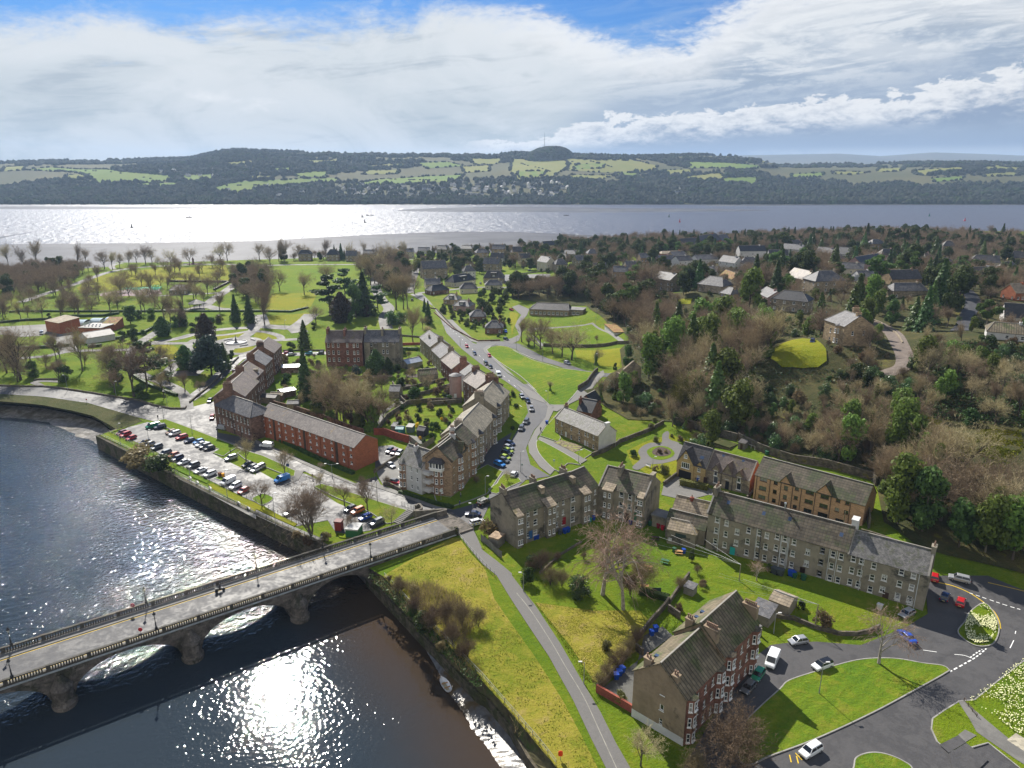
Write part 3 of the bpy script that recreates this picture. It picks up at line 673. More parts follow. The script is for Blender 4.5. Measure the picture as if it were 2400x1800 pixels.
for nm,st,w in(("park path","a180,770 a350,710 a640,615 a790,560 a920,515 a1100,480 a1400,455 a1900,440 a2212,455 b300,445 b920,442",6.5),("park path","a985,485 a965,465 a985,445 a1060,430",5),("park path","a1170,1140 a1300,1060 a1400,1000 a1490,955",5.5),("park path","a1190,1135 a1500,1090 a1700,1040 a1900,1005 a2212,985",6),("park path","a1250,1125 a1450,1125 a1650,1120 a1750,1090",5),("park path","a1165,1150 a1120,1240 a1150,1330 a1240,1400 a1400,1460 a1530,1520 a1600,1590 a1620,1700",4.5),("park path","a1490,835 a1640,830 a1760,800 a1880,825 a2020,835",7),("park path","a1780,795 a1860,730 a1940,680 a2050,600 a2140,540",7),("park path","a1100,850 a1280,845 a1500,830",3.5),("park path","a720,700 a1000,700 a1300,715 a1850,690 a1940,680",4),("park path","a180,1250 a400,1235 a600,1195 a880,1185 a1130,1180",4.5),("park path","a600,1190 a560,1090 a500,1050 a440,1020 a200,1010 a-50,1000",8),("park path","a1390,1275 a1560,1270",4),("park path","a1440,1400 a1480,1340 a1550,1290",5),("park path","a1380,1400 a1550,1385 a1740,1380",8),("park path","a1940,1205 a2040,1120 a2180,1020 b0,980",6),("park path","a1700,1090 a1620,1140 a1640,1180 a1760,1200",5),("park path","a1760,1110 a1900,1140 a2100,1140 b50,1105 b240,1095 b420,1085",5),("park path","a1840,1060 a2000,1045 a2150,1020 b0,1020 b100,1030 b200,1060 b220,1095",4),("park path","b0,970 b200,985 b330,985 b420,930 b480,870",9),("park path","b330,985 b380,1030",9),("park path","b0,880 b30,980",12),("park path","a380,1510 a330,1480 a290,1460 a370,1450 a520,1455",2.5),("park path","a1900,1205 a2080,1215 b0,1180 b60,1120",4),("park path","b1130,1000 b1110,900 b1150,820 b1080,740 b1030,620 b1050,480",7),("park path","b650,1060 b900,1040",5),("shore path","b1230,400 b1500,395 b2000,400 c0,420",5),("villa street","b1400,690 b1500,680 b1700,660 b1900,640 c0,640",5),("villa street","b1330,690 b1340,620 b1380,500 b1400,420",6)):
 rdl(nm,st,w,PATH,.1,grid=5)
sht('fountain circle',smooth([G('a2040,1120')+V3((math.cos(t)*13,math.sin(t)*13,0))for t in np.linspace(0,6.28,13)[:-1]]),PATH,.12,4)
sht('depot yard',"a0,980 a400,960 a410,1040 a350,1060 a180,1070 a0,1050",PAVE,.12,5)
sht('depot yard',"a540,980 a600,970 a640,1060 a600,1130 a480,1140 a500,1080",PAVE,.12,5)
sht('back lane',"b1190,1500 b1240,1480 b1270,1600 b1300,1659 f1200,190 f1120,250 f1080,330 f1050,420 f1020,400 f1090,240 f1240,130",PATH,.1,4)
sht('flats parking court',"f1030,640 f1060,540 f1180,530 f1290,580 f1230,620 f1100,700 f1030,740",ASPH,.12,3)
sht('corner car park',"f1060,810 f1040,750 f1240,640 f1240,900 f1100,880",PAVE,.13,3)
sht('rough bank',"j1110,20 j1350,285 j1640,575 j1960,915 j2212,1195 k240,1485 k400,1675 k600,1900 k800,1900 k740,1659 k600,1380 k440,1080 k200,700 k0,420 j2060,200 f1980,1600 f1850,1460 f1760,1330 f1700,1330 f1550,1400 f1300,1540 f1100,1659",ROUGHG,.06,4)
sht('rough slope',"k200,230 k700,300 k1100,300 k1300,500 k1000,700 k760,950 k700,900 k500,600",ROUGHG,.06,4)
#  far shore
def farz(x,y):
 x=np.asarray(x,float);y=np.asarray(y,float)
 az=np.degrees(np.arctan2(x,y));d=np.hypot(x,y)
 pxx=1200+FPX*x/(y*_c+60*_s)
 ys=np.interp(pxx,[-200,0,150,230,450,500,530,570,640,800,1000,1150,1205,1300,1330,1450,1550,1640,1700,1760,1830,2000,2250,2400,2700],[384,386,379,378,373,362,356,353,357,363,364,366,363,365,366,373,371,367,366,372,388,386,381,384,384])
 rd=3500.
 zr=CAMH+rd*np.tan(np.radians(16.7)*0+(np.arctan((900-ys)/FPX)-PITCH))
 yy=y*0+np.maximum(y,1)
 shore_=2075.
 s=np.clip((yy-shore_)/(rd-shore_),-.2,1.6)
 base=np.where(s<1,np.sin(np.clip(s,0,1)*np.pi/2)**1.15,1-.25*(s-1))
 nz=(np.sin(x*.0031+y*.002)*np.cos(y*.0042-x*.0012)+.5*np.sin(x*.0083+1.3)*np.sin(y*.0079))
 env=np.clip(s,0,1)*np.clip(1-s,0,1)*4
 z=-5.5+(zr+5.5)*base+env*nz*16
 z=np.where(s<0,-12,z)
 return z
def GF(s_):
 d=ray(px(s_));ts=np.arange(2000,5200,12.)
 z=CAMH+d[2]*ts;b=z<farz(d[0]*ts,d[1]*ts)
 t=ts[int(np.argmax(b))]if b.any()else 3480
 return V3((d[0]*t,d[1]*t,float(farz([d[0]*t],[d[1]*t])[0])))
def far_terrain():
 X=np.concatenate([np.linspace(-3600,3600,260)]);Y=np.concatenate([np.array([2060,2074,2078,2090]),np.linspace(2110,3600,90),np.linspace(3650,4600,10)])
 m=MB();nx=len(X)
 for y in Y:
  k=y/3400.
  zz=farz(X*k,np.full(nx,y));m.v+=[(float(x*k),float(y),float(z))for x,z in zip(X,zz)]
 for j in range(len(Y)-1):
  for i in range(nx-1):
   a=j*nx+i;m.f.append((a,a+1,a+nx+1,a+nx))
 return m
FARG=grass_mat('far moor grass',(.075,.085,.04),(.115,.105,.05),(.08,.07,.045),s=.003,tan=(.13,.15,.04),tthr=(.55,.65))
stc('far hills',far_terrain(),FARG,smooth=True)
FIELD=grass_mat('far field',(.1,.17,.03),(.15,.19,.035),(.12,.17,.03),s=.01)
FIELDY=grass_mat('far pale field',(.16,.18,.045),(.2,.19,.055),(.15,.16,.045),s=.01)
fields=[("z60,398 z120,393 z210,398 z290,404 z400,412 z410,425 z330,430 z230,432 z220,420 z150,402",0),("z420,412 z500,408 z500,422 z440,428",0),("z505,440 z560,427 z700,420 z790,418 z790,428 z700,435 z600,442 z590,452 z540,454 z505,448",0),("z580,414 z640,412 z625,421 z575,422",1),("z690,408 z770,402 z765,415 z700,418",0),("z975,384 z1050,381 z1090,390 z1000,396",0),("z900,420 z1000,414 z1088,410 z1070,426 z960,432 z830,434",0),("z850,389 z950,384 z960,390 z860,393",1),("z1200,374 z1260,372 z1340,380 z1320,400 z1290,420 z1210,425 z1195,400",1),("z1320,370 z1480,376 z1540,390 z1530,402 z1400,405 z1330,400 z1330,382",1),("z1610,380 z1700,382 z1790,392 z1750,400 z1620,395",0),("z1690,420 z1780,416 z1770,434 z1700,430",0),("z1630,412 z1690,406 z1700,420 z1640,425 z1580,420",1),("z1950,402 z2040,404 z2000,410 z1950,408",1),("z2140,402 z2250,392 z2270,402 z2160,412",1),("z2290,396 z2400,390 z2400,398 z2300,402",1),("z1340,410 z1440,412 z1400,422 z1330,418",1),("z300,432 z420,430 z430,438 z320,438",0),("z520,384 z600,380 z560,390",1),("z640,396 z690,392 z680,402 z630,406",0),("z1100,372 z1180,372 z1170,384 z1110,386",1),("z1350,386 z1420,384 z1410,396 z1345,398",0),("z1560,400 z1620,398 z1625,408 z1565,410",1),("z1850,410 z1930,406 z1925,414 z1855,418",0),("z2060,396 z2120,394 z2110,402 z2055,404",1),("z2180,420 z2260,414 z2250,424 z2190,428",0),("z2300,408 z2380,404 z2390,412 z2310,416",1),("z150,412 z210,410 z200,420 z160,422",1),("z10,392 z60,390 z55,400 z5,402",1),("z720,376 z800,374 z790,382 z715,384",1),("z860,400 z940,398 z930,408 z850,410",1),("z1080,392 z1150,388 z1145,402 z1090,406",1),("z1210,404 z1280,402 z1270,414 z1215,418",0),("z1440,404 z1500,406 z1490,416 z1445,414",0),("z1760,372 z1800,374 z1795,382 z1765,380",1),("z2000,386 z2060,384 z2050,390 z2005,392",1)]
FP=[]
for st,y_ in fields:
 p=[GF(q)for q in st.split()];FP.append(p)
 stc('field',drp(p,1.2,40,zf=farz),FIELDY if y_ else FIELD,kind='structure')
TOWN=[("z790,436","z1000,462",42),("z1000,428","z1330,464",95),("z500,436","z760,464",12),("z1500,440","z1640,462",8),("z370,400","z500,415",9)]
def far_woods():
 m=MB();rng=random.Random(5);n=0
 V0=[(1,0,0),(0,1,0),(-1,0,0),(0,-1,0)]
 def clump(x,y,z,r,h):
  k=len(m.v);a=rng.random()*1.5
  for i in range(5):
   t=a+i*1.2566;m.v.append((x+r*math.cos(t),y+r*math.sin(t),z-2))
  for i in range(5):
   t=a+.6+i*1.2566;rr=r*rng.uniform(.6,.95);m.v.append((x+rr*math.cos(t),y+rr*math.sin(t),z+h*rng.uniform(.5,.75)))
  m.v.append((x,y,z+h))
  for i in range(5):
   j=(i+1)%5;m.f+=[(k+i,k+j,k+5+i),(k+5+i,k+j,k+5+j),(k+5+i,k+5+j,k+10)]
 cand=[]
 while len(cand)<26000:
  y=2082+(3560-2082)*rng.random()**1.25;x=(rng.random()*2-1)*y*.8;cand.append((x,y))
 zz=farz([c[0]for c in cand],[c[1]for c in cand])
 bb=[(min(p.x for p in q),max(p.x for p in q),min(p.y for p in q),max(p.y for p in q))for q in FP]
 for(x,y),z in zip(cand,zz):
  d=math.sin(x*.004+y*.0016+1)+math.cos(y*.006-x*.0023)+.6*math.sin(x*.011)*math.cos(y*.013)
  low=(y<2450)
  if not low and d<.15:continue
  if any(b0<x<b1 and b2<y<b3 and isd((x,y),q)for(b0,b1,b2,b3),q in zip(bb,FP)):continue
  u_,v_=pj((x,y,z))
  if 780<u_<1330 and 428<v_<463 and rng.random()<.72:continue
  r=rng.uniform(6,13);clump(x,y,float(z),r,rng.uniform(8,17));n+=1
 for q in FP:
  for i in range(len(q)):
   a,b2=q[i],q[(i+1)%len(q)];L=(b2-a).length
   for _ in range(int(L/14)):
    p=a.lerp(b2,rng.random());clump(p.x+rng.uniform(-4,4),p.y+rng.uniform(-4,4),float(farz([p.x],[p.y])[0]),rng.uniform(4,8),rng.uniform(4,9))
  if len(q)>5:
   c=sum(q,V3())/len(q);a=q[0]
   for _ in range(14):p=a.lerp(c,rng.random()*1.6);clump(p.x,p.y,float(farz([p.x],[p.y])[0]),5,5)
 c=GF('z1289,372')
 for _ in range(420):
  t=rng.random()*6.283;q=rng.random()**.5;x=c.x+math.cos(t)*q*95;y=c.y+math.sin(t)*q*70
  z=float(farz([x],[y])[0]);clump(x,y,z+max(0,(1-q**3))*34,12,15)
 for a_,b__,n_,h_ in(("z40,384","z200,380",90,13),("z200,380","z470,376",150,13),("z700,362","z1130,365",260,14),("z1320,366","z1470,373",60,12),("z1600,372","z1780,378",130,17),("z1780,388","z2400,386",200,12),("z600,358","z720,362",30,8)):
  a,b=px(a_),px(b__)
  for _ in range(n_):
   t=rng.random();g_=(a[0]+(b[0]-a[0])*t,a[1]+(b[1]-a[1])*t+rng.uniform(0,6));p=GF(g_)
   clump(p.x,p.y,p.z,rng.uniform(9,17),rng.uniform(.7,1.2)*h_)
 return m
FWOOD=M('far wood',(.042,.046,.034),ro=1,var=.4,vs=.012,col2=(.035,.055,.02),c2=(.52,.6),c2s=.02,bu=0,spec=.05)
stc('far wood',far_woods(),FWOOD,kind='stuff',label='dark leafless woods covering the hills beyond the estuary',cat='wood')
def moor():
 m=MB();xs=np.linspace(-200,9500,120)
 rows=[(7200,40),(8200,180),(9000,1.),(9800,.8)]
 ridge=[]
 for x in xs:
  u_=1200+FPX*x/(9000*_c);yy=np.interp(u_,[1200,1450,1500,1600,1700,1850,1960,2060,2180,2300,2400,2700],[400,376,371,362,365,362,360,366,357,361,365,364])
  ridge.append(CAMH+9000*math.tan(math.atan((900-yy)/FPX)-PITCH)/math.cos(math.atan(x/9000))**0)
 for y,f in rows:
  for x,rz in zip(xs,ridge):m.v.append((float(x*y/9000),y,float(f if f>2 else rz*f)if f!=180 else float(60+.55*(rz-60))))
 n=len(xs)
 for j in range(3):
  for i in range(n-1):a=j*n+i;m.f.append((a,a+1,a+n+1,a+n))
 return m
stc('distant moor',moor(),M('moor',(.1,.09,.06),ro=1,var=.3,vs=.001,bu=0,spec=.05),smooth=True)
def far_house():
 m=MB();w,d,h,r=5.5,4.,5.2,3.4
 m.box(-w,w,-d,d,-3,h);nw=len(m.f)
 m.q((-w-.4,-d-.5,h-.3),(w+.4,-d-.5,h-.3),(w+.4,0,h+r),(-w-.4,0,h+r));m.q((w+.4,d+.5,h-.3),(-w-.4,d+.5,h-.3),(-w-.4,0,h+r),(w+.4,0,h+r))
 ng=len(m.f);m.q((-w,-d,h),(-w,0,h+r-.3),(-w,d,h));m.q((w,-d,h),(w,d,h),(w,0,h+r-.3))
 nr_=len(m.f);m.box(-w+.6,-w+1.6,-.5,.5,h,h+r+1.2)
 me=m.mesh('village_house');wl_,rf=M('white render far',(.62,.6,.56),ro=.8,var=.1,jit=True,bu=0),M('far slate',(.13,.13,.14),ro=.55,var=.2,bu=0,jit=True)
 me.materials.append(wl_);me.materials.append(rf)
 for i,p in enumerate(me.polygons):p.material_index=1 if nw<=i<ng else 0
 return me
fh=far_house();rng=random.Random(11)
for a_,b__,n_ in TOWN:
 a,b=px(a_),px(b__)
 for _ in range(n_):
  u_=rng.uniform(a[0],b[0]);v_=b[1]-(b[1]-a[1])*rng.random()**1.2
  p=GF((u_,v_))
  if p.y<2095:continue
  o=obj('village_house',fh,loc=p);o.rotation_euler=(0,0,rng.uniform(-.5,.5)+rng.choice([0,1.57]));sc=rng.uniform(.8,1.25);o.scale=(sc*rng.uniform(.9,1.5),sc,sc)
  lab=('large ' if sc>1.1 else 'small ' if sc<.92 else '')+'pale dark roofed house '+('by the water' if v_>458 else 'in the second row' if v_>453 else 'in the middle rows' if v_>442 else 'in the upper rows')+' of the far village, '+('left end' if u_<880 else 'left part' if u_<960 else 'centre' if u_<1080 else 'right part' if u_<1200 else 'right end')if u_>780 and u_<1340 else('small pale farm house among the fields of the far hillside' if v_<425 else 'small pale house half hidden by woods on the far shore, '+('far left' if u_<580 else 'left side' if u_<640 else 'below the middle field' if u_<800 else 'right side'))
  tag(o,lab,'house','houses on the far shore')
  #  haze
hz=MB();hz.box(-4200,9600,-70,10500,WZ-4,315,bot=True)
hm=bpy.data.materials.new('haze');hm.use_nodes=True;hm.node_tree.nodes.clear();g_=NT(hm.node_tree)
pv=g_.new('ShaderNodeVolumePrincipled');pv.inputs['Color'].default_value=(.5,.7,1,1);pv.inputs['Density'].default_value=.000072;pv.inputs['Anisotropy'].default_value=.2
ho=g_.new('ShaderNodeOutputMaterial');g_.l.new(pv.outputs[0],ho.inputs['Volume'])
HAZE=obj('haze',hz,hm,uv=False);HAZE['kind']='stuff';HAZE['label']='thin blue haze over the town, river and hills';HAZE['category']='haze'
#  building kit
GLS=[M('window glass',(.025,.03,.04),ro=.08,var=0,bu=0,spec=.8),M('window glass blind',(.3,.3,.29),ro=.2,var=0,bu=0,spec=.6),M('window glass curtain',(.1,.11,.12),ro=.12,var=0,bu=0,spec=.8)]
WFR=M('window frame white',(.8,.8,.78),ro=.45,var=0,bu=0)
WFB=M('window frame brown',(.1,.06,.04),ro=.5,var=0,bu=0)
HRL=M('grey harling',(.25,.22,.17),ro=.95,var=.22,vs=.35,col2=(.08,.075,.062),c2=(.52,.66),c2s=.22,bu=.35,bs=9)
HARLB=M('brown harling',(.27,.205,.14),ro=.95,var=.2,vs=.4,col2=(.1,.08,.06),c2=(.54,.68),c2s=.2,bu=.35,bs=9)
REDS=M('red sandstone',(.21,.1,.075),ro=.9,var=.2,vs=.6,pat='stone',col2=(.12,.055,.04),c2=(.5,.66),c2s=.3)
DRS=M('weathered red sandstone',(.2,.12,.09),ro=.9,var=.25,vs=.5,pat='stone',col2=(.07,.045,.035),c2=(.5,.66),c2s=.3)
BUFF=M('buff sandstone',(.36,.27,.17),ro=.9,var=.18,vs=.5,pat='stone',col2=(.16,.12,.08),c2=(.5,.68),c2s=.25)
GYS=M('grey stone',(.3,.25,.185),ro=.9,var=.2,vs=.5,pat='stone',col2=(.11,.1,.085),c2=(.5,.68),c2s=.25)
BRICK=M('orange red brick',(.34,.12,.062),ro=.9,var=.12,vs=.7,pat='brick',bu=.2)
OBRICK=M('pale orange brick',(.54,.33,.21),ro=.9,var=.1,vs=.7,pat='brick',bu=.2)
RBRICK=M('red brick wall',(.27,.075,.05),ro=.9,var=.2,vs=.5,pat='brick',bu=.3)
MBLOCK=M('brown cast stone',(.32,.225,.145),ro=.9,var=.15,vs=.6,pat='stone',ps=.7)
MBLOCKO=M('orange cast stone',(.27,.17,.115),ro=.9,var=.12,vs=.6,pat='stone',ps=.7)
WRD=M('pale render',(.56,.55,.54),ro=.85,var=.1,vs=.5)
PINKR=M('pink render',(.4,.27,.25),ro=.85,var=.12,vs=.5)
CRR=M('cream render',(.52,.47,.37),ro=.85,var=.1,vs=.5)
YBRICK=M('yellow brick',(.5,.36,.17),ro=.9,var=.12,vs=.6,pat='brick',bu=.2)
TILEB=M('brown concrete tile',(.088,.072,.05),ro=.72,var=.35,vs=.35,pat='tile',col2=(.06,.07,.03),c2=(.46,.6),c2s=.2,bu=.5,spec=.35)
TILEG=M('mossy tile',(.16,.13,.085),ro=.8,var=.3,vs=.3,pat='rib',ps=1.5,col2=(.09,.1,.04),c2=(.47,.6),c2s=.18,bu=.6,spec=.3)
TILET=M('tan tile',(.26,.21,.15),ro=.75,var=.2,vs=.3,pat='tile',col2=(.16,.13,.05),c2=(.5,.68),c2s=.2,bu=.5)
TILED=M('dark tile',(.055,.05,.05),ro=.55,var=.25,vs=.4,pat='tile',bu=.4,spec=.4)
TLY=M('grey concrete tile',(.165,.14,.125),ro=.6,var=.25,vs=.35,pat='rib',col2=(.26,.15,.02),c2=(.6,.68),c2s=.25,bu=.6,spec=.45)
RIB=M('ribbed tile',(.27,.24,.18),ro=.6,var=.2,vs=.4,pat='rib',ps=1.7,bu=.9,spec=.45)
SLT=M('slate',(.105,.105,.115),ro=.6,var=.3,vs=.5,pat='slate',bu=.35,spec=.3,col2=(.16,.15,.15),c2=(.5,.62),c2s=.6)
SLM=M('mossy slate',(.13,.125,.12),ro=.5,var=.4,vs=1.2,pat='slate',bu=.4,spec=.5,col2=(.08,.085,.05),c2=(.5,.62),c2s=.7)
SLB=M('brown slate',(.13,.1,.085),ro=.55,var=.3,vs=.5,pat='slate',bu=.35,spec=.45,col2=(.15,.12,.035),c2=(.55,.66),c2s=.3)
SLK=M('black slate',(.035,.036,.042),ro=.5,var=.2,vs=.5,pat='slate',bu=.3,spec=.35)
FLAT=M('flat roof felt',(.17,.165,.16),ro=.6,var=.3,vs=.3)
RUST=M('rusty corrugated sheet',(.3,.15,.05),ro=.8,var=.4,vs=.4,pat='rib',col2=(.2,.19,.03),c2=(.5,.6),c2s=.4)
ZINC=M('bare metal sheet',(.45,.47,.5),ro=.35,var=.15,vs=.5,metal=.6,bu=.1)
LEAD=M('roof edging stone',(.27,.25,.22),ro=.7,var=.15,bu=.1)
POT=M('clay chimney pot',(.22,.14,.1),ro=.9,var=.3,vs=3)
PIPE=M('pale pipe',(.55,.56,.56),ro=.5,var=0,bu=0)
PIPED=M('dark pipe',(.05,.045,.04),ro=.6,var=0,bu=0)
WOODB=M('dark wood',(.07,.045,.03),ro=.8,var=.2)
DOORS={k:M(k+' door',c,ro=.5,var=.05,bu=0)for k,c in dict(red=(.3,.01,.02),teal=(.02,.38,.36),black=(.015,.015,.018),brown=(.06,.03,.02),blue=(.03,.12,.3),green=(.03,.14,.06),white=(.7,.7,.7)).items()}
_wc={}
def win_mesh(w,h,st):
 k=(round(w,2),round(h,2),st)
 if k in _wc:return _wc[k]
 m=MB();t=.11 if w>.6 else.08;y0,y1=-.05,.05
 def bar(x0,x1,z0,z1,p=0):m.box(x0,x1,y0-p,y1,z0,z1,True)
 if st!='dark':
  bar(-w/2,-w/2+t,0,h);bar(w/2-t,w/2,0,h);bar(-w/2+t,w/2-t,0,t);bar(-w/2+t,w/2-t,h-t,h)
 else:
  t=.06;bar(-w/2,-w/2+t,0,h);bar(w/2-t,w/2,0,h);bar(-w/2+t,w/2-t,0,t);bar(-w/2+t,w/2-t,h-t,h)
 b=t*.75
 if st in('sash','grid','astragal'):bar(-w/2+t,w/2-t,h*.5-b/2,h*.5+b/2,.02)
 if st in('grid','case','wide','dark','astragal')and w>.8:bar(-b/2,b/2,t,h-t,.01)
 if st in('wide',):bar(-w/4-b/2,-w/4+b/2,t,h-t,.01);bar(w/4-b/2,w/4+b/2,t,h-t,.01)
 if st=='low':bar(-w/2+t,w/2-t,h*.3-b/2,h*.3+b/2,.02)
 if st=='astragal':
  for x in(-w/4,w/4):bar(x-.03,x+.03,h*.5,h-t)
  bar(-w/2+t,w/2-t,h*.75-.03,h*.75+.03)
 m.box(-w/2-.08,w/2+.08,-.24,0.,-.1,-.002,True)
 me=m.mesh('window');auto_uv(me);me.materials.append(WFB if st=='dark' else WFR)
 pm=MB();pm.q((-w/2+.02,.02,.02),(w/2-.02,.02,.02),(w/2-.02,.02,h-.02),(-w/2+.02,.02,h-.02))
 pn=[]
 for g_ in GLS:
  q=pm.mesh('pane');q.materials.append(g_);pn.append(q)
 _wc[k]=(me,pn);return _wc[k]
_pot=MB();_pot.lathe((0,0,0),[(.16,0),(.19,.08),(.13,.15),(.12,.62),(.16,.66),(.15,.74),(.09,.74)],7)
POTM=_pot.mesh('chimney_pot');POTM.materials.append(POT)
RW=random.Random(3)
def adw(par,loc,ang,w,h,st):
 me,pn=win_mesh(w,h,st)
 o=bpy.data.objects.new('window',me);COL.objects.link(o);o.parent=par;o.location=loc;o.rotation_euler=(0,0,ang)
 p=bpy.data.objects.new('pane',RW.choices(pn,(7,1.3,2))[0]);COL.objects.link(p);p.parent=o
 return o
KEEP=[]
class House:
 """A, B: world corners of the front wall (left, right seen from outside); depth goes inwards"""
 def __init__(s,label,A,B,depth,zb,ze,rise,wall=HRL,roof=TILEB,rtype='gable',name='house',cat='house',group=None,rp=.5,wins=(),style='sash',hip=(0,0),ov=.3,cop=False,under=1.5,side_mat=None,gables=(),flat=False,leanto=0):
  A=V3(A);B=V3(B);d=B-A;s.w=math.hypot(d.x,d.y);s.ang=math.atan2(d.y,d.x);s.d=depth
  s.A=A;s.u=V3((d.x,d.y,0))/s.w;s.inn=V3((-s.u.y,s.u.x,0));s.zb=zb;s.h=ze-zb;s.rise=rise;s.rp=rp
  c=A+s.u*s.w/2+s.inn*depth/2
  s.t=thing(name,label,cat,(A.x,A.y,zb),s.ang,group)
  KEEP.append((c.x,c.y,max(s.w,depth)*.5+2.5,A,s.u,s.inn,s.w,depth))
  s.wall,s.roof,s.style,s.ov,s.hip,s.rtype,s.cop,s.under=wall,roof,style,ov,hip,rtype,cop,under
  s.holes={0:[],1:[],2:[],3:[]};s.todo=[];s.gabs=list(gables);s.side_mat=side_mat
 def mp(s,side,a,out,z):
  w,d=s.w,s.d
  return[(a,-out,z),(w+out,a,z),(w-a,d+out,z),(-out,d-a,z)][side]
 def L(s,side):return(s.w,s.d,s.w,s.d)[side]
 def pick(s,p,side=0):
  """pixel -> (along, z) on a wall plane"""
  d=ray(px(p));u,inn=s.u,s.inn
  o=s.A
  if side==1:o=s.A+u*s.w
  if side==2:o=s.A+inn*s.d
  n=inn if side in(0,2)else u;den=d[0]*n.x+d[1]*n.y;t=(o.x*n.x+o.y*n.y)/den
  X=V3((d[0]*t,d[1]*t,CAMH+d[2]*t));r=X-s.A
  al=[r.dot(u),r.dot(inn),s.w-r.dot(u),s.d-r.dot(inn)][side]
  return al,X.z-s.zb
 def win(s,side,a,z,w=.95,h=1.5,st=None):
  a0,a1=a-w/2,a+w/2
  if a0<.15 or a1>s.L(side)-.15:return
  if z<s.h-.05-h+.02 and z>-.5:s.holes[side].append((a0,z,a1,z+h));
  elif z+h>s.h:
   s.todo.append((side,a,z,w,h,st,True));return
  s.todo.append((side,a,z,w,h,st,False))
 def cols(s,side,spec,n=3,fs=2.75,w=.95,h=1.5,st=None):
  """spec: centre pixels of the top-row windows; n floors below each"""
  for q in spec.split():
   k=n;ww,hh,ss=w,h,st
   if '*' in q:q,kk=q.split('*');k=int(kk)
   a,z=s.pick(q,side)
   z=min(z-hh/2,s.h-.12-hh)
   for i in range(k):s.win(side,a,z-i*fs,ww,hh,ss)
 def rows(s,side,n,zs,w=.95,h=1.5,st=None,m=1.4,skip=()):
  L=s.L(side)
  for i in range(n):
   a=m+(L-2*m)*(i+0.)/max(1,n-1)if n>1 else L/2
   for z in zs:
    if(i,z)not in skip:s.win(side,a,z,w,h,st)
 def door(s,side,a,w=1.,h=2.1,mat='brown',z=0):
  if isinstance(a,str):a,z=s.pick(a,side);z=max(0,z-h/2)
  m=MB();m.box(-w/2,w/2,-.04,.05,0,h);m.box(w/2-.2,w/2-.12,-.09,-.04,h*.45,h*.5)
  s.holes[side].append((a-w/2,z,a+w/2,z+h))
  o=obj('door',m,DOORS.get(mat)if isinstance(mat,str)else mat,s.t,loc=s.mp(side,a,-.1,z));o.rotation_euler=(0,0,side*math.pi/2)
 def chim(s,x,y,wx=2.2,wy=.8,top=1.4,pots=4,mat=None,along='y'):
  """x, y as fractions when <=1; top = height above ridge"""
  X=x*s.w if abs(x)<=1 else x;Y=y*s.d if abs(y)<=1 else y
  if along=='y':wx,wy=wy,wx
  zt=s.h+s.rise+top;z0=s.h*.6
  m=MB();m.box(X-wx/2,X+wx/2,Y-wy/2,Y+wy/2,z0,zt-.22);m.box(X-wx/2-.09,X+wx/2+.09,Y-wy/2-.09,Y+wy/2+.09,zt-.22,zt,True)
  c=obj('chimney',m,mat or s.wall,s.t)
  for i in range(pots):
   f=(i+.5)/pots-.5;o=bpy.data.objects.new('chimney_pot',POTM);COL.objects.link(o);o.parent=c
   o.location=(X+(f*wx*.86 if along=='x' else 0),Y+(f*wy*.86 if along=='y' else 0),zt-.02);o.scale=(1,1,RW.uniform(.8,1.25))
 def pipe(s,side,a,mat=PIPE,z1=None):
  if isinstance(a,str):a=s.pick(a,side)[0]
  m=MB();m.tube(s.mp(side,a,.1,-.3),s.mp(side,a,.1,z1 or s.h),.075,.075,5)
  obj('downpipe',m,mat,s.t,uv=False)
 def skyl(s,x,f,w=.7,l=1.,side=0,mat=None):
  """skylight on slope side (0 front, 2 back), f = 0 eaves .. 1 ridge"""
  if isinstance(x,str):
   x,f=s.on_slope(x)
  run=s.d*s.rp if side==0 else s.d*(1-s.rp);k=s.rise/run;ln=math.hypot(1,k)
  def pt(a,b,o):
   y=b*run;z=s.h+b*s.rise
   if side==0:return(a-0,y-o*k/ln,z+o/ln)
   return(a,s.d-y+o*k/ln,z+o/ln)
  m=MB();df=l/(run*ln)/2
  A_=[pt(x-w/2,f-df,.12),pt(x+w/2,f-df,.12),pt(x+w/2,f+df,.12),pt(x-w/2,f+df,.12)]
  B_=[pt(x-w/2,f-df,-.02),pt(x+w/2,f-df,-.02),pt(x+w/2,f+df,-.02),pt(x-w/2,f+df,-.02)]
  m.q(*A_)
  for i in range(4):m.q(B_[i],B_[(i+1)%4],A_[(i+1)%4],A_[i])
  obj('skylight',m,mat or M('skylight glass',(.06,.09,.16),ro=.06,var=0,bu=0,spec=.9),s.t)
 def on_slope(s,p):
  d=ray(px(p));run=s.d*s.rp;k=s.rise/run
  zE=s.zb+s.h;n=(-s.inn.x*k,-s.inn.y*k,1);c=zE-k*(s.A.dot(s.inn))
  t=(c-CAMH)/(d[0]*n[0]+d[1]*n[1]+d[2]);X=V3((d[0]*t,d[1]*t,0));r=X-V3((s.A.x,s.A.y,0))
  return r.dot(s.u),r.dot(s.inn)/run
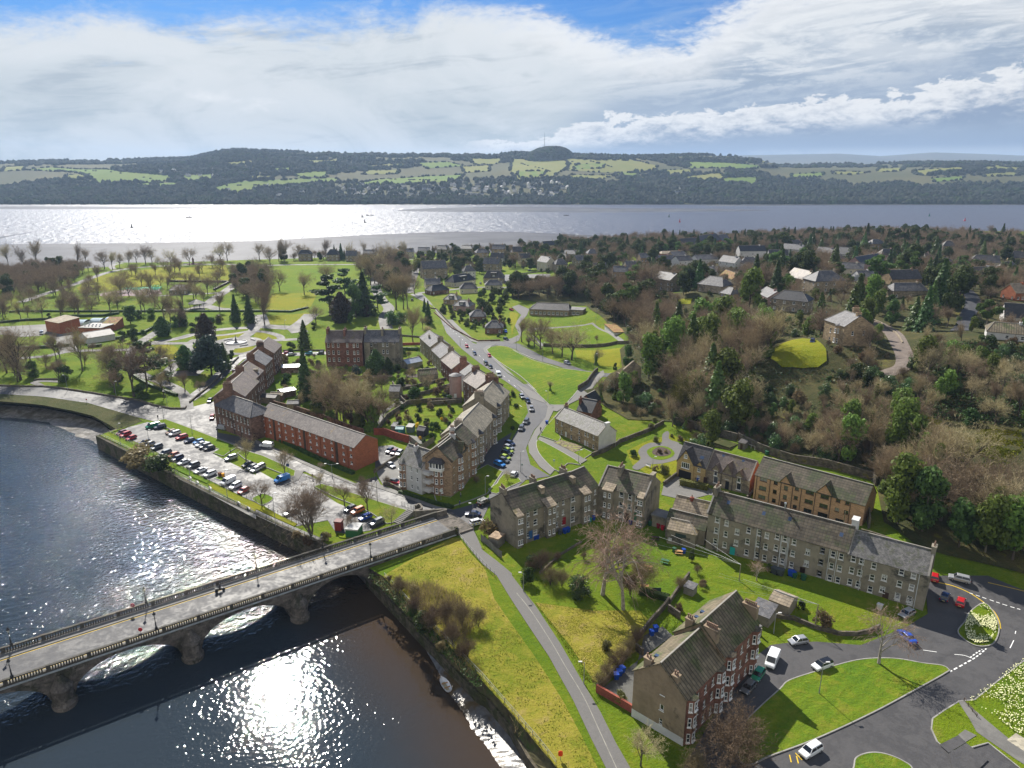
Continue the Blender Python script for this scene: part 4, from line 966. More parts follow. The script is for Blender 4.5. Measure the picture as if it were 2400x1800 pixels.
 def build(s):
  w,d,h=s.w,s.d,s.h;ry=d*s.rp;m=MB();ms=MB()
  for side in range(4):
   mb=ms if(s.side_mat and side in(1,3))else m
   L=s.L(side);H_=[q for q in s.holes[side]if q[2]>0 and q[0]<L]
   xs=sorted({0,L,*[q[0]for q in H_],*[q[2]for q in H_]});zs=sorted({-s.under,h,*[q[1]for q in H_],*[q[3]for q in H_]})
   xs=[x for x in xs if 0<=x<=L];zs=[z for z in zs if z<=h]
   for j in range(len(zs)-1):
    i=0
    while i<len(xs)-1:
     def hole(i):
      cx,cz=(xs[i]+xs[i+1])/2,(zs[j]+zs[j+1])/2
      return any(q[0]<cx<q[2]and q[1]<cz<q[3]for q in H_)
     if hole(i):i+=1;continue
     k=i
     while k+1<len(xs)-1 and not hole(k+1):k+=1
     mb.q(s.mp(side,xs[i],0,zs[j]),s.mp(side,xs[k+1],0,zs[j]),s.mp(side,xs[k+1],0,zs[j+1]),s.mp(side,xs[i],0,zs[j+1]));i=k+1
   for a0,z0,a1,z1 in H_:
    f=lambda a,o,z:s.mp(side,a,o,z);D=-.2
    mb.q(f(a0,0,z0),f(a1,0,z0),f(a1,D,z0),f(a0,D,z0));mb.q(f(a0,D,z1),f(a1,D,z1),f(a1,0,z1),f(a0,0,z1))
    mb.q(f(a0,0,z0),f(a0,D,z0),f(a0,D,z1),f(a0,0,z1));mb.q(f(a1,D,z0),f(a1,0,z0),f(a1,0,z1),f(a1,D,z1))
  mg=ms if s.side_mat else m
  if s.rtype=='gable':
   if not s.hip[0]:mg.q((0,d,h),(0,0,h),(0,ry,h+s.rise))
   if not s.hip[1]:mg.q((w,0,h),(w,d,h),(w,ry,h+s.rise))
  elif s.rtype=='gabley':
   m.q((0,0,h),(w,0,h),(w/2,0,h+s.rise));m.q((w,d,h),(0,d,h),(w/2,d,h+s.rise))
  for g_ in s.gabs:
   xc,gw,gr=g_[:3];gz=g_[3]if len(g_)>3 else 0;pr=g_[4]if len(g_)>4 else 0
   if gz:m.q((xc-gw/2,-pr,h),(xc+gw/2,-pr,h),(xc+gw/2,-pr,h+gz),(xc-gw/2,-pr,h+gz))
   m.q((xc-gw/2,-pr,h+gz),(xc+gw/2,-pr,h+gz),(xc,-pr,h+gz+gr))
   if pr>.2:
    m.q((xc-gw/2,-pr,-1),(xc+gw/2,-pr,-1),(xc+gw/2,-pr,h),(xc-gw/2,-pr,h))
   if pr or gz:
    for sx in(-1,1):
     x=xc+sx*gw/2;zb_=-1 if pr>.2 else h;yb=max(.3,(gz+.2)/(s.rise/ry))
     m.q(*([(x,-pr,zb_),(x,0 if not gz else yb,zb_),(x,0 if not gz else yb,h+gz),(x,-pr,h+gz)][::sx]))
  wo=obj('wall',m,s.wall,s.t)
  if s.side_mat:obj('gable_wall',ms,s.side_mat,s.t)
  r=MB();ov=s.ov;T=.16;gv=.12 if not s.cop else 0
  def slab(p,n=None):
   p=[V3(q)for q in p];nn=(p[1]-p[0]).cross(p[2]-p[0]).normalized()
   if nn.z<0:p.reverse();nn=-nn
   lo=[q-nn*T for q in p];r.q(*p);r.q(*reversed(lo))
   for i in range(len(p)):j=(i+1)%len(p);r.q(lo[i],lo[j],p[j],p[i])
  z_=.16
  if s.rtype=='gable':
   kf,kb=s.rise/ry,s.rise/(d-ry);h0,h1=s.hip
   x0,x1=(-ov if h0 else-gv),(w+ov if h1 else w+gv)
   rx0,rx1=(h0 if h0 else x0),(w-h1 if h1 else x1)
   slab([(x0,-ov,h-ov*kf+z_),(x1,-ov,h-ov*kf+z_),(rx1,ry,h+s.rise+z_),(rx0,ry,h+s.rise+z_)])
   slab([(x1,d+ov,h-ov*kb+z_),(x0,d+ov,h-ov*kb+z_),(rx0,ry,h+s.rise+z_),(rx1,ry,h+s.rise+z_)])
   if h0:slab([(x0,d+ov,h-ov*kb+z_),(x0,-ov,h-ov*kf+z_),(h0,ry,h+s.rise+z_)])
   if h1:slab([(x1,-ov,h-ov*kf+z_),(x1,d+ov,h-ov*kb+z_),(w-h1,ry,h+s.rise+z_)])
  elif s.rtype=='gabley':
   k=s.rise/(w/2)
   slab([(-ov,d+gv,h-ov*k+z_),(-ov,-gv-.15,h-ov*k+z_),(w/2,-gv-.15,h+s.rise+z_),(w/2,d+gv,h+s.rise+z_)])
   slab([(w+ov,-gv-.15,h-ov*k+z_),(w+ov,d+gv,h-ov*k+z_),(w/2,d+gv,h+s.rise+z_),(w/2,-gv-.15,h+s.rise+z_)])
  elif s.rtype=='mono':
   slab([(-ov,-ov,h+z_),(w+ov,-ov,h+z_),(w+ov,d+ov,h+s.rise+z_),(-ov,d+ov,h+s.rise+z_)])
   m2=MB();m2.q((0,d,h),(0,0,h),(0,d,h+s.rise));m2.q((w,0,h),(w,d,h),(w,d,h+s.rise));m2.q((w,d,h),(0,d,h),(0,d,h+s.rise),(w,d,h+s.rise));obj('wall',m2,s.wall,s.t)
  else:
   r.box(-ov,w+ov,-ov,d+ov,h,h+.35,True)
  for g_ in s.gabs:
   xc,gw,gr=g_[:3];gz=g_[3]if len(g_)>3 else 0;pr=g_[4]if len(g_)>4 else 0
   kf=s.rise/ry;gk=gr/(gw/2);o2=.22;ye=min((gr+gz)/kf,ry);yl=max(0,(gz-o2*gk)/kf)if gz else 0
   zt=h+gz+gr+z_+.05
   for sx in(-1,1):
    x=xc+sx*(gw/2+o2);ze_=h+gz-o2*gk+z_+.05
    slab([(xc,-pr-.25,zt),(x,-pr-.25,ze_),(x,yl,ze_),(xc,ye,zt)])
  obj('roof',r,s.roof,s.t)
  e=MB()
  if s.rtype=='gable':
   rx0,rx1=(s.hip[0]or 0),(w-(s.hip[1]or 0));e.box(rx0,rx1,ry-.13,ry+.13,h+s.rise+.12,h+s.rise+.27)
   if s.cop:
    for x,hp in((-.02,s.hip[0]),(w-.33,s.hip[1])):
     if hp:continue
     for y0,y1 in((-.3,ry),(d+.3,ry)):
      z0=h-.3*s.rise/abs(ry if y0<0 else d-ry);z1=h+s.rise
      p=[(x,y0,z0),(x+.35,y0,z0),(x+.35,y1,z1),(x,y1,z1)]
      if y0>0:p=[p[1],p[0],p[3],p[2]]
      q=[(a,b,c+.34)for a,b,c in p];e.q(*q)
      for i in range(4):j=(i+1)%4;e.q(p[i],p[j],q[j],q[i])
   for h_,xa,xb in((s.hip[0],0,1),(s.hip[1],w,-1)):
    if h_:
     for yy in(-ov,d+ov):e.tube((xa-xb*ov,yy,h+.1),(xa+xb*h_,ry,h+s.rise+.2),.09,.09,4)
  elif s.rtype=='gabley':e.box(w/2-.13,w/2+.13,-.2,d,h+s.rise+.12,h+s.rise+.27)
  if e.f:obj('ridge',e,LEAD,s.t)
  for side,a,z,w_,h_,st,prj in s.todo:
   pr=0
   if prj:
    for g_ in s.gabs:
     if abs(g_[0]-a)<g_[1]/2 and side==0 and len(g_)>4:pr=g_[4]
   adw(s.t,s.mp(side,a,(.06+pr)if prj else-.14,z),side*math.pi/2,w_,h_,st or s.style)
  return s
 def bay(s,side,a,w=2.4,pr=.9,z0=0,z1=None,floors=(0.9,),wh=1.5,roofh=1.2,mat=None,st='sash',rm=None,sidew=.55,ww=.85):
  """canted bay"""
  if isinstance(a,str):a=s.pick(a,side)[0]
  z1=z1 or s.h;c=w*.28;m=MB()
  F=[(a-w/2,0),(a-w/2+c,pr),(a+w/2-c,pr),(a+w/2,0)]
  for i in range(3):m.q(s.mp(side,F[i][0],F[i][1],z0-1),s.mp(side,F[i+1][0],F[i+1][1],z0-1),s.mp(side,F[i+1][0],F[i+1][1],z1),s.mp(side,F[i][0],F[i][1],z1))
  m.q(*[s.mp(side,x,y,z1)for x,y in F])
  b=obj('bay',m,mat or s.wall,s.t)
  for z in floors:
   me,pn=win_mesh(ww if w-2*c>1 else.8,wh,st)
   mid=s.mp(side,a,pr+.05,z);n=2 if w-2*c>1.9 else 1
   for q in range(n):
    off=0 if n==1 else(-.5+q)*(w-2*c)*.5
    adw(b,s.mp(side,a+off,pr+.05,z),side*math.pi/2,ww,wh,st)
   th=math.atan2(pr,c)
   for sx in(-1,1):
    x=a+sx*(w/2-c/2);adw(b,s.mp(side,x+sx*.04,pr/2+.04,z),side*math.pi/2+sx*th,sidew,wh,st)
  if roofh:
   r=MB();o_=.18;G_=[(a-w/2-o_,-.05),(a-w/2+c-o_*.4,pr+o_),(a+w/2-c+o_*.4,pr+o_),(a+w/2+o_,-.05)]
   ap=s.mp(side,a,-.5,z1+roofh)
   for i in range(3):r.q(s.mp(side,*G_[i],z1),s.mp(side,*G_[i+1],z1),ap)
   r.q(*[s.mp(side,x,y,z1-.03)for x,y in reversed(G_)]);obj('bay_roof',r,rm or s.roof,s.t)
  return b
def HP(label,pa,pb,zb,ze,depth,rise,**k):
 """front wall given by the pixels of its two eaves corners"""
 return House(label,P(pa,ze),P(pb,ze),depth,zb,ze,rise,**k)
def HG(label,pa,pb,h,depth,rise,**k):
 """front wall given by the pixels of its two base corners"""
 a,b=G(pa),G(pb);zb=min(a.z,b.z);return House(label,a,b,depth,zb,zb+h,rise,**k)
 #  the bridge
def build_bridge():
 t=thing('stone_bridge','long arched stone road bridge with pierced balustrades crossing the river','bridge',(nearB.x,nearB.y,0),math.atan2(-ax.y,-ax.x))
 W2=BW;o=nearB
 def loc(p):r=p-o;return(-(r.dot(ax)),-(r.dot(nrm)))
 LEN=(nearB-nearA).length+75
 STN=M('bridge stone',(.13,.115,.1),ro=.9,var=.4,vs=.4,pat='stone',ps=1.3,col2=(.05,.05,.035),c2=(.5,.62),c2s=.3,bu=.5)
 STR=M('bridge parapet stone',(.075,.068,.058),ro=.85,var=.35,vs=.8,col2=(.05,.05,.035),c2=(.5,.62),c2s=.8)
 CSTR=M('string course stone',(.34,.37,.38),ro=.7,var=.2,bu=0)
 def along(pxs,z):return loc(P(pxs,z))[0]
 piers=[along(q,WZ+.3)for q in("z708,1452","z461,1556","z152,1645")]
 sp=(piers[2]-piers[0])/2;piers.append(piers[2]+sp);piers.append(piers[3]+sp)
 ab=along("j955,60",WZ+.5)
 dz=BZ;und=dz-1.;spr=WZ+.6;pw=3.2
 bx=[ab-pw/2]+piers
 m=MB()
 y0,y1=-W2,0.
 def side_faces(xs,bots):
  for(xa,ba),(xb,bb)in zip(list(zip(xs,bots))[:-1],list(zip(xs,bots))[1:]):
   m.q((xb,y1,bb),(xa,y1,ba),(xa,y1,dz-.15),(xb,y1,dz-.15));m.q((xa,y0,ba),(xb,y0,bb),(xb,y0,dz-.15),(xa,y0,dz-.15))
   m.q((xa,y1,ba),(xb,y1,bb),(xb,y0,bb),(xa,y0,ba))
 for i in range(len(bx)-1):
  a,b=bx[i]+pw/2,bx[i+1]-pw/2;n=24;xs=[a+(b-a)*j/n for j in range(n+1)]
  hs=[spr+(und-spr)*math.sqrt(max(0,1-(2*j/n-1)**2))for j in range(n+1)]
  side_faces(xs,hs)
 for x in bx[1:]:
  m.box(x-pw/2,x+pw/2,y0,y1,WZ-4,dz-.16)
 m.box(bx[0]-26,bx[0]+pw/2,y0,y1,WZ-4,dz-.17)
 obj('arches',m,STN,t)
 for x in bx[1:]:
  for yy,sg in((0,1),(y0,-1)):
   c=MB();prof=[(2.5,-3),(2.5,.8),(2.3,.85),(2.1,1.4),(2.05,3.4),(2.2,3.5),(2.2,3.8),(1.2,5.),(.5,6.1)]
   n=14;k0=0
   for r_,z in prof:
    for j in range(n+1):
     th=math.pi*j/n;c.v.append((x+r_*.82*math.cos(th),yy+sg*r_*1.05*math.sin(th),WZ+z))
   for q in range(len(prof)-1):
    for j in range(n):
     a=q*(n+1)+j;f=(a,a+1,a+n+2,a+n+1);c.f.append(f if sg>0 else tuple(reversed(f)))
   obj('cutwater',c,STN,t)
 d=MB();d.box(-0,LEN,y0+.02,y1-.02,dz-.16,dz);obj('deck',d,ASPH,t)
 pv_=MB();pv_.box(0,LEN,y0+.45,y0+2.3,dz+.001,dz+.13);obj('pavement',pv_,PAVE,t)
 pv_=MB();pv_.box(0,LEN,y1-1.1,y1-.45,dz+.001,dz+.13);obj('pavement',pv_,PAVE,t)
 for yy in(y0+2.5,y1-1.3):
  yl=MB();yl.box(0,LEN,yy-.07,yy+.07,dz+.001,dz+.012);obj('yellow_line',yl,YELLOW,t)
 for yy,sg in((y1,1),(y0,-1)):
  r=MB();r.box(-.2,LEN,yy-.42 if sg>0 else yy,yy if sg>0 else yy+.42,dz-.15,dz+.22);r.box(-.2,LEN,min(yy-.46*sg,yy+.05*sg),max(yy-.46*sg,yy+.05*sg),dz+.92,dz+1.15)
  rail_=r
  sc=MB();sc.box(-.2,LEN,min(yy,yy+.28*sg),max(yy,yy+.28*sg),dz-.38,dz-.16);obj('string_course',sc,CSTR,t)
  b_=rail_;x=3.4;cy=yy-.21*sg;i=0
  peds=[]
  while x<LEN:
   if i%14==13:peds.append(x);x+=.75
   else:
    b_.box(x-.11,x+.11,cy-.12,cy+.12,dz+.22,dz+.92);x+=.42
   i+=1
  obj('balustrade',b_,STR,t)
  for p_ in peds[:60]:
   q=MB();q.box(p_-.55,p_+.12,cy-.24,cy+.24,dz+0.,dz+1.22);obj('pedestal',q,STR,t)
  q=MB();q.box(-1.,3.2,cy-.3,cy+.3,dz-.3,dz+1.2);obj('end_block',q,STR,t)
 return t,LEN,loc,piers
BR,BLEN,brloc,PIERS=build_bridge()
def brw(x,y,z):return V3((nearB.x,nearB.y,0))-ax*x-nrm*y+V3((0,0,z))
cw=wst(smooth([brw(-.5,-BW+.2,0),brw(-4,-BW+.2,0),G('f1380,1165'),G('f1425,1145'),G('f1435,1125'),G('f1412,1105'),G('f1380,1122')],False),lambda p:hgt(p[0],p[1])-.6,lambda p:BZ+1.15,.5)
tag(obj('curved_wall',cw,M('wall stone',(.15,.135,.115),ro=.9,var=.3,vs=.8,pat='stone')),'curved stone wall at the end of the bridge beside the steps','wall')
ww_=wst([brw(0,0,0),brw(-.8,-.2,0),G('f1725,1290')],lambda p:hgt(p[0],p[1])-2,lambda p:BZ+1.2,.6)
tag(obj('end_wall',ww_,QWALL),'low stone end wall where the foot path meets the bridge','wall')
st_=MB()
a_,b_=G('f1210,1205'),G('f1345,1130');dv=(b_-a_);n_=10
for i in range(n_):
 c=a_+dv*(i+.5)/n_;st_.obox((c.x,c.y),(dv.normalized().x,dv.normalized().y),dv.length/n_*1.02,2.2,-1.6,hgt(c.x,c.y)+.15+.13*(i+1))
tag(obj('stone_steps',st_,PAVE),'flight of stone steps from the triangle lawn up to the bridge end','steps')
#  the houses
b=HP('brown tenement half with a white base band on its near gable','k1055,815','k1510,1065',-.6,8.7,12.,3.9,wall=HARLB,roof=TILEG,rtype='gabley',name='tenement',cat='tenement',rp=.5,ov=.25,cop=False,under=1)
F1=b
b.side_mat=None
b.win(0,*b.pick('k1302,1005'),.75,1.1,'plain');b.win(0,*b.pick('k1293,1137'),.75,1.1,'plain');b.win(0,*b.pick('k1283,1258'),.6,1.1,'grid')
b.holes[0]=[(a0,z0-.55,a1,z1-.55)for a0,z0,a1,z1 in b.holes[0]];b.todo=[(x[0],x[1],x[2]-.55,*x[3:])for x in b.todo]
for a_,st in((1.2,'bay'),(3.6,0),(6.,0),(8.4,0),(10.7,'bay')):
 for z in(.9,3.7,6.4):
  if st=='bay':continue
  b.win(1,a_,z+.3,.9,1.6)
b.build()
for a_ in(1.5,10.4):b.bay(1,a_,2.2,.8,0,8.9,(1.1,4.,6.8),1.6,.7,REDS,rm=TILEB)
fr=MB();fr.box(0.,F1.w,-.05,-.003,-.5,1.95);obj('white_base',fr,WRD,F1.t)
def fcg(b,side,mat,z0=-.5,z1=None,out=.05):
 m=MB();L=b.L(side);z1=z1 or b.h;H_=[q for q in b.holes[side]]
 xs=sorted({0,L,*[q[0]for q in H_],*[q[2]for q in H_]});zs=sorted({z0,z1,*[q[1]for q in H_],*[q[3]for q in H_]})
 for j in range(len(zs)-1):
  for i in range(len(xs)-1):
   cx,cz=(xs[i]+xs[i+1])/2,(zs[j]+zs[j+1])/2
   if any(q[0]<cx<q[2]and q[1]<cz<q[3]for q in H_):continue
   m.q(b.mp(side,xs[i],out,zs[j]),b.mp(side,xs[i+1],out,zs[j]),b.mp(side,xs[i+1],out,zs[j+1]),b.mp(side,xs[i],out,zs[j+1]))
 obj('street_front',m,mat,b.t)
fcg(F1,1,REDS)
def chy(b,xf,y,w=.8,l=1.8,top=1.2,pots=3,z0=None,mat=None):
 """stack for gabley houses; xf across, y along, z from roof surface"""
 X=xf*b.w;zr=b.h+b.rise*(1-abs(X-b.w/2)/(b.w/2));m=MB();zt=(z0 or zr)+top
 m.box(X-l/2,X+l/2,y-w/2,y+w/2,b.h*.7,zt-.2);m.box(X-l/2-.1,X+l/2+.1,y-w/2-.1,y+w/2+.1,zt-.2,zt,True)
 c=obj('chimney',m,mat or b.wall,b.t)
 for i in range(pots):
  o=bpy.data.objects.new('chimney_pot',POTM);COL.objects.link(o);o.parent=c;o.location=(X+((i+.5)/pots-.5)*l*.85,y,zt-.02)
chy(F1,.24,.5,.9,1.3,1.5,2);chy(F1,.76,.5,.9,1.,1.,2)
e0=F1.A+F1.inn*12.;e1=F1.A+F1.u*F1.w+F1.inn*12.
F2=House('brown tenement half with the higher roof and skylights, behind the white-based gable',(e0.x,e0.y,0),(e1.x,e1.y,0),12.6,-.4,9.5,4.1,wall=HARLB,roof=TILEG,rtype='gabley',name='tenement',cat='tenement',ov=.25)
for a_ in(3.9,6.3,8.7):
 for z in(1.,3.9,6.8):F2.win(1,a_,z+.3,.9,1.6)
F2.build()
for a_ in(1.7,10.9):F2.bay(1,a_,2.2,.8,0,9.6,(1.1,4.2,7.2),1.6,.7,REDS,rm=TILEB)
fcg(F2,1,REDS)
chy(F2,.28,.3,.9,1.3,1.6,3);chy(F2,.7,.3,.9,2.4,1.6,7);chy(F2,.82,12.2,.9,2.6,1.6,7)
for b,ys in((F1,(3,)),(F2,(3.5,5.5))):
 for y in ys:
  k=MB();X=b.w*.22;z=b.h+b.rise*.44+.25;k.box(X-.4,X+.4,y,y+.6,z-.3,z+.12);obj('skylight',k,M('skylight glass',(.06,.09,.16),ro=.06,var=0,bu=0),b.t)
B2=HP('long grey harled tenement with white sash windows and a turquoise door, behind the drying green','p150,390','h690,1455',1.,9.9,8.6,3.9,wall=HRL,roof=TILEB,name='tenement',cat='tenement',cop=False)
B2.cols(0,'p300,500*3 p465,560*3 p845,685*3 p1030,728*3 p1160,772*3 p1340,790*3 p1475,832*3 p1632,885*3 p2120,1035*3',3,2.75,.95,1.45)
B2.cols(0,'p645,710*2 p1870,1055*2',2,2.75,1.,1.5,'astragal')
B2.cols(0,'h80,1315*3 h145,1335*3 h225,1365*3 h470,1440*3 h562,1472*3 h632,1492*3',3,2.75,.95,1.45);B2.cols(0,'h342,1450*2',2,2.75,1.,1.5,'astragal')
B2.door(0,'p562,1048',1.2,2.1,'teal');B2.door(0,'p1770,1405',1.1,2.1,'brown');B2.door(0,'h295,1620',1.1,2.1,'brown')
for a_ in('p335,700','p970,900','p1390,1000','p1510,1000','h100,1500','h165,1500','h520,1550','h580,1600'):B2.pipe(0,a_)
B2.pipe(0,'p1055,800',PIPED)
B2.cop=False
B2.build();B2.chim(.004,.5,2.4,.9,1.3,4);B2.chim(.995,.62,2.,1.2,1.6,0,WRD)
cp=MB();ry=B2.d/2
for y0,y1 in((-.3,ry),(B2.d+.3,ry)):
 p=[(-.35,y0,B2.h-.2),(0.,y0,B2.h-.2),(0.,y1,B2.h+B2.rise),(-.35,y1,B2.h+B2.rise)]
 if y0>0:p=[p[1],p[0],p[3],p[2]]
 q=[(a,c,z+.45)for a,c,z in p];cp.q(*q)
 for i in range(4):j=(i+1)%4;cp.q(p[i],p[j],q[j],q[i])
obj('gable_coping',cp,LEAD,B2.t)
for q in('p500,205','p1110,395','p1560,495','h190,1168','h635,1303'):B2.skyl(q,0,.7,.9)
vt=MB();X,Y=B2.w*.52,B2.d*.5;vt.tube((X,Y,B2.h+B2.rise),(X,Y,B2.h+B2.rise+1.2),.18,.18,6);vt.tube((X,Y,B2.h+B2.rise+1.2),(X,Y,B2.h+B2.rise+1.5),.3,.25,6);obj('roof_vent',vt,ZINC,B2.t)
e1=B2.A+B2.u*B2.w
g2=P('l1395,3',9.6)
B2b=House('grey harled tenement with a mossy slate roof at the right end of the long row',(e1.x,e1.y,0),(g2.x,g2.y,0),8.6,1.4,9.7,3.4,wall=HRL,roof=SLM,name='tenement',cat='tenement',cop=True)
B2b.cols(0,'h738,1510*3 h810,1530*3 h915,1572*3',3,2.7,.95,1.45);B2b.cols(0,'l1160,-70*3 l1265,-35*3',4,2.7,.95,1.4);B2b.cols(0,'l1005,15*2',2,2.7,1.,1.4,'astragal')
B2b.win(0,*[v-d for v,d in zip(B2b.pick('l1120,185'),(0,.7))]);B2b.win(0,*[v-d for v,d in zip(B2b.pick('l1228,222'),(0,.7))])
B2b.door(0,'l1010,200',1.1,2.1,'brown');B2b.pipe(0,'l790,60');B2b.pipe(0,'l1300,50')
B2b.build();B2b.chim(.985,.5,1.6,.8,1.2,2)
A0=P('m785,1160',8.8);A1=P('m1990,760',8.8)
B3=House('grey tenement with a big blank gable and dark tiled roof at the road junction',(A0.x,A0.y,0),(A1.x,A1.y,0),10.2,.3,8.8,3.6,wall=HRL,roof=TILEB,name='tenement',cat='tenement',side_mat=None)
B3.cols(0,'m905,1100*3 m1018,1135*3 m1395,1010*3 m1525,880*3 m1625,925*3 m1970,810*3',3,2.75,.75,1.4)
B3.cols(0,'m1145,1030*3 m1330,1035*3 m1800,800*3',3,2.75,1.2,1.5,'sash')
B3.door(0,'m1640,1260',1.1,2.1,'red');B3.door(0,'m1060,1500',1.2,2.2,'blue')
for a_ in('m800,1300','m865,1300','m990,1200','m1300,1250','m1360,1200','m1500,1000','m1750,1000','m1950,950'):B3.pipe(0,a_,PIPE)
B3.build()
B3.chim(.02,.52,2.,.9,1.2,4);B3.chim(.47,.3,1.6,1.,-.2,0,GYS);B3.chim(.47,.62,2.,.8,1.,5);B3.chim(.93,.3,1.6,1.,-.2,0,GYS);B3.chim(.92,.62,2.2,.8,1.,5)
def osh(b,xa,wa,hh,pr=1.2,mat=None,roof=None,wins=2):
 if isinstance(xa,str):xa=b.pick(xa,0)[0]
 t_=MB();z=hh;m=MB()
 m.q((xa-wa/2,-pr,-1),(xa+wa/2,-pr,-1),(xa+wa/2,-pr,z),(xa-wa/2,-pr,z));m.q((xa+wa/2,-pr,-1),(xa+wa/2,.2,-1),(xa+wa/2,.2,z),(xa+wa/2,-pr,z));m.q((xa-wa/2,.2,-1),(xa-wa/2,-pr,-1),(xa-wa/2,-pr,z),(xa-wa/2,.2,z))
 o=obj('outshot',m,mat or b.wall,b.t)
 for i in range(3):
  for sx in((-.25,.25)if wins==2 else(0,)):adw(o,(xa+sx*wa,-pr-.05,1.+i*2.75),0,.6,1.2,'sash')
 r=MB();k=b.rise/(b.d*b.rp);zt=z+.15;y1=2.2;o2=.2
 p=[(xa-wa/2-o2,-pr-.25,zt),(xa+wa/2+o2,-pr-.25,zt),(xa+wa/2+o2,y1,zt+(y1+pr)*k*.62),(xa-wa/2-o2,y1,zt+(y1+pr)*k*.62)]
 lo=[(a,c,d-.2)for a,c,d in p];r.q(*p);r.q(*reversed(lo))
 for i in range(4):j=(i+1)%4;r.q(lo[i],lo[j],p[j],p[i])
 obj('outshot_roof',r,roof or b.roof,b.t)
osh(B3,'m840,1300',1.5,8.3,1.,roof=TILET);osh(B3,'m1370,1250',2.6,8.3,1.2,roof=TILET);osh(B3,'m1990,1000',2.2,8.3,1.,roof=TILET)
C1=P('n20,650',8.8);C2=P('n835,852',8.8)
mid0=B3.A+B3.u*B3.w
B3m=House('shaded inner corner bay of the bent grey tenement above the lawns',(mid0.x,mid0.y,0),(C1.x,C1.y,0),9.9,.3,8.8,3.6,wall=HRL,roof=TILEB,name='tenement',cat='tenement')
B3m.rows(0,2,(.9,3.7,6.4),.9,1.4,'astragal',m=1.2)
B3m.build()
B3c=House('grey tenement wing with a tall shaded right gable next to the low club building',(C1.x,C1.y,0),(C2.x,C2.y,0),10.,.3,8.8,3.6,wall=HRL,roof=TILEB,name='tenement',cat='tenement',cop=True)
B3c.cols(0,'n50,680*3 n415,750*3 n690,810*3',3,2.75,1.1,1.5,'low');B3c.cols(0,'n560,845*2',2,2.75,.9,1.6,'sash')
B3c.door(0,'n510,1190',1.,2.1,'brown');B3c.door(0,'n665,1190',1.,2.1,'green')
for a_ in('n120,900','n460,900','n600,900','n715,1000','n800,950'):B3c.pipe(0,a_)
B3c.build();B3c.chim(.33,.42,2.4,.9,1.2,4);B3c.chim(.975,.5,2.2,.9,.8,0)
osh(B3c,'n200,900',2.6,8.3,1.1,roof=TILET);osh(B3c,'n760,950',1.3,8.3,.9,roof=TILET)
B3c.skyl('n265,385',0);B3c.skyl('n870,525',0,.6,.6)
b=HP('low grey harled hall with brown tiled roof and a dark sign between the tenements','n1215,1390','n1700,1500',.7,4.3,5.,1.5,wall=HRL,roof=TILET,name='hall',cat='hall',hip=(0,2.2))
sg=MB();a_,z_=b.pick('n1440,1515');sg.box(a_-1.25,a_+1.25,-.09,-.01,z_-.45,z_+.45,True);b.build();obj('sign_board',sg,M('dark sign',(.03,.05,.05),ro=.5,var=0,bu=0),b.t)
sb=MB();a_,z_=b.pick('n1260,1575');sb.box(a_-.4,a_+.4,-.3,-.01,z_-.35,z_+.35,True);obj('meter_box',sb,WRD,b.t)
b=HP('brown tiled lean-to range with a skylight at the back of the hall','n1190,1255','n1865,1425',.8,4.9,5.,2.,wall=HRL,roof=TILEB,name='club_range',cat='hall',rtype='gable');b.build();b.skyl('n1630,1295',0,.9,1.)
b=HP('long brown tiled roof range facing the villa drive behind the hall','n1310,1025','n1910,1165',1.,5.2,5.4,2.2,wall=HRL,roof=TILET,name='club_range',cat='hall');b.build();b.chim(.45,.42,.7,.7,.5,1,RBRICK)
b=HP('small flat roofed extension in the shade beside the tall grey gable','n950,1160','n1180,1225',.7,3.6,3.4,.5,wall=HRL,roof=FLAT,name='extension',cat='extension',rtype='flat');b.build()
V1=HP('yellow brick modern house with a black garage door and steep gable','s205,580','s690,715',1.5,6.2,7.6,4.4,wall=YBRICK,roof=TILED,name='villa',cat='house')
gx,gw=V1.w*.31,V1.w*.6;V1.gabs=[(gx,gw,3.9,0,.35),(V1.w*.8,V1.w*.24,1.4,0,0.)]
V1.win(0,*[v-d for v,d in zip(V1.pick('s355,665'),(0,.8))],2.4,1.7,'wide');V1.win(0,gx,6.2,.95,1.1,'grid');V1.win(0,V1.pick('s580,700')[0],3.,.95,1.2,'grid');V1.win(0,V1.pick('s570,835')[0],.8,1.,1.1,'grid')
V1.win(0,V1.w*.96,3.2,.6,1.,'plain')
V1.build()
gd=MB();a_=V1.pick('s342,820')[0];gd.box(a_-1.9,a_+1.9,-.45,-.352,0,2.3,True);obj('garage_door',gd,DOORS['black'],V1.t);
dd=MB();a_=V1.pick('s688,890')[0];dd.box(a_-.5,a_+.5,-.06,-.004,0,2.,True);obj('door',dd,DOORS['brown'],V1.t)
V1.todo=[];fw=V1.t
for ch in[c for c in V1.t.children if c.name.startswith('window')]:
 if ch.location.x<gx+gw/2 and ch.location.y>-.2:ch.location.y=-.38
V1.skyl('s632,535',0,1.1,.9)
V2=HP('grey stone villa with three white edged gables and slate roof','s700,720','s1462,935',1.6,6.,7.8,4.2,wall=GYS,roof=SLB,name='villa',cat='house',side_mat=BRICK,cop=True)
for q,gw,gr,gz in(('s875,740',2.,1.4,.5),('s1070,800',3.1,3.,0),('s1275,860',2.,1.4,.5)):
 a_=V2.pick(q)[0];V2.gabs.append((a_,gw,gr,gz,.06))
 V2.win(0,a_,3.1 if gw<3 else 2.9,1.,1.5,'plain')
for q in('s865,900','s1262,1020'):V2.win(0,V2.pick(q)[0],.8,1.35,2.,'plain')
V2.door(0,V2.pick('s1065,975')[0],1.1,2.4,'black')
for a_ in('s965,850','s1160,900'):V2.pipe(0,V2.pick(a_)[0],PIPED)
V2.build();V2.skyl('s1003,500',0,.7,.7);V2.skyl('s1345,590',0,.7,.7)
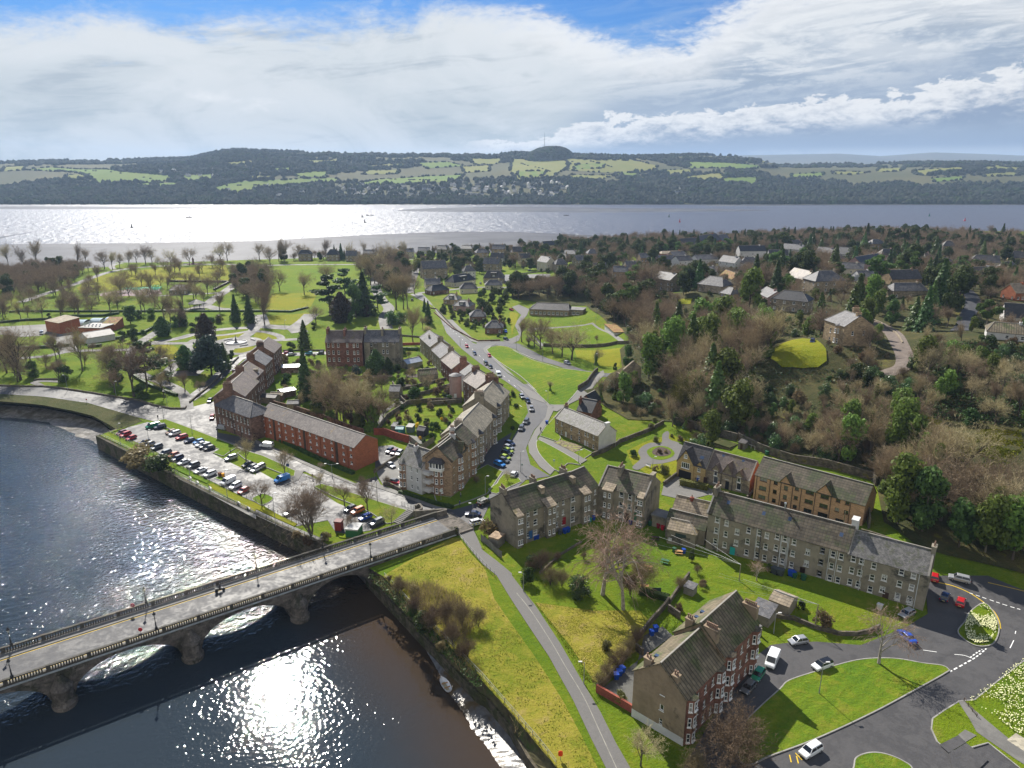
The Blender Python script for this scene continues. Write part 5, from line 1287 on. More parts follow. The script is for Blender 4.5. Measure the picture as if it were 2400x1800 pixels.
B6=HP('orange brick flats with brown windows and three small dark tiled gables','s1550,830','h840,1050',2.,9.2,9.,3.6,wall=OBRICK,roof=TILEB,name='flats',cat='flats')
B6.gabs=[(B6.pick('s2080,950')[0],2.6,1.9,.2,.12),(B6.pick('h490,950')[0],3.6,2.4,.2,.12)]
B6.cols(0,'s1695,905*3',3,2.5,1.9,1.1,'dark');B6.cols(0,'s1905,965*3 h250,905*3 h68,850*3 h608,1000*2 h688,1020*2',3,2.5,1.,1.,'dark')
B6.cols(0,'h362,935*3',3,2.5,2.,1.1,'dark');B6.cols(0,'h155,900*2',2,2.5,1.,1.2,'dark');B6.cols(0,'h490,975*2',2,2.5,2.,1.1,'dark');B6.win(0,B6.pick('h617,1170')[0],.8,1.9,1.1,'dark')
B6.door(0,B6.pick('h135,1050')[0],1.8,2.,'brown');B6.door(0,B6.pick('h470,1140')[0],2.4,2.2,'black')
for a_ in('s1570,1000','s1800,1050','s1985,1100','s2190,1150','h280,1000','h405,1000','h545,1000','h705,1100'):B6.pipe(0,a_,PIPED)
B6.build()
B7=HP('two storey brown stone terrace with mottled slate roof and pale right gable','g372,290','g750,450',1.6,6.9,7.4,2.9,wall=BUFF,roof=SLM,name='terrace',cat='house',side_mat=WRD,cop=True)
B7.cols(0,'g390,325*2 g430,345*2 g513,385*2 g580,412*1 g633,430*1 g655,440*2 g705,465*2',2,2.9,.75,1.4)
B7.win(0,B7.pick('g580,480')[0],.9,.75,1.5)
B7.door(0,B7.pick('g465,430')[0],.9,2.,'white');B7.door(0,B7.pick('g630,520')[0],.9,2.,'white')
B7.build();B7.chim(.985,.5,1.6,.8,.7,0,WRD);B7.chim(.02,.6,1.4,.7,.8,4)
b=HP('black slated stone house behind the two storey terrace','g560,225','g690,250',1.8,5.9,8.,3.2,wall=REDS,roof=SLK,name='house',cat='house');b.build();b.chim(.03,.3,1.4,.7,.6,3)
b.rows(1,2,(1,),.8,1.3)
b=HG('small black roofed cottage in the lane by the crescent green','g690,250','g765,205',3.6,5.,2.6,wall=REDS,roof=SLK,name='house',cat='house');b.rows(0,2,(1.,),.8,1.4,m=1.2);b.build()
Z8=10.3
C0,C1_=P('q722,690',Z8),P('q1172,762',Z8)
B8=House('brown block corner flats with white bay windows and a white oriel facing the road junction',(C0.x,C0.y,0),(C1_.x,C1_.y,0),9.,0,Z8,3.6,wall=MBLOCK,roof=TILEB,rtype='gabley',name='corner_flats',cat='flats',cop=False,ov=.2)
for q in('q1215,770',):
 for z in(1.1,3.7,6.2,8.4):B8.win(1,1.,z,.8,1.25)
B8.build()
B8.bay(0,B8.w*.46,3.4,1.,0,7.6,(1.,3.7,6.),1.4,0,MBLOCKO,ww=.8,sidew=.6)
or_=MB();a_=B8.w*.46;or_.box(a_-1.9,a_+1.9,-1.45,0,7.5,8.3,True);ob_=obj('oriel',or_,WHITE,B8.t)
for i in range(4):adw(ob_,(a_-1.4+i*.93,-1.45,8.3),0,.9,1.5,'plain')
for sx in(-1,1):adw(ob_,(a_+sx*1.88,-.75,8.3),sx*math.pi/2,1.2,1.5,'plain')
rr_=MB();zt=9.85;rr_.q((a_-2.3,-1.8,zt),(a_+2.3,-1.8,zt),(a_+1.3,0,zt+1.1),(a_-1.3,0,zt+1.1));rr_.q((a_+2.3,-1.8,zt),(a_+2.3,0,zt),(a_+1.3,0,zt+1.1));rr_.q((a_-2.3,0,zt),(a_-2.3,-1.8,zt),(a_-1.3,0,zt+1.1));rr_.q((a_-2.3,-1.8,zt-.02),(a_-2.3,0,zt-.02),(a_+2.3,0,zt-.02),(a_+2.3,-1.8,zt-.02));obj('oriel_roof',rr_,TILED,B8.t)
B8.bay(1,4.6,2.6,.8,0,10.2,(1.1,3.8,6.4,8.6),1.35,1.1,MBLOCKO,rm=TILED)
chy(B8,.5,8.6,.7,1.6,.9,4,mat=WRD)
R1=P('q1185,755',Z8);R2=P('q1440,520',Z8);R3=P('q1598,372',Z8)
B8b=House('middle part of the corner flats with a steep wall dormer over the lane',(R1.x,R1.y,0),(R2.x,R2.y,0),9.,.2,Z8+.2,3.6,wall=MBLOCK,roof=TILEB,name='corner_flats',cat='flats')
L_=B8b.w
B8b.gabs=[(L_*.72,2.6,2.4,.3,.05)]
for a_ in(.62,.84):
 for z in(1.1,3.7,6.2,8.5):B8b.win(0,L_*a_,z,.7,1.25)
B8b.build()
B8c=House('rear part of the corner flats with a bay turret beside the grey tenement row',(R2.x,R2.y,0),(R3.x,R3.y,0),9.,.2,Z8+.8,3.6,wall=MBLOCK,roof=TILEB,name='corner_flats',cat='flats')
for z in(1.1,3.7,6.2,8.8):B8c.win(0,B8c.w*.16,z,.7,1.25)
B8c.build();B8c.bay(0,B8c.w*.55,2.6,.8,0,10.6,(1.1,3.8,6.4,9.),1.35,1.1,MBLOCKO,rm=TILED);B8c.chim(.15,.55,1.4,.8,.9,4,WRD)
W0,W1=P('q252,752',7.6),P('q642,880',7.6)
B8w=House('low pale rendered wing of the corner flats with a tan bay turret',(W0.x,W0.y,0),(W1.x,W1.y,0),8.4,0,7.6,3.9,wall=WRD,roof=SLM,name='corner_flats',cat='flats')
for q in('q468,885','q568,915'):B8w.cols(0,q,3,2.55,.75,1.15,'sash')
B8w.build();B8w.bay(0,1.45,2.5,.8,0,7.6,(.9,3.4,5.8),1.3,1.4,MBLOCKO,rm=SLM);B8w.chim(.42,.42,1.1,.8,.6,3,WRD)
bl=MB();bx_=B8w.w
for z in(1.,3.5,6.):bl.box(bx_+.02,bx_+2.4,.3,2.2,z,z+.9,True)
obj('balcony',bl,WRD,B8w.t)
cw2=MB();cw2.box(bx_+.02,bx_+3.,2.2,7.5,-.5,7.6);obj('link_wall',cw2,MBLOCK,B8w.t)
def row(label,pa,pb,ze,zb,depth,rise,**k):
 """visible eaves pixels pa (left seen from outside) -> pb"""
 return HP(label,pa,pb,zb,ze,depth,rise,**k)
T1=House('grey tenement with ribbed pale roof and bay windows next to the corner flats',P('f1905,470',9.8),P('f2068,272',9.8),11.,.3,9.8,3.8,wall=GYS,roof=RIB,name='tenement',cat='tenement',side_mat=HRL)
T1.rows(0,5,(1.,4.,7.1),.8,1.7,m=1.3)
T1.door(0,T1.w*.5,1.,2.2,'red');T1.build();T1.bay(0,T1.w*.18,2.6,.9,0,9.8,(1.,4.,7.1),1.7,1.4,rm=SLK);T1.bay(0,T1.w*.9,2.6,.9,0,9.8,(1.,4.,7.1),1.7,1.2,rm=SLK);T1.chim(.01,.5,2.4,.8,1.2,5,HRL)
T2a,T2b_=P('r1500,1530',10.2),P('r1725,1240',10.2)
T2_=House('grey tenement with ribbed roof at the bend of the high street',T2a,T2b_,11.5,.5,10.2,3.9,wall=GYS,roof=RIB,name='tenement',cat='tenement',side_mat=HRL,hip=(0,0))
T2_.rows(0,4,(1.,4.1,7.3),.8,1.7,m=1.3);T2_.build();T2_.bay(0,T2_.w*.12,2.4,.9,0,10.,(1.,4.1,7.3),1.7,1.2,rm=SLK);T2_.chim(0.,.5,3.2,.9,1.4,8,HRL);T2_.chim(.99,.5,3.6,.9,1.2,9,DRS)
def ws0(label,pl,pr,ze,zb,depth,rise,wall,roof,nw,**k):
 """building whose visible long side faces left (garden side)"""
 b=HP(label,pl,pr,zb,ze,depth,rise,wall=wall,roof=roof,name='tenement',cat='tenement',**k)
 b.rows(0,nw,(1.,4.,7.)if ze-zb>8.6 else(.9,3.6),.75,1.4,m=1.1)
 return b
b=ws0('red sandstone tenement with greenish slate roof and pink stair tower','r925,1040','r1165,1190',9.8,.6,10.5,3.4,DRS,SLB,4,cop=True);b.build();b.chim(.99,.5,3.4,.9,1.3,9);b.chim(0.,.5,3.,.9,1.2,7)
T3=b
b=ws0('red sandstone tenement with brown slates in the middle of the high street row','r545,690','r735,850',8.4,.8,9.6,3.2,REDS,SLB,5,cop=True);b.build();b.chim(.99,.5,2.8,.8,1.2,7)
b=ws0('grey stone house of the high street row with pale streaked slates, middle of three','r380,515','r540,665',8.,.8,9.2,3.,GYS,SLT,4,cop=True);b.build();b.chim(.99,.5,2.6,.8,1.2,7,HRL)
b=ws0('grey stone house with pale streaked slates at the far end of the high street row','r175,300','r365,470',8.2,.8,9.4,3.,GYS,SLT,4,cop=True);b.build();b.chim(.99,.5,2.6,.8,1.2,6,HRL);b.chim(.45,.25,.8,.8,0,1,HRL)
b=ws0('low white dormered block between two red sandstone tenements','r870,900','r960,960',9.,.7,8.5,2.6,WRD,SLK,2);b.build()
tw=thing('stair_tower','rounded pink rendered stair tower with a leaded top in the back gardens','tower',G('r800,1330'))
m=MB();m.lathe((0,0,0),[(2.3,-1),(2.3,8.6)],20);obj('wall',m,PINKR,tw,smooth=False);m=MB();m.lathe((0,0,0),[(2.45,8.6),(2.45,8.8),(1.2,9.4),(.02,9.6)],20);obj('roof',m,SLT,tw);m=MB();m.box(-.5,.5,-2.4,-2.2,0,2.,True);obj('door',m,DOORS['white'],tw)
B10=HP('long low red brick flats with ridged grey roof tiles stained orange','f25,258','f850,550',-.9,6.7,9.,2.6,wall=BRICK,roof=TLY,name='flats',cat='flats')
B10.cols(0,'f62,293*3 f115,305*3 f195,335*3 f250,352*3 f312,382*3 f372,400*3 f465,435*3 f522,460*3 f587,482*3 f652,502*3 f752,540*3 f818,560*3',3,2.25,.95,1.,'low');B10.build()
for q in('f160,400','f420,480','f700,600'):
 a_=B10.pick(q)[0];m=MB();m.box(a_-.55,a_+.55,-.05,.1,-.5,B10.h-.05);obj('recess_panel',m,WOODB,B10.t)
for q in('f90,400','f220,400','f345,430','f440,480','f555,500','f680,560','f790,600'):
 a_=B10.pick(q)[0];m=MB();m.box(a_-.22,a_+.22,-.3,0,-.8,B10.h-.2);obj('brick_pier',m,BRICK,B10.t)
B11=HP('two storey red sandstone block with grey hipped slate roof at the street corner','e1858,182','e2162,290',-1.1,7.2,8.5,3.3,wall=DRS,roof=SLT,name='corner_block',cat='house',hip=(0,4.5))
B11.cols(0,'e1890,232 e1925,240 e1957,255 e1990,268 e2018,282 e2050,295 e2082,308 e2112,320 e2142,330',2,3.4,.8,1.9);B11.door(0,B11.w*.5,1.2,2.6,'brown');B11.build()
prev=[('t685,1100','t932,838','t140,1110','brown gabled tenement with a tiled roof and mossy ridge, nearest of the side street row'),('t868,795','t1012,650',None,'brown tenement with a roof dormer, second of the side street row'),('t1040,568','t1165,440',None,'brown tenement with a low skylit roof, third of the side street row'),('t1188,352','t1325,210',None,'brown tenement with a many potted stack at the park end of the side street row')]
for i,(pa,pb,pc,lab)in enumerate(prev):
 ze=10.
 b=HP(lab,pa,pb,-.6+.3*i,ze,10.6,3.6,wall=DRS,roof=SLB if i!=2 else SLT,name='tenement',cat='tenement')
 b.rows(0,5,(1.,4.,7.),.75,1.5,m=1.1);b.build();b.chim(.01,.5 if i!=0 else.5,3.,.9,1.2,8)
 if i==1:
  d_=MB();d_.box(b.w*.55,b.w*.55+1.3,.6,2.6,b.h,b.h+1.9);dm=obj('dormer',d_,HRL,b.t);adw(dm,(b.w*.55+.65,.55,b.h+.6),0,.8,1.1,'sash')
 if i in(0,):b.skyl('t670,740',0,1.6,.6);b.skyl('t750,800',0,1.1,.7)
T4=HP('red sandstone tenement half with a mossy roof facing the back gardens','b597,1115','b915,1115',-.2,11.5,10.5,4.2,wall=REDS,roof=SLB,name='tenement',cat='tenement')
T4.cols(0,'b625,1140*3 b665,1140*3 b710,1140*3 b788,1140*3 b845,1143*3 b877,1140*3',3,3.3,.95,1.8);T4.build();T4.chim(.02,.5,3.6,.9,1.2,5);T4.chim(.5,.4,3.4,.9,1.,4)
T5=HP('grey harled tenement half with purple grey slates beside the red one','b932,1112','b1235,1112',-.2,11.5,10.5,4.2,wall=HRL,roof=SLT,name='tenement',cat='tenement')
T5.cols(0,'b932,1140*3 b995,1135*3 b1030,1135*3 b1098,1133*3 b1133,1135*3 b1197,1130*3',3,3.3,.95,1.8);T5.build();T5.chim(0.,.5,3.6,.9,1.4,6);T5.chim(.5,.4,3.4,.9,1.,4);T5.chim(.99,.5,3.6,.9,1.2,3)
for b_,xs in((T5,(.13,.33,.85)),):
 for x in xs:
  m=MB();X=b_.w*x;m.box(X-.8,X+.8,-1.2,0,-1,11.);obj('outshot',m,HRL,b_.t)
def bung(lab,pa,pb,h=2.9,d=9,r=3.,wall=BUFF,roof=SLT,hip=(3.5,3.5),ch=1,n=2,zs=(.9,),dorm=0,**k):
 b=HG(lab,pa,pb,h,d,r,wall=wall,roof=roof,name=k.pop('name','bungalow'),cat=k.pop('cat','house'),hip=hip,**k)
 b.rows(0,n,zs,1.1,1.3,m=min(1.6,b.w*.22));b.rows(1,2,zs,1.,1.3,m=min(1.8,d*.25));b.rows(3,2,zs,1.,1.3,m=min(1.8,d*.25));b.build()
 if ch:b.chim(.5 if ch==2 else.8,.5,1.4,.8,.8,3)
 if dorm:
  m=MB();m.box(b.w*.35,b.w*.65,d*.1,d*.45,h+.2,h+r*.8);o=obj('dormer',m,roof,b.t);adw(o,(b.w*.5,d*.1-.06,h+.9),0,1.6,.9,'wide')
 return b
bung('brown brick bungalow with hipped slates at the loop road junction','r1305,240','r1610,235',3.2,9,3.2,DRS,SLT)
bung('hipped bungalow, second up the high street from the loop road','b1850,940','b1990,935',3.2,9.5,3.2,DRS,SLT)
bung('dormered bungalow, third up the high street from the loop road','b1700,840','b1840,850',3.2,10,3.,PINKR,SLT,dorm=1)
bung('dormered bungalow, fourth up the high street from the loop road','b1620,785','b1740,790',3.2,10,3.2,BUFF,SLM,dorm=1)
bung('white gabled bungalow with dark slates at the street bend','b1470,655','b1600,650',3.4,10,3.6,CRR,SLT,hip=(0,0))
bung('low dark roofed bungalow in front of the white gabled one','b1520,710','b1670,690',3.,9,3.4,DRS,SLK)
bung('pale stone dormered house between the street bend bungalows','b1710,640','b1900,610',3.6,10,4.6,CRR,SLK,dorm=1)
bung('brown roofed cream bungalow with a wide front gable','b1765,695','b1915,690',3.4,10,3.6,CRR,TILED)
bung('large dormered stone house beside the hedge','b1965,600','b2140,600',3.8,10,5.,GYS,TILED,dorm=1,hip=(3,3))
bung('pale bungalow below the dormered stone house','b1980,660','b2130,655',3.2,9,3.4,CRR,SLT)
for lab,pa,pb,h,d,r,wl_,rf,hp in(('big grey double gabled villa beside the yellow tree','b1445,570','b1655,560',8.2,12,5.5,GYS,SLT,(0,0)),('stone house with a small gable in the trees above the bungalows','b1960,500','b2100,500',6.5,9,4.5,GYS,SLT,(0,0)),('dark shore house behind the park field, leftmost','b370,410','b475,410',6.5,9,3.5,GYS,SLK,(2,2)),('dark shore house between two conifers','b612,410','b715,410',6.,10,4.5,GYS,SLK,(3,3)),('gabled shore house with pale roof edges','b775,415','b870,415',5.5,9,4.2,GYS,SLT,(0,0)),('wide shore house with a plain grey roof','b925,395','b1030,395',5.5,9,3.2,GYS,SLT,(0,0)),('pale roofed shore house near the middle of the tree line','b1265,390','b1370,385',6.,9,3.2,CRR,SLT,(0,0)),('dark shore house under tall bare trees','b1560,360','b1650,360',6.,9,3.4,GYS,SLK,(0,0)),('long shore house right of the dark one','b1770,355','b1870,355',6.,9,3.,GYS,SLK,(0,0)),('stone shore villa with a square tower','b2040,370','b2150,370',7.,10,4.,BUFF,SLT,(0,0)),('white gabled house with dark roof at the shore trees','c280,330','c390,325',6.5,9,4.,CRR,SLK,(0,0)),('tan hipped house below the shore trees','c365,430','c470,425',5.,10,4.,BUFF,TILED,(3,3)),('pale green gabled villa with two slim stacks','c215,490','c300,500',7.5,9,4.,CRR,SLT,(0,0)),('small stone house with two stacks near the tennis court','c560,470','c640,465',6.,9,3.5,GYS,SLT,(0,0)),('stone villa with blue solar panels on its roof','c870,590','c1000,580',7.,9,3.5,BUFF,SLT,(0,0)),('pale stone villa with roof dormers above the bare trees','c1110,460','c1200,440',7.,9,3.2,BUFF,SLT,(0,0)),('grey villa with bay windows and a long white edged roof','c1215,655','c1360,680',7.2,11,3.6,GYS,SLT,(0,0)),('wide hipped stone villa with pale slates in the wood','c1600,680','c1815,700',4.8,12,4.2,GYS,SLT,(4,4)),('dark red gabled house with many roofs on the skyline','c1480,330','c1640,320',6.5,12,5.5,DRS,TILED,(0,0)),('red brick house with steep gables on the skyline','c1640,320','c1800,300',8.5,12,6.,BRICK,TILED,(0,0)),('low red brick wing below the skyline gables','c1295,400','c1500,385',4.8,9,1.8,BRICK,TILET,(2,2)),('tan house with many chimneys behind the red gables','c1810,300','c1880,290',8.,10,5.,BUFF,SLT,(0,0)),('large white house with two gables and a dark roof','c1965,400','c2190,400',7.2,10,4.,WRD,SLK,(0,0)),('white gable ended house lower right of the red houses','c1780,480','c1920,500',6.,9,4.2,WRD,SLT,(0,0)),('blue grey roofed hall right of the low red wing','c1600,440','c1780,430',3.6,10,3.,WRD,SLT,(0,0)),('small white gabled lodge under conifers','c1790,580','c1900,600',3.4,8,3.6,CRR,RUST,(0,0)),('brown stone villa behind the tall hedge trees','c1790,770','c1880,790',5.5,9,3.,BUFF,SLT,(2,2)),('half hidden pink stone house at the wood edge','c2110,780','d-10,800',5.8,9,3.,PINKR,SLT,(0,0))):
 bung(lab,pa,pb,h,d,r,wl_,rf,hp,n=3,zs=(.9,)if h<5 else(1.,4.),name='villa' if h>5 else 'bungalow')
for lab,pa,pb,h,d,r,wl_,rf,hp in(('white gabled house at the left of the hill villas','d0,420','d170,425',5.,10,4.5,WRD,TILED,(0,0)),('white dormered house with twin white gables','d110,350','d280,360',5.,9,4.,WRD,SLT,(0,0)),('pale villa with steep roofs between bare trees','d400,390','d540,400',5.5,9,4.,PINKR,SLT,(0,0)),('white walled house with a wide black roof','d560,390','d750,400',4.5,10,5.,WRD,SLK,(0,0)),('turreted pale stone villa with white barge boards and conservatory','d800,520','d990,510',8.,10,4.,PINKR,SLK,(0,0)),('grey brown slated villa near the left of the hill','d150,600','d330,620',4.5,10,4.5,GYS,SLB,(0,3)),('grey hipped villa with white roof edges','d400,690','d660,680',6.2,12,4.5,GYS,SLT,(5,5)),('long stone villa with white flat-topped roof behind rhododendrons','d20,840','d330,870',5.8,10,3.5,GYS,SLK,(4,4)),('tan stone house with red barge boards','d1060,650','d1320,640',5.,9,4.2,BUFF,TILED,(0,0)),('pale roofed house in front of the tan stone house','d1080,740','d1380,700',4.,9,3.2,GYS,SLT,(2,2)),('pale bungalow at the right skyline edge','d1740,460','d2000,470',3.6,12,4.5,CRR,TILED,(4,0)),('white chalet house with dark roof near the right edge','d1740,600','d1990,600',4.,10,5.,WRD,TILED,(0,0)),('white cottage with a steep black roof at the right edge','d2030,960','d2300,980',3.4,9,5.,WRD,SLK,(0,0)),('low white bungalow with brown tiles at the right edge','d1880,1090','d2240,1120',3.,10,2.6,WRD,TILEG,(2,2)),('pale orange roofed house cut by the right edge of the view','d2130,760','d2260,760',4.,9,3.5,BRICK,TILET,(0,0))):
 bung(lab,pa,pb,h,d,r,wl_,rf,hp,n=4 if h>5 else 3,zs=(.9,)if h<5.2 else(1.,4.),name='villa' if h>5 else 'bungalow')
V=HG('big tan stone villa with hipped slates above the yellow lawn','d470,1090','d640,1150',7.6,11.5,3.8,wall=BUFF,roof=SLT,name='villa',cat='house',hip=(3,0))
V.cols(0,'d485,1000*2 d540,1010*2',2,3.5,.9,1.7);V.rows(1,2,(4.2,),.9,1.6,m=3.5);V.build();V.chim(.35,.8,2.4,.9,1.4,5);V.chim(.9,.5,1.8,.9,.9,4);V.bay(0,V.w*.7,2.6,1.,0,7.4,(1.,4.6),1.7,.8,rm=SLT)
bc=HG('long low bowling club house with brown hipped roof and white windows','c150,880','c490,890',3.8,11,3.,wall=HARLB,roof=TILED,name='club_house',cat='club house',hip=(4,1));bc.rows(0,9,(.9,),1.6,1.6,'wide',m=1.6);bc.build()
b=HG('flat roofed wing of the bowling club house','c490,885','c610,875',3.6,9,.5,wall=GYS,roof=FLAT,rtype='flat',name='club_wing',cat='club house');b.rows(0,2,(.9,),2.,1.6,'wide',m=3);b.build()
b=HG('small white columned pavilion with a mossy flat roof beside the bowling green','c800,1005','c885,1060',2.8,5.5,.5,wall=WRD,roof=RUST,rtype='flat',name='pavilion',cat='pavilion');b.rows(0,5,(.3,),.6,1.9,'plain',m=.8);b.build()
b=HG('tall plain brick depot shed with a tan roof','a405,1020','a525,1045',6.,11,1.2,wall=BRICK,roof=TILET,rtype='mono',name='depot_shed',cat='shed');b.build()
b=HG('wide dark felt roofed depot hall with roof vents','a690,1040','a880,1045',3.2,12,.5,wall=BRICK,roof=FLAT,rtype='flat',name='depot_hall',cat='shed');b.build()
for i in range(9):
 m=MB();m.tube(((i%5+.7)*b.w/6,3+3.5*(i//5),b.h+.3),((i%5+.7)*b.w/6,3+3.5*(i//5),b.h+1.),.35,.35,6);obj('roof_vent',m,ZINC,b.t)
b=HG('rust roofed depot store','a885,1010','a1000,1010',3.,9,2.6,wall=BRICK,roof=RUST,rtype='mono',name='depot_store',cat='shed');b.build()
b=HG('open fronted depot garage with half dark half pale roof','a760,1130','a1000,1090',3.,11,2.,wall=WRD,roof=FLAT,name='depot_garage',cat='garage');b.build()
def tunnel(lab,pa,pb,r):
 a,b_=G(pa),G(pb);t=thing('polytunnel',lab,'greenhouse',a,math.atan2(b_.y-a.y,b_.x-a.x));L=(b_-a).length;m=MB()
 for i in range(9):
  t0,t1=math.pi*i/9,math.pi*(i+1)/9
  m.q((0,8-r*1.4*math.cos(t0)*-1,r*.8*math.sin(t0)),(L,8-r*1.4*math.cos(t0)*-1,r*.8*math.sin(t0)),(L,8-r*1.4*math.cos(t1)*-1,r*.8*math.sin(t1)),(0,8-r*1.4*math.cos(t1)*-1,r*.8*math.sin(t1)))
 obj('cover',m,M('greenhouse sheet',(.45,.55,.6),ro=.25,var=.15,bu=.1),t,smooth=True)
 for x in(0,L):
  m=MB();m.box(x-.05,x+.05,8-r*1.4,8+r*1.4,0,r*.5);obj('end_panel',m,WHITE,t)
tunnel('arched pale greenhouse behind the depot, left one','a590,985','a690,985',3.4);tunnel('arched pale greenhouse behind the depot, middle one','a735,965','a830,965',3.);tunnel('arched pale greenhouse behind the depot, right one','a865,955','a955,955',3.)
b=HG('grey park pavilion with a wide hipped roof by the play area','a1465,705','a1620,700',3.2,12,2.8,wall=GYS,roof=SLT,name='park_pavilion',cat='pavilion',hip=(3,3));b.rows(0,4,(.8,),1.2,1.4);b.build()
def shed(lab,pa,pb,h=2.,d=2.4,r=.7,wall=WOODB,roof=FLAT,rt='gable',name='shed',door=None):
 b=HG(lab,pa,pb,h,d,r,wall=wall,roof=roof,rtype=rt,name=name,cat=name,ov=.12,under=.5)
 if door:b.door(0,b.w*.5,.8,1.8,door)
 b.build();return b
TEALW=M('teal painted wood',(.03,.17,.18),ro=.7,var=.15);GREENW=M('grey green wood',(.13,.19,.17),ro=.8,var=.2);GREYW=M('weathered grey wood',(.19,.18,.16),ro=.85,var=.25)
shed('teal garden shed with a pale blue roof behind the red brick wall','q200,290','q330,295',2.,3,.6,TEALW,M('pale blue sheet',(.2,.36,.38),ro=.5,var=.15),'gable',door='teal')
shed('grey green shed with a small window right of the teal shed','q385,250','q490,260',2.,2.4,.4,GREENW,FLAT,'mono')
shed('dark grey shed with a rounded roof near the yellow bush','q565,310','q690,330',2.1,3.2,.9,M('charcoal wood',(.05,.055,.07),ro=.8,var=.2),M('charcoal felt',(.06,.06,.07),ro=.7))
shed('pale shed with a slanting roof left of the teal shed','q125,235','q200,240',1.9,3,.5,GREYW,SLT,'mono')
shed('low brown outhouse with a grey roof and chimney in the drying green','l0,290','l170,360',2.3,4.6,1.,HRL,TILET)
shed('long low outhouse with pale sheet roof beside the drying green','k2045,380','k2212,450',2.,4.,1.,HRL,SLT,'mono')
shed('tall narrow brick wash house behind the front tenement','k2080,590','k2140,560',3.,2.6,.3,HRL,FLAT,'flat')
shed('pale stone garden store near the brown tenement','k1480,150','k1560,180',1.6,2.,.4,GREYW,SLT,'mono')
shed('small wooden hut behind the stone villas','s1245,380','s1365,400',2.,2.4,.4,GREYW,TILED,'mono',door='brown')
shed('roofless stone pen behind the stone villas','s700,330','s1100,400',1.6,4.4,.05,GYS,SCRUB,'flat')
shed('grey concrete kiosk in the fenced yard by the junction','m340,1690','m500,1740',2.2,3.,.2,GREYW,M('dirty flat roof',(.3,.22,.15),ro=.9,var=.4,vs=1.5),'flat',name='kiosk')
shed('red metal kiosk under the multi-stemmed tree in the car park','f680,1270','f735,1275',2.3,1.6,.15,M('red painted metal',(.3,.03,.03),ro=.5,var=.1),M('dark red roof',(.14,.03,.03),ro=.6),'flat',name='kiosk')
shed('dark green kiosk with a pale flat roof at the foot of the bridge','f775,1325','f880,1330',2.,3.4,.15,DOORS['green'],M('pale felt',(.42,.42,.42),ro=.6,var=.2),'flat',name='kiosk')
for lab,pa,pb,h,d,r,wl_,rf in(('white roofed garage in the back gardens by the grey tenement','b1310,1350','b1440,1320',2.4,6,1.4,HRL,ZINC),('mossy roofed stone store in the back gardens','b1420,1460','b1575,1440',2.8,6,1.8,GYS,TILEG),('small stone cottage by the ivy clad trees','b1150,1600','b1240,1600',2.8,6,1.6,GYS,SLT),('low tan outbuilding behind the brown tenements','b220,1385','b380,1375',2.6,5,.8,DRS,ZINC),('flat brown garage with a white roof panel','b230,1600','b350,1575',2.4,5,.5,DRS,ZINC),('dark lean-to against the garden wall','f120,150','f230,150',2.2,4,.8,DRS,TILET),('long garden range under the conifers','b40,1640','b170,1650',2.4,4,.8,GYS,TILED),('slanting slated store at the end of the garden wall','f270,230','f370,225',2.4,4,.8,GYS,SLT)):
 shed(lab,pa,pb,h,d,r,wl_,rf)
rg=thing('ruined_gable','ivy grown ruined stone gable in the wood by the lane','ruin',G('c1030,1480'),.4)
m=MB();m.box(-4,4,-.4,.4,-1,6.5);m.q((-4,-.4,6.5),(4,-.4,6.5),(.5,-.4,9.5));m.q((4,.4,6.5),(-4,.4,6.5),(.5,.4,9.5));m.q((-4,-.4,6.5),(.5,-.4,9.5),(.5,.4,9.5),(-4,.4,6.5));m.q((4,.4,6.5),(.5,.4,9.5),(.5,-.4,9.5),(4,-.4,6.5));obj('wall',m,GYS,rg)
m=MB();m.box(-4,-3.2,.4,5,-1,4.2);obj('side_wall',m,GYS,rg)
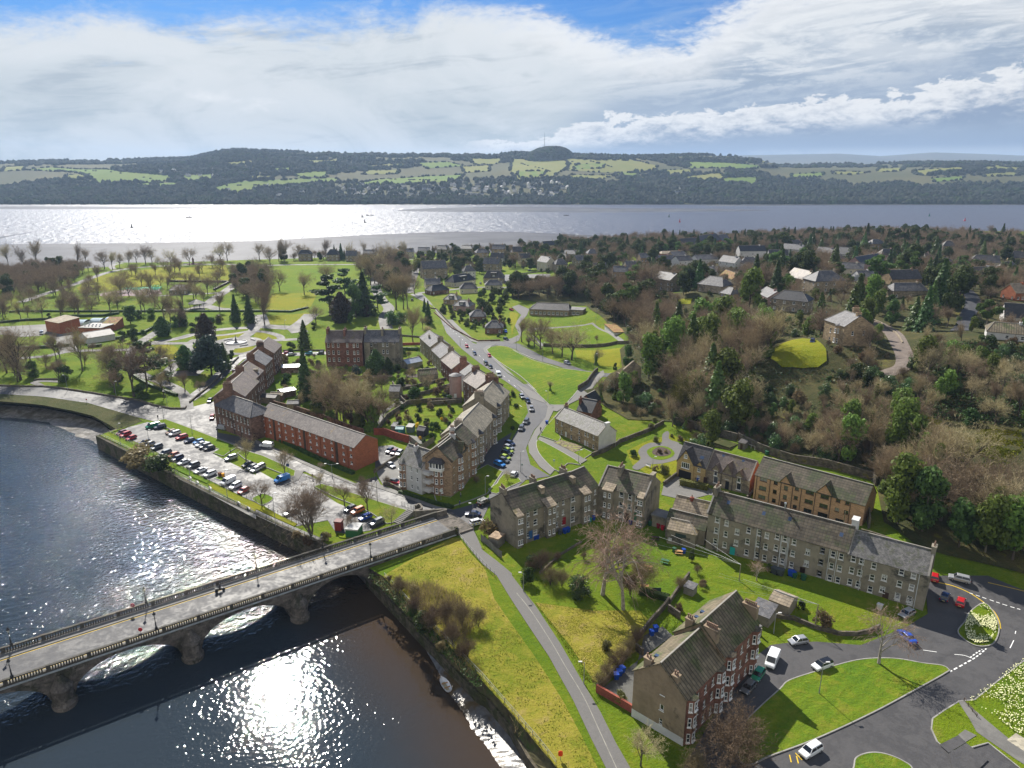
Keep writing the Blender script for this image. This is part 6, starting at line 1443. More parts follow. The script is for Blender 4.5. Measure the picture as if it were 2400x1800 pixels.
LMK=[(*px(a),b)for a,b in(('c270,830','the bowling club house'),('c550,850','the flat roofed club wing'),('c850,1030','the white columned pavilion'),('c1030,1400','the ruined stone gable'),('g1280,600','the round flower bed'),('g1500,350','the stone retaining wall'),('g1700,450','the roofless stone pen'),('s1000,600','the white edged villa'),('h100,680','the orange brick flats'),('h860,900','the right end of the orange flats'),('h1100,1300','the slate roofed tenement end'),('h1900,1600','the road in the wood'),('d250,1230','the yellow lawn'),('d600,1000','the tan stone villa'),('d1050,1200','the hill lane'),('d1720,880','the hill road'),('h1200,250','the yellow grass strip'),('h1900,550','the rough yellow clearing'),('d180,780','the long stone villa'),('d540,620','the grey hipped villa'),('d900,450','the turreted pale villa'),('d1200,600','the tan house with red barge boards'),('d1850,550','the white chalet house'),('d2050,1060','the low white bungalow'),('d2150,900','the steep roofed white cottage'),('d650,350','the house with a wide black roof'),('c1700,640','the wide hipped villa'),('c1340,600','the grey bay windowed villa'),('c930,540','the solar panelled villa'),('c600,420','the small two stack house'),('c260,430','the pale green villa'),('c2080,350','the large white house'),('c1700,280','the red gabled house'),('c1150,400','the dormered villa'),('c100,560','the tennis court'),('c1500,770','the small wood lawn'),('c1810,1030','the far wood lawn'),('d1400,170','the right hand skyline'),('d600,150','the middle of the skyline'),('c900,210','the left of the skyline'),('b1550,480','the double gabled villa'),('b1150,500','the park avenue'),('b1350,350','the pale roofed shore house'),('f1300,370','the teal garden shed'),('f1500,300','the grassy end of the sheds garden'),('b1450,1480','the mossy stone store'),('b1360,1340','the white roofed garage'),('b1620,1400','the red sandstone back court'),('f650,200','the ivy clad trees'),('f450,150','the tall ragged conifer'),('b800,1500','the grey tenement wall'),('b280,1480','the side street gardens'),('b350,1320','the hedge in the side street gardens'),('b1700,900','the dormered bungalows'),('b1850,1020','the second bungalow'),('k850,60','the large pink birch'),('g300,1550','the left end of the shared garden'),('g600,1450','the shared lawn'),('k1500,180','the pale garden store'),('j1600,350','the river wall'),('a900,650','the play area'),('a600,1350','the lower park lawn'),('r1850,1300','the high street bend'),('g0,200','the parked pickup'),('a60,1300','the depot lawn at the left edge'),('a600,560','the long park path'),('a150,620','the left edge of the park'),('a550,800','the depot shed'),('a2130,620','the corner of the park field'),('b2080,800','the bungalow gardens'),('h500,100','the wooded slope top'),('h1500,1000','the tangled lower slope'),('g1100,200','the dark roofed house'),('c1300,1200','the wood behind the ruin'),('c1900,1300','the middle of the steep wood'),('d1500,1450','the scrub below the hill lane'),('d2100,1450','the scrub at the right edge'))]
def plc(u_,v_):
 lm=min(LMK,key=lambda q:(q[0]-u_)**2+((q[1]-v_)*1.6)**2);dx,dy=u_-lm[0],v_-lm[1]
 rel=('right of' if dx>0 else 'left of')if abs(dx)>abs(dy)*1.2 else('below' if dy>0 else 'above')
 if abs(dx)<14 and abs(dy)<14:return'beside '+lm[2]
 return('well ' if max(abs(dx),abs(dy))>60 else 'just ')+rel+' '+lm[2]
r_=random.Random(77)
for q in 'c120,440 c700,400 c430,500 c760,540 c1040,500 c1500,470 c1340,440 c1690,540 c2060,500 c1970,600 d300,470 d620,470 d710,560 d1400,430 d1560,500 d860,600 d1560,340 d2100,520 d2160,420 d1040,420 b1000,390 b1130,400 b1450,350 b1960,390 b2080,440 b1850,560 c1450,400 c500,380 c60,380 d250,300 d950,320'.split():
 g_=G(q);an=r_.uniform(-.5,.5);w_=r_.uniform(9,14);v=V3((math.cos(an),math.sin(an),0))*w_/2;i=r_.randrange(5);two=r_.random()<.5
 if any((k[0]-g_.x)**2+(k[1]-g_.y)**2<170 for k in KEEP):continue
 u_,v_=px(q);h_=5.6 if two else 3.2;hp=r_.choice((0,3));ri=r_.randrange(3)
 b=House(('two storey ' if two else 'low ')+('white','cream','tan stone','grey stone','pinkish')[i]+' house '+plc(u_,v_),g_-v,g_+v,r_.uniform(8,10),g_.z-.3,g_.z+h_,r_.uniform(3,4.4),wall=(WRD,CRR,BUFF,GYS,PINKR)[i],roof=(SLT,TILED,SLT)[ri],name='villa' if two else 'bungalow',cat='house',group='houses among the trees of the suburb',hip=(hp,hp))
 b.rows(0,3,(.9,3.4)if two else(.9,),1.1,1.3);b.build();b.chim(.7,.5,1.3,.8,.7,2)
 #  trees
BARK=M('bark',(.11,.09,.07),ro=.95,var=.3,vs=1.5,bu=0,jit=True)
BARKP=M('pale bark',(.3,.27,.23),ro=.9,var=.4,vs=2,bu=0)
TWIG=M('bare twigs',(.33,.26,.16),ro=.9,var=.3,vs=.6,bu=0,jit=True)
TWIGP=M('pinkish birch twigs',(.34,.235,.175),ro=.9,var=.2,vs=.6,bu=0)
TWIGY=M('budding twigs',(.16,.155,.03),ro=.9,var=.3,vs=.6,bu=0,jit=True)
def leaf(name,c,v=.4,sp=.35,ro=.5):
 m=M(name,c,ro=ro,var=v,vs=.9,bu=0,spec=sp,jit=True)
 if m.node_tree.nodes.get('thin'):return m
 g=NT(m.node_tree);b=g.n['Principled BSDF'];t=g.new('ShaderNodeBsdfTranslucent');t.name='thin'
 g.l.new(b.inputs['Base Color'].links[0].from_socket,t.inputs[0]);x=g.new('ShaderNodeMixShader');x.inputs[0].default_value=.35
 g.l.new(b.outputs[0],x.inputs[1]);g.l.new(t.outputs[0],x.inputs[2]);g.l.new(x.outputs[0],g.n['Material Output'].inputs[0]);return m
LDARK=leaf('dark evergreen leaf',(.08,.125,.032),sp=.2,ro=.7);LMID=leaf('evergreen leaf',(.13,.19,.035),sp=.2,ro=.65);LYEL=leaf('yellow green leaf',(.13,.15,.02))
LBLUE=leaf('blue green needle',(.04,.065,.05));LCON=leaf('conifer needle',(.07,.12,.035),sp=.2);LGLOSS=leaf('glossy laurel leaf',(.075,.13,.04),sp=.45,ro=.4)
LBROWN=leaf('brown conifer',(.05,.032,.02));LHEDGE=leaf('hedge leaf',(.12,.12,.025));LHG=leaf('green hedge leaf',(.05,.085,.02),sp=.15);LFOR=leaf('yellow blossom',(.62,.4,.01),v=.2)
LPINK=leaf('pink blossom twig',(.3,.17,.15),v=.3);LBUFF=leaf('dry shrub',(.2,.15,.08),sp=.1)
def rv(r):
 while 1:
  v=V3((r.uniform(-1,1),r.uniform(-1,1),r.uniform(-1,1)))
  if.05<v.length<1:return v.normalized()
def gnb(seed,H=10.,spread=1.,up=.5,stems=1,droop=0,dens=1.,tw=1.):
 r=random.Random(seed);tr,cw=MB(),MB()
 def sliver(p,d,L,w):
  s=d.cross(rv(r)).normalized()*w/2;e=p+d*L;k=len(cw.v)
  cw.v+=[tuple(p-s),tuple(p+s),tuple(e)];cw.f.append((k,k+1,k+2))
 def grow(p,d,L,rad,lv):
  n=(5,4,3,2)[min(lv,3)];q=p.copy();dd=d.copy();pts_=[(q.copy(),rad)]
  for i in range(n):
   dd=(dd+rv(r)*(.1,.2,.26,.3)[min(lv,3)]+V3((0,0,1))*((.1*up)if lv else.05)-V3((0,0,1))*droop*(.12*lv)).normalized()
   q=q+dd*L/n;pts_.append((q.copy(),rad*(1-.62*(i+1)/n)))
  if lv<=2:
   for(a,ra),(b,rb)in zip(pts_,pts_[1:]):tr.tube(a,b,ra,rb,(6,5,3)[lv],False)
  else:
   for(a,ra),(b,rb)in zip(pts_,pts_[1:]):cw.tube(a,b,ra,rb,3,False)
  nc=int((8,6,6,6)[min(lv,3)]*dens+.5)
  for i in range(nc):
   t=r.uniform((.42,.25,.2,.15)[min(lv,3)],1.)if i else 1.
   k=min(n-1,int(t*n));f=t*n-k;c=pts_[k][0].lerp(pts_[k+1][0],f)
   ax_=dd.cross(rv(r)).normalized();ang=r.uniform(.35,.95)*spread if lv else r.uniform(.35,.85)*spread
   nd=(Matrix.Rotation(ang,3,ax_)@dd).normalized()
   if lv<3:grow(c,nd,L*(r.uniform(.55,.85)if lv else r.uniform(.6,.95)),pts_[k][1]*.62,lv+1)
   else:
    nd.z-=droop*.9;nd.normalize();l2=r.uniform(.45,.95)*tw*H/10;sliver(c,nd,l2,.042*H/10)
    for _ in range(2):
     nn=(nd+rv(r)*.7).normalized();sliver(c+nd*l2*r.uniform(.3,.8),nn,l2*.7,.03*H/10)
 for s_ in range(stems):
  a=s_*6.283/max(1,stems)+r.random();tilt=0 if stems==1 else.3
  d0=V3((math.cos(a)*tilt,math.sin(a)*tilt,1)).normalized()
  grow(V3((0,0,-.2)),d0,H*.42,H*.028/(stems**.4),0)
 zm=max(v[2]for v in cw.v);k=H/zm
 for m in(tr,cw):m.v=[(x*k,y*k,z*k)for x,y,z in m.v]
 return tr,cw
def qlf(m,r,c,s,n=None):
 a=rv(r)if n is None else(n+rv(r)*.7).normalized();u=a.orthogonal().normalized();w=a.cross(u);th=r.random()*6.28
 u,w=u*math.cos(th)+w*math.sin(th),w*math.cos(th)-u*math.sin(th);k=len(m.v)
 m.v+=[tuple(c-u*s-w*s*.55),tuple(c+u*s*.9-w*s*.4),tuple(c+u*s*.5+w*s*.7),tuple(c-u*s*.8+w*s*.5)];m.f.append((k,k+1,k+2,k+3))
def gnl(seed,H=10.,kind='dome',n=2600,s=.3,W_=.42):
 r=random.Random(seed);tr,cw=MB(),MB();R_=H*W_
 tr.tube((0,0,-.3),(r.uniform(-.2,.2),r.uniform(-.2,.2),H*.75),H*.022,H*.008,6,False)
 if kind in('dome','shrub','pine'):
  zb=dict(dome=.12,shrub=0.,pine=.42)[kind];lumps=[]
  for i in range(16 if kind!='pine' else 12):
   t=r.random();a=r.random()*6.28;z=H*(zb+(1-zb)*(.12+.78*t));prof=math.sin(math.pi*min(1,.18+.78*t))**.6
   q=r.random()**.5*R_*.72*prof;lumps.append((V3((q*math.cos(a),q*math.sin(a),z)),R_*r.uniform(.28,.5)*(1 if kind!='pine' else.85)))
   if kind=='pine':tr.tube((0,0,z-H*.12),tuple(lumps[-1][0]),H*.009,H*.003,4,False)
  for i in range(n):
   c,rr=lumps[r.randrange(len(lumps))];d=rv(r);
   if kind=='pine':d.z*=.45
   qlf(cw,r,c+d*rr*(r.random()**.33),s*H/10*r.uniform(.6,1.3),d)
 elif kind=='cone':
  L_=15;
  for i in range(n):
   t=(r.random()**.75);lay=(math.floor(t*L_)+r.random()*.55)/L_;z=H*(.07+.93*(1-t));rad=R_*(t**.85)*(.75+.25*math.sin(t*L_*6.28))
   a=r.random()*6.28;lob=.72+.28*math.sin(a*7+int(t*L_)*2.3);q=rad*lob*r.random()**.4
   qlf(cw,r,V3((q*math.cos(a),q*math.sin(a),z-q*.28)),s*H/10*r.uniform(.6,1.3),V3((math.cos(a),math.sin(a),.6)))
 elif kind=='column':
  for i in range(n):
   t=r.random();prof=(math.sin(math.pi*(.12+.82*t))**.5)*(1 if t<.6 else 1-(t-.6)*1.6);a=r.random()*6.28;q=R_*prof*(r.random()**.3)*(1+.12*math.sin(a*5+t*9))
   qlf(cw,r,V3((q*math.cos(a),q*math.sin(a),H*(.03+.95*t))),s*H/10*r.uniform(.6,1.2),V3((math.cos(a),math.sin(a),.3)))
 elif kind=='cedar':
  for k_ in range(26):
   t=r.random();z=H*(.2+.78*t);a=r.random()*6.28;L=R_*(1.15-.85*t)*r.uniform(.7,1.1);e=V3((math.cos(a)*L,math.sin(a)*L,z+L*.05))
   tr.tube((0,0,z-L*.15),tuple(e),H*.008,H*.002,3,False)
   for i in range(n//26):
    f=r.uniform(.25,1.05);w=.32*L*(1-abs(f-.7));c=V3((0,0,z-L*.15)).lerp(e,f)+V3((r.uniform(-w,w),r.uniform(-w,w),r.uniform(-.25,.3)*H/10))
    qlf(cw,r,c,s*H/10*r.uniform(.6,1.3),V3((0,0,1)))
 elif kind=='ivy':
  for i in range(n):
   t=r.random();a=r.random()*6.28;q=H*.085*(1+.5*math.sin(t*9+seed))*r.random()**.4*(1.1-.5*t)
   qlf(cw,r,V3((q*math.cos(a),q*math.sin(a),H*.7*t)),s*.8*H/10*r.uniform(.6,1.2),V3((math.cos(a),math.sin(a),.2)))
 return tr,cw
PROTO={}
def mkp(key,name,gens,tm,cm):
 L=[]
 for tr,cw in gens:
  t=tr.mesh('trunk');t.materials.append(tm);c=cw.mesh('crown');c.materials.append(cm);L.append((t,c))
 PROTO[key]=(name,L)
mkp('oak','bare_tree',[gnb(s,10,1.1,.45)for s in(1,2,3)],BARK,TWIG)
mkp('tall','bare_tree',[gnb(s,10,.72,.9)for s in(4,5,6)],BARK,TWIG)
mkp('birch','birch_tree',[gnb(s,10,.8,.6,droop=.5,dens=.88)for s in(8,9)],BARKP,TWIGP)
mkp('multi','multi_stemmed_tree',[gnb(12,10,.7,.8,stems=6,dens=.75)],BARK,TWIG)
mkp('bush','bare_bush',[gnb(s,10,1.,.5,stems=7,dens=.8)for s in(14,15)],BARK,M('dry bush twigs',(.17,.125,.07),ro=.9,var=.3,vs=.6,bu=0,jit=True))
mkp('bud','budding_tree',[gnb(s,10,1.,.6,dens=1.1)for s in(17,18)],BARK,TWIGY)
mkp('dome','evergreen_tree',[gnl(s,10,'dome',2600,.34)for s in(21,22,23)],BARK,LMID)
mkp('darkdome','evergreen_tree',[gnl(s,10,'dome',2600,.34,.38)for s in(24,25)],BARK,LDARK)
mkp('ball','clipped_evergreen',[gnl(s,10,'shrub',2400,.42,.55)for s in(26,)],BARK,LDARK)
mkp('cone','conifer',[gnl(s,10,'cone',3600,.32,.3)for s in(27,28,29)],BARK,LCON)
mkp('gcone','conifer',[gnl(s,10,'cone',3600,.32,.36)for s in(30,31)],BARK,leaf('green spruce needle',(.1,.155,.035)))
mkp('blue','blue_conifer',[gnl(s,10,'dome',2800,.34,.5)for s in(32,)],BARK,LBLUE)
mkp('column','cypress',[gnl(s,10,'column',2600,.26,.2)for s in(33,34)],BARK,LCON)
mkp('bcolumn','brown_conifer',[gnl(s,10,'column',2600,.3,.24)for s in(35,)],BARK,LBROWN)
mkp('cedar','cedar',[gnl(s,10,'cedar',3800,.32,.5)for s in(36,37)],BARK,LCON)
mkp('pine','pine',[gnl(s,10,'pine',2600,.34,.42)for s in(38,39)],BARK,LDARK)
mkp('gloss','laurel',[gnl(s,10,'shrub',2400,.36,.6)for s in(40,41)],BARK,LGLOSS)
mkp('shrub','shrub',[gnl(s,10,'shrub',1500,.5,.6)for s in(42,43)],BARK,LHG)
mkp('yshrub','yellow_bush',[gnl(s,10,'shrub',1500,.5,.6)for s in(44,)],BARK,LFOR)
mkp('gshrub','pale_shrub',[gnl(s,10,'shrub',1500,.5,.6)for s in(45,)],BARK,LHEDGE)
mkp('bshrub','dry_shrub',[gnl(s,10,'shrub',1500,.45,.6)for s in(46,)],BARK,LBUFF)
mkp('pink','blossom_tree',[gnb(s,10,1.1,.3,dens=1.)for s in(47,)],BARK,LPINK)
mkp('willow','yellow_willow',[gnl(s,10,'dome',2600,.3,.5)for s in(48,)],BARK,LYEL)
PROTO['ivy']=('ivy_clad_tree',[])
for s_ in(51,52):
 _tr,_cw=gnb(s_,10,.75,.9);_,iv=gnl(s_,10,'ivy',2200,.34)
 a=_tr.mesh('trunk');a.materials.append(BARK);b_=_cw.mesh('crown');b_.materials.append(TWIG);c_=iv.mesh('ivy');c_.materials.append(LMID);PROTO['ivy'][1].append((a,b_,c_))
RT=random.Random(99);TREES=[]
def plant(key,loc,h,label,group=None,cat=None,wide=1.):
 name,L=PROTO[key];ms=RT.choice(L)
 t=bpy.data.objects.new(name,None);COL.objects.link(t);t.location=loc;t.rotation_euler=(0,0,RT.random()*6.28);k=h/10;wide*=dict(oak=.85,tall=.8,bush=.9,dome=.78,darkdome=.8).get(key,1);t.scale=(k*wide*RT.uniform(.92,1.1),k*wide*RT.uniform(.92,1.1),k)
 tag(t,label,cat or('shrub' if 'shrub' in key or key in('bush','ball','gloss')else'tree'),group)
 for m in ms:
  o=bpy.data.objects.new(m.name.split('.')[0],m);COL.objects.link(o);o.parent=t
 TREES.append((loc[0],loc[1]));return t
def tree(key,base,top,label,wide=1.,group=None):
 g_=G(base);h=vh(g_,top)*(1.15 if base[0]in'ab' else 1)
 return plant(key,g_,max(1.,min(30,h)),label,group,wide=wide)
def many(spec,group):
 for key,base,top,label,*w in spec:tree(key,base,top,label,*(w or(1.,)),group=group)
many([('tall','a80,470','a30,262','leaning bare shore tree at the far left edge'),('tall','a210,470','a160,265','bare shore tree, second from the left edge'),('tall','a325,466','a290,240','tall bare shore tree, third from the left edge'),('tall','a675,450','a640,235','tallest pair of bare shore trees, left trunk'),('tall','a745,445','a730,300','lower right neighbour of the tallest bare shore pair'),('oak','a905,480','a890,322','spreading bare tree left of the path fork'),('tall','a975,490','a985,335','slim bare tree at the path fork'),('oak','a1035,465','a1030,345','small bare tree right of the path fork'),('oak','a1115,450','a1100,325','bare tree on the shore lawn, left of a close group'),('oak','a1180,430','a1155,300','bare tree at the left of the close shore group'),('oak','a1260,440','a1230,268','tallest bare tree of the close shore group'),('oak','a1315,425','a1300,310','bare tree at the right of the close shore group'),('oak','a1365,457','a1350,370','very small bare tree on the shore path'),('oak','a1480,452','a1467,312','round bare tree left of the shore monument'),('oak','a1638,447','a1615,290','wide round bare tree in front of the shore monument'),('oak','a1908,420','a1875,280','bare tree right of the shore monument'),('oak','a1965,410','a1955,232','tall round bare tree at the shore, right of the monument')],'bare trees along the shore of the park')
many([('oak','a1050,732','a1010,515','large round bare tree by the green play frame'),('tall','a1310,700','a1270,468','slim bare tree rising over the play area'),('oak','a1392,640','a1390,512','rounded bare tree behind the play area'),('oak','a1580,795','a1560,575','bare tree in front of the park pavilion',),('oak','a1700,772','a1690,600','bare tree beside the bandstand'),('oak','a1797,705','a1790,520','bare tree by the parked black car in the park'),('oak','a1640,650','a1620,488','bare tree behind the grey park pavilion'),('tall','a530,912','a490,655','dark bare tree above the depot shed'),('oak','a680,890','a645,690','bushy bare tree behind the depot tunnels'),('oak','a955,862','a920,640','leaning bare tree above the depot'),('tall','a1220,870','a1200,620','thin bare tree above the domed evergreen'),('oak','a1425,940','a1400,640','big bare tree standing over the round clipped evergreens'),('oak','a790,872','a780,745','low bare tree on the grass strip'),('oak','a365,900','a330,740','bare tree above the depot yard'),('tall','a180,915','a130,720','leaning bare tree near the left edge above the depot'),('tall','a30,915','a15,730','bare tree at the left edge above the depot'),('tall','a715,1362','a660,985','tall leaning bare tree on the lawn below the depot'),('tall','a492,1280','a450,1020','thin bare tree beside the depot car'),('oak','a180,1440','a90,975','large bare tree at the left edge by the river road'),('oak','a60,1380','a20,1060','bare tree cut by the left edge near the river road'),('oak','a950,1420','a900,1130','bare tree on the slope right of the depot lawn'),('oak','a1160,1585','a1040,1090','big bare tree over the curving park path'),('oak','a1010,1400','a960,1120','bare tree behind the curving path tree'),('oak','a1600,1540','a1590,1360','young bare tree on the lawn inside the path bend'),('oak','a1730,1560','a1740,1440','small leafless tree near the side street wall')],'bare trees in the park')
many([('darkdome','a1130,955','a1110,812','big dark domed evergreen above the aviary garden',1.3),('ball','a1195,910','a1195,850','small dark round evergreen right of the domed one'),('ball','a1317,912','a1317,835','dark clipped evergreen near the park path'),('column','a1412,1062','a1405,912','dark cypress beside the converging paths',2.2),('ball','a1510,988','a1510,908','clipped dome between the paths'),('cone','a1585,975','a1580,798','dark conifer by the bandstand'),('ball','a1665,1022','a1665,958','dark clipped ball near the flower beds'),('bcolumn','a1792,1155','a1785,905','tall brown green column conifer in the formal garden',1.2),('column','a1610,1345','a1605,1165','dark narrow yew in the formal garden',1.8),('blue','a1830,1400','a1810,1100','large blue green conifer by the side street'),('blue','a1690,1385','a1680,1240','low blue green conifer left of the large one'),('gcone','a1945,1340','a1935,1150','green conifer behind the side street wall'),('darkdome','a2005,1272','a2007,1190','small dark conifer at the bend of the side street'),('ball','a300,1408','a300,1295','round clipped evergreen on the lower lawn, left one'),('ball','a560,1455','a560,1335','round clipped evergreen on the lower lawn, right one'),('ball','a1240,1605','a1240,1490','dark clipped evergreen at the river road wall'),('darkdome','a1020,1490','a1015,1300','ivy covered evergreen under the bare trees'),('ball','a1060,1095','a1058,1028','dark ball evergreen below the aviary'),('ball','a1155,1102','a1152,1010','larger dark ball evergreen below the aviary'),('cedar','a1272,1505','a1270,1150','wide dark cedar over the curving path'),('ball','a430,905','a430,868','tiny clipped evergreen above the depot'),('shrub','a1240,1050','a1230,1010','green shrub row by the aviary'),('shrub','a1720,960','a1720,900','purple brown shrub by the yellow bush'),('gshrub','a1760,940','a1760,870','yellow green bush in the middle of the park'),('gshrub','a1895,945','a1895,885','small yellow green tree by the lower path'),('shrub','a1825,975','a1825,905','dark shrub beside the yellow green bush'),('cone','a2040,940','a2035,735','dark conifer at the right of the bandstand lawn'),('cone','a2160,950','a2150,740','broad dark conifer next to the bandstand lawn')],'evergreens in the park')
many([('tall','b75,850','b50,470','big bare tree at the left of the lower park field',1.1),('oak','b205,672','b190,475','bare tree in the park field, left one'),('oak','b418,702','b390,502','bare tree with a round crown in the middle of the park field'),('oak','b610,640','b600,420','dark bare tree at the right side of the park field'),('tall','b75,960','b60,600','leaning bare tree by the park drive'),('oak','b30,400','b20,250','dark bare tree at the field corner'),('oak','b125,450','b110,290','bare tree beside the field corner'),('tall','b200,420','b185,210','tall bare tree pair at the field, left'),('tall','b250,420','b240,222','tall bare tree pair at the field, right'),('oak','b370,400','b355,265','bare tree left of the first shore house'),('oak','b450,400','b440,275','bare tree behind the first shore house'),('tall','b605,390','b595,230','tall bare tree between shore houses'),('tall','b800,405','b790,235','tall thin bare tree by the gabled shore house'),('tall','b940,360','b925,225','bare tree on the shore right of the gabled house')],'bare trees around the park field')
many([('cedar','b640,850','b600,575','flat layered cedar at the edge of the park field'),('cedar','b770,740','b765,505','tall layered cedar right of the park field'),('bcolumn','b740,945','b735,715','brown green columnar conifer in front of the cedars',1.5),('cone','b935,880','b930,560','tallest dark conifer of the park group',1.3),('bcolumn','b958,895','b950,790','small rust brown conifer'),('darkdome','b865,905','b850,660','dense dark evergreen in the conifer group'),('cedar','b1055,850','b1045,650','broad dark yew at the right of the conifer group'),('darkdome','b900,800','b900,640','dark evergreen behind the tallest conifer'),('gcone','b422,1165','b412,955','green conifer left of the red tenement'),('ball','b298,1205','b296,1128','round clipped evergreen near the side street'),('column','b1042,1405','b1040,1203','dark cypress in front of the grey tenement half',1.6),('column','b1145,1405','b1144,1263','slim cypress right of the larger one',1.4),('blue','b872,1410','b880,1318','small silvery blue conifer'),('cone','b675,310','b672,272','small dark conifer between the shore houses'),('cone','b738,400','b738,278','dark shore conifer by the second house'),('willow','b1392,515','b1392,402','yellow green willow left of the grey villa'),('cone','b1458,850','b1455,750','dark conifer at the top of the high street'),('cone','b1490,955','b1490,785','broad dark conifer by the high street'),('ball','b500,1000','b480,950','dark shrub under the cedar'),('gloss','b1175,960','b1170,850','glossy laurel by the high street'),('gloss','b1250,950','b1250,870','glossy laurel, right one'),('darkdome','b1940,790','b1940,690','dark evergreen behind the bungalows'),('column','b1955,860','b1955,775','small dark conifer by the dormered bungalow',1.5),('darkdome','b1030,900','b1020,830','dark evergreen under the tall conifer'),('darkdome','b820,960','b820,860','low dark evergreen by the red tenement')],'evergreens by the park')
many([('tall','b1212,835','b1150,510','tall leaning bare tree on the long lawn'),('tall','b1275,830','b1230,530','tall bare tree beside the park lane'),('tall','b1312,825','b1300,530','tall bare tree at the top of the park lane'),('tall','b1358,1122','b1340,820','tall bare tree between the tenement and the high street'),('tall','b990,620','b980,360','tall dark bare tree at the end of the field'),('tall','b950,560','b945,380','bare tree behind the field end'),('oak','b1070,520','b1060,330','bare tree in the avenue'),('oak','b1130,480','b1125,245','bare tree at the head of the avenue'),('oak','b1220,460','b1210,280','bare tree right of the avenue'),('tall','b1290,400','b1280,245','bare tree by the pale roofed shore house'),('oak','b1110,640','b1110,430','dark bare tree in the avenue middle'),('oak','b1180,700','b1170,480','bare tree half way down the avenue'),('oak','b1370,700','b1360,520','bare tree at the villa street'),('oak','b520,960','b520,800','bushy tree under the cedar'),('pink','b1490,1045','b1490,965','pink blossoming tree by the high street'),('oak','b1440,1000','b1430,880','bare tree by the garden wall')],'bare trees along the park avenue')
many([('cone','b435,1600','b425,1225','very tall ragged dark conifer behind the brick flats',.8),('ivy','b560,1650','b560,1330','tall ivy clad tree, left of the group behind the brick flats'),('ivy','f640,300','b640,1350','ivy clad tree in the group behind the brick flats'),('oak','f700,320','b690,1290','bare tree in the group behind the brick flats'),('ivy','f890,385','f870,-60','ivy clad tree with a leaning crown'),('ivy','f985,400','f975,-20','tallest ivy clad tree near the garden sheds'),('ivy','f1040,400','f1045,80','ivy clad tree next to the sheds'),('bud','f1020,360','f1000,0','yellow budding tree behind the ivy trunks'),('oak','f760,340','b780,1400','bare tree between the ivy trunks'),('oak','f820,360','b850,1380','low bare tree between the ivy trunks'),('darkdome','f520,260','f520,60','dark evergreen behind the brick flats'),('bshrub','f820,350','f820,230','brown shrub under the ivy trees'),('oak','f1100,330','f1100,60','thin bare tree by the back lane'),('bud','f520,300','f510,180','small yellow green tree behind the flats'),('oak','b640,1500','b640,1330','bare tree below the grey tenement'),('oak','b720,1480','b740,1330','second bare tree below the grey tenement'),('tall','f380,200','b380,1500','dark ivy tree beside the tall ragged conifer')],'trees behind the brick flats')
many([('bud','f1390,210','f1390,100','small pink brown tree in the sheds garden'),('yshrub','f1395,375','f1390,335','bright yellow blossoming bush above the sheds'),('yshrub','f1605,315','f1603,288','small yellow bush near the grey tenement'),('yshrub','f1420,480','f1418,452','small yellow bush by the grey fence'),('darkdome','f1520,420','f1520,330','dark round evergreen in the sheds garden'),('bshrub','f1310,330','f1310,260','buff shrub behind the sheds'),('shrub','f1370,130','f1360,30','green conifer shrub in the terraced gardens'),('gcone','b1400,1560','b1400,1480','small green conifer in the back gardens'),('shrub','b1350,1600','b1350,1540','green shrub in the back gardens'),('bshrub','b1500,1310','b1500,1270','dry shrub behind the white roofed garage'),('oak','b1350,1440','b1350,1340','bare garden tree by the garage'),('oak','b1490,1520','b1490,1400','bare garden tree by the mossy store'),('shrub','b1280,1230','b1280,1190','clipped garden shrub by the long hedge'),('bshrub','b250,1280','b245,1220','dark shrub at the tenement garden'),('oak','b320,1360','b320,1290','small bare tree in the side street gardens')],'small trees and shrubs in the back gardens')
many([('oak','f52,1045','f50,785','bare tree on the small island in the car park'),('multi','f480,1320','f470,800','large multi-stemmed bare tree at the river end of the car park',1.15),('oak','f556,890','f540,745','bare tree at the corner of the triangle lawn'),('oak','f765,1050','f740,810','bare tree on the left of the triangle lawn'),('oak','f965,1092','f950,770','bare tree on the triangle lawn with a reddish crown'),('oak','f1170,1212','f1140,1030','thin bare tree near the stone steps'),('oak','f815,1285','f795,1110','bare tree above the green kiosk'),('oak','f252,782','f240,540','bare tree beside the blue notice board'),('oak','e2127,672','e2110,440','bare tree on the verge by the silver car'),('birch','f560,745','f540,670','low pinkish tree at the flats hedge'),('oak','m660,580','m655,370','young bare tree on the corner lawn')],'bare trees at the car park and junction')
many([('bshrub','e1225,700','e1215,530','wide olive bush on the quay edge, left one',1.6),('shrub','e1400,760','e1390,620','dense dark bush on the quay edge, right one',1.6),('bshrub','e1330,720','e1320,620','thin bush between the two quay bushes'),('bshrub','m330,1500','m320,1240','leafy bush in front of the blank grey gable'),('bshrub','f600,1360','f590,1270','brown scrub under the multi-stemmed tree'),('bshrub','f350,1330','f345,1260','low scrub on the river wall'),('bshrub','f450,1390','f450,1310','dark scrub on the river wall near the bridge'),('bush','f1130,870','f1120,780','leafless shrub at the car entrance'),('bush','q1600,1130','q1600,960','rounded leafless shrub beside the corner flats'),('bush','f910,850','f900,780','brown leafless bush at the flats hedge')],'shrubs at the river and junction')
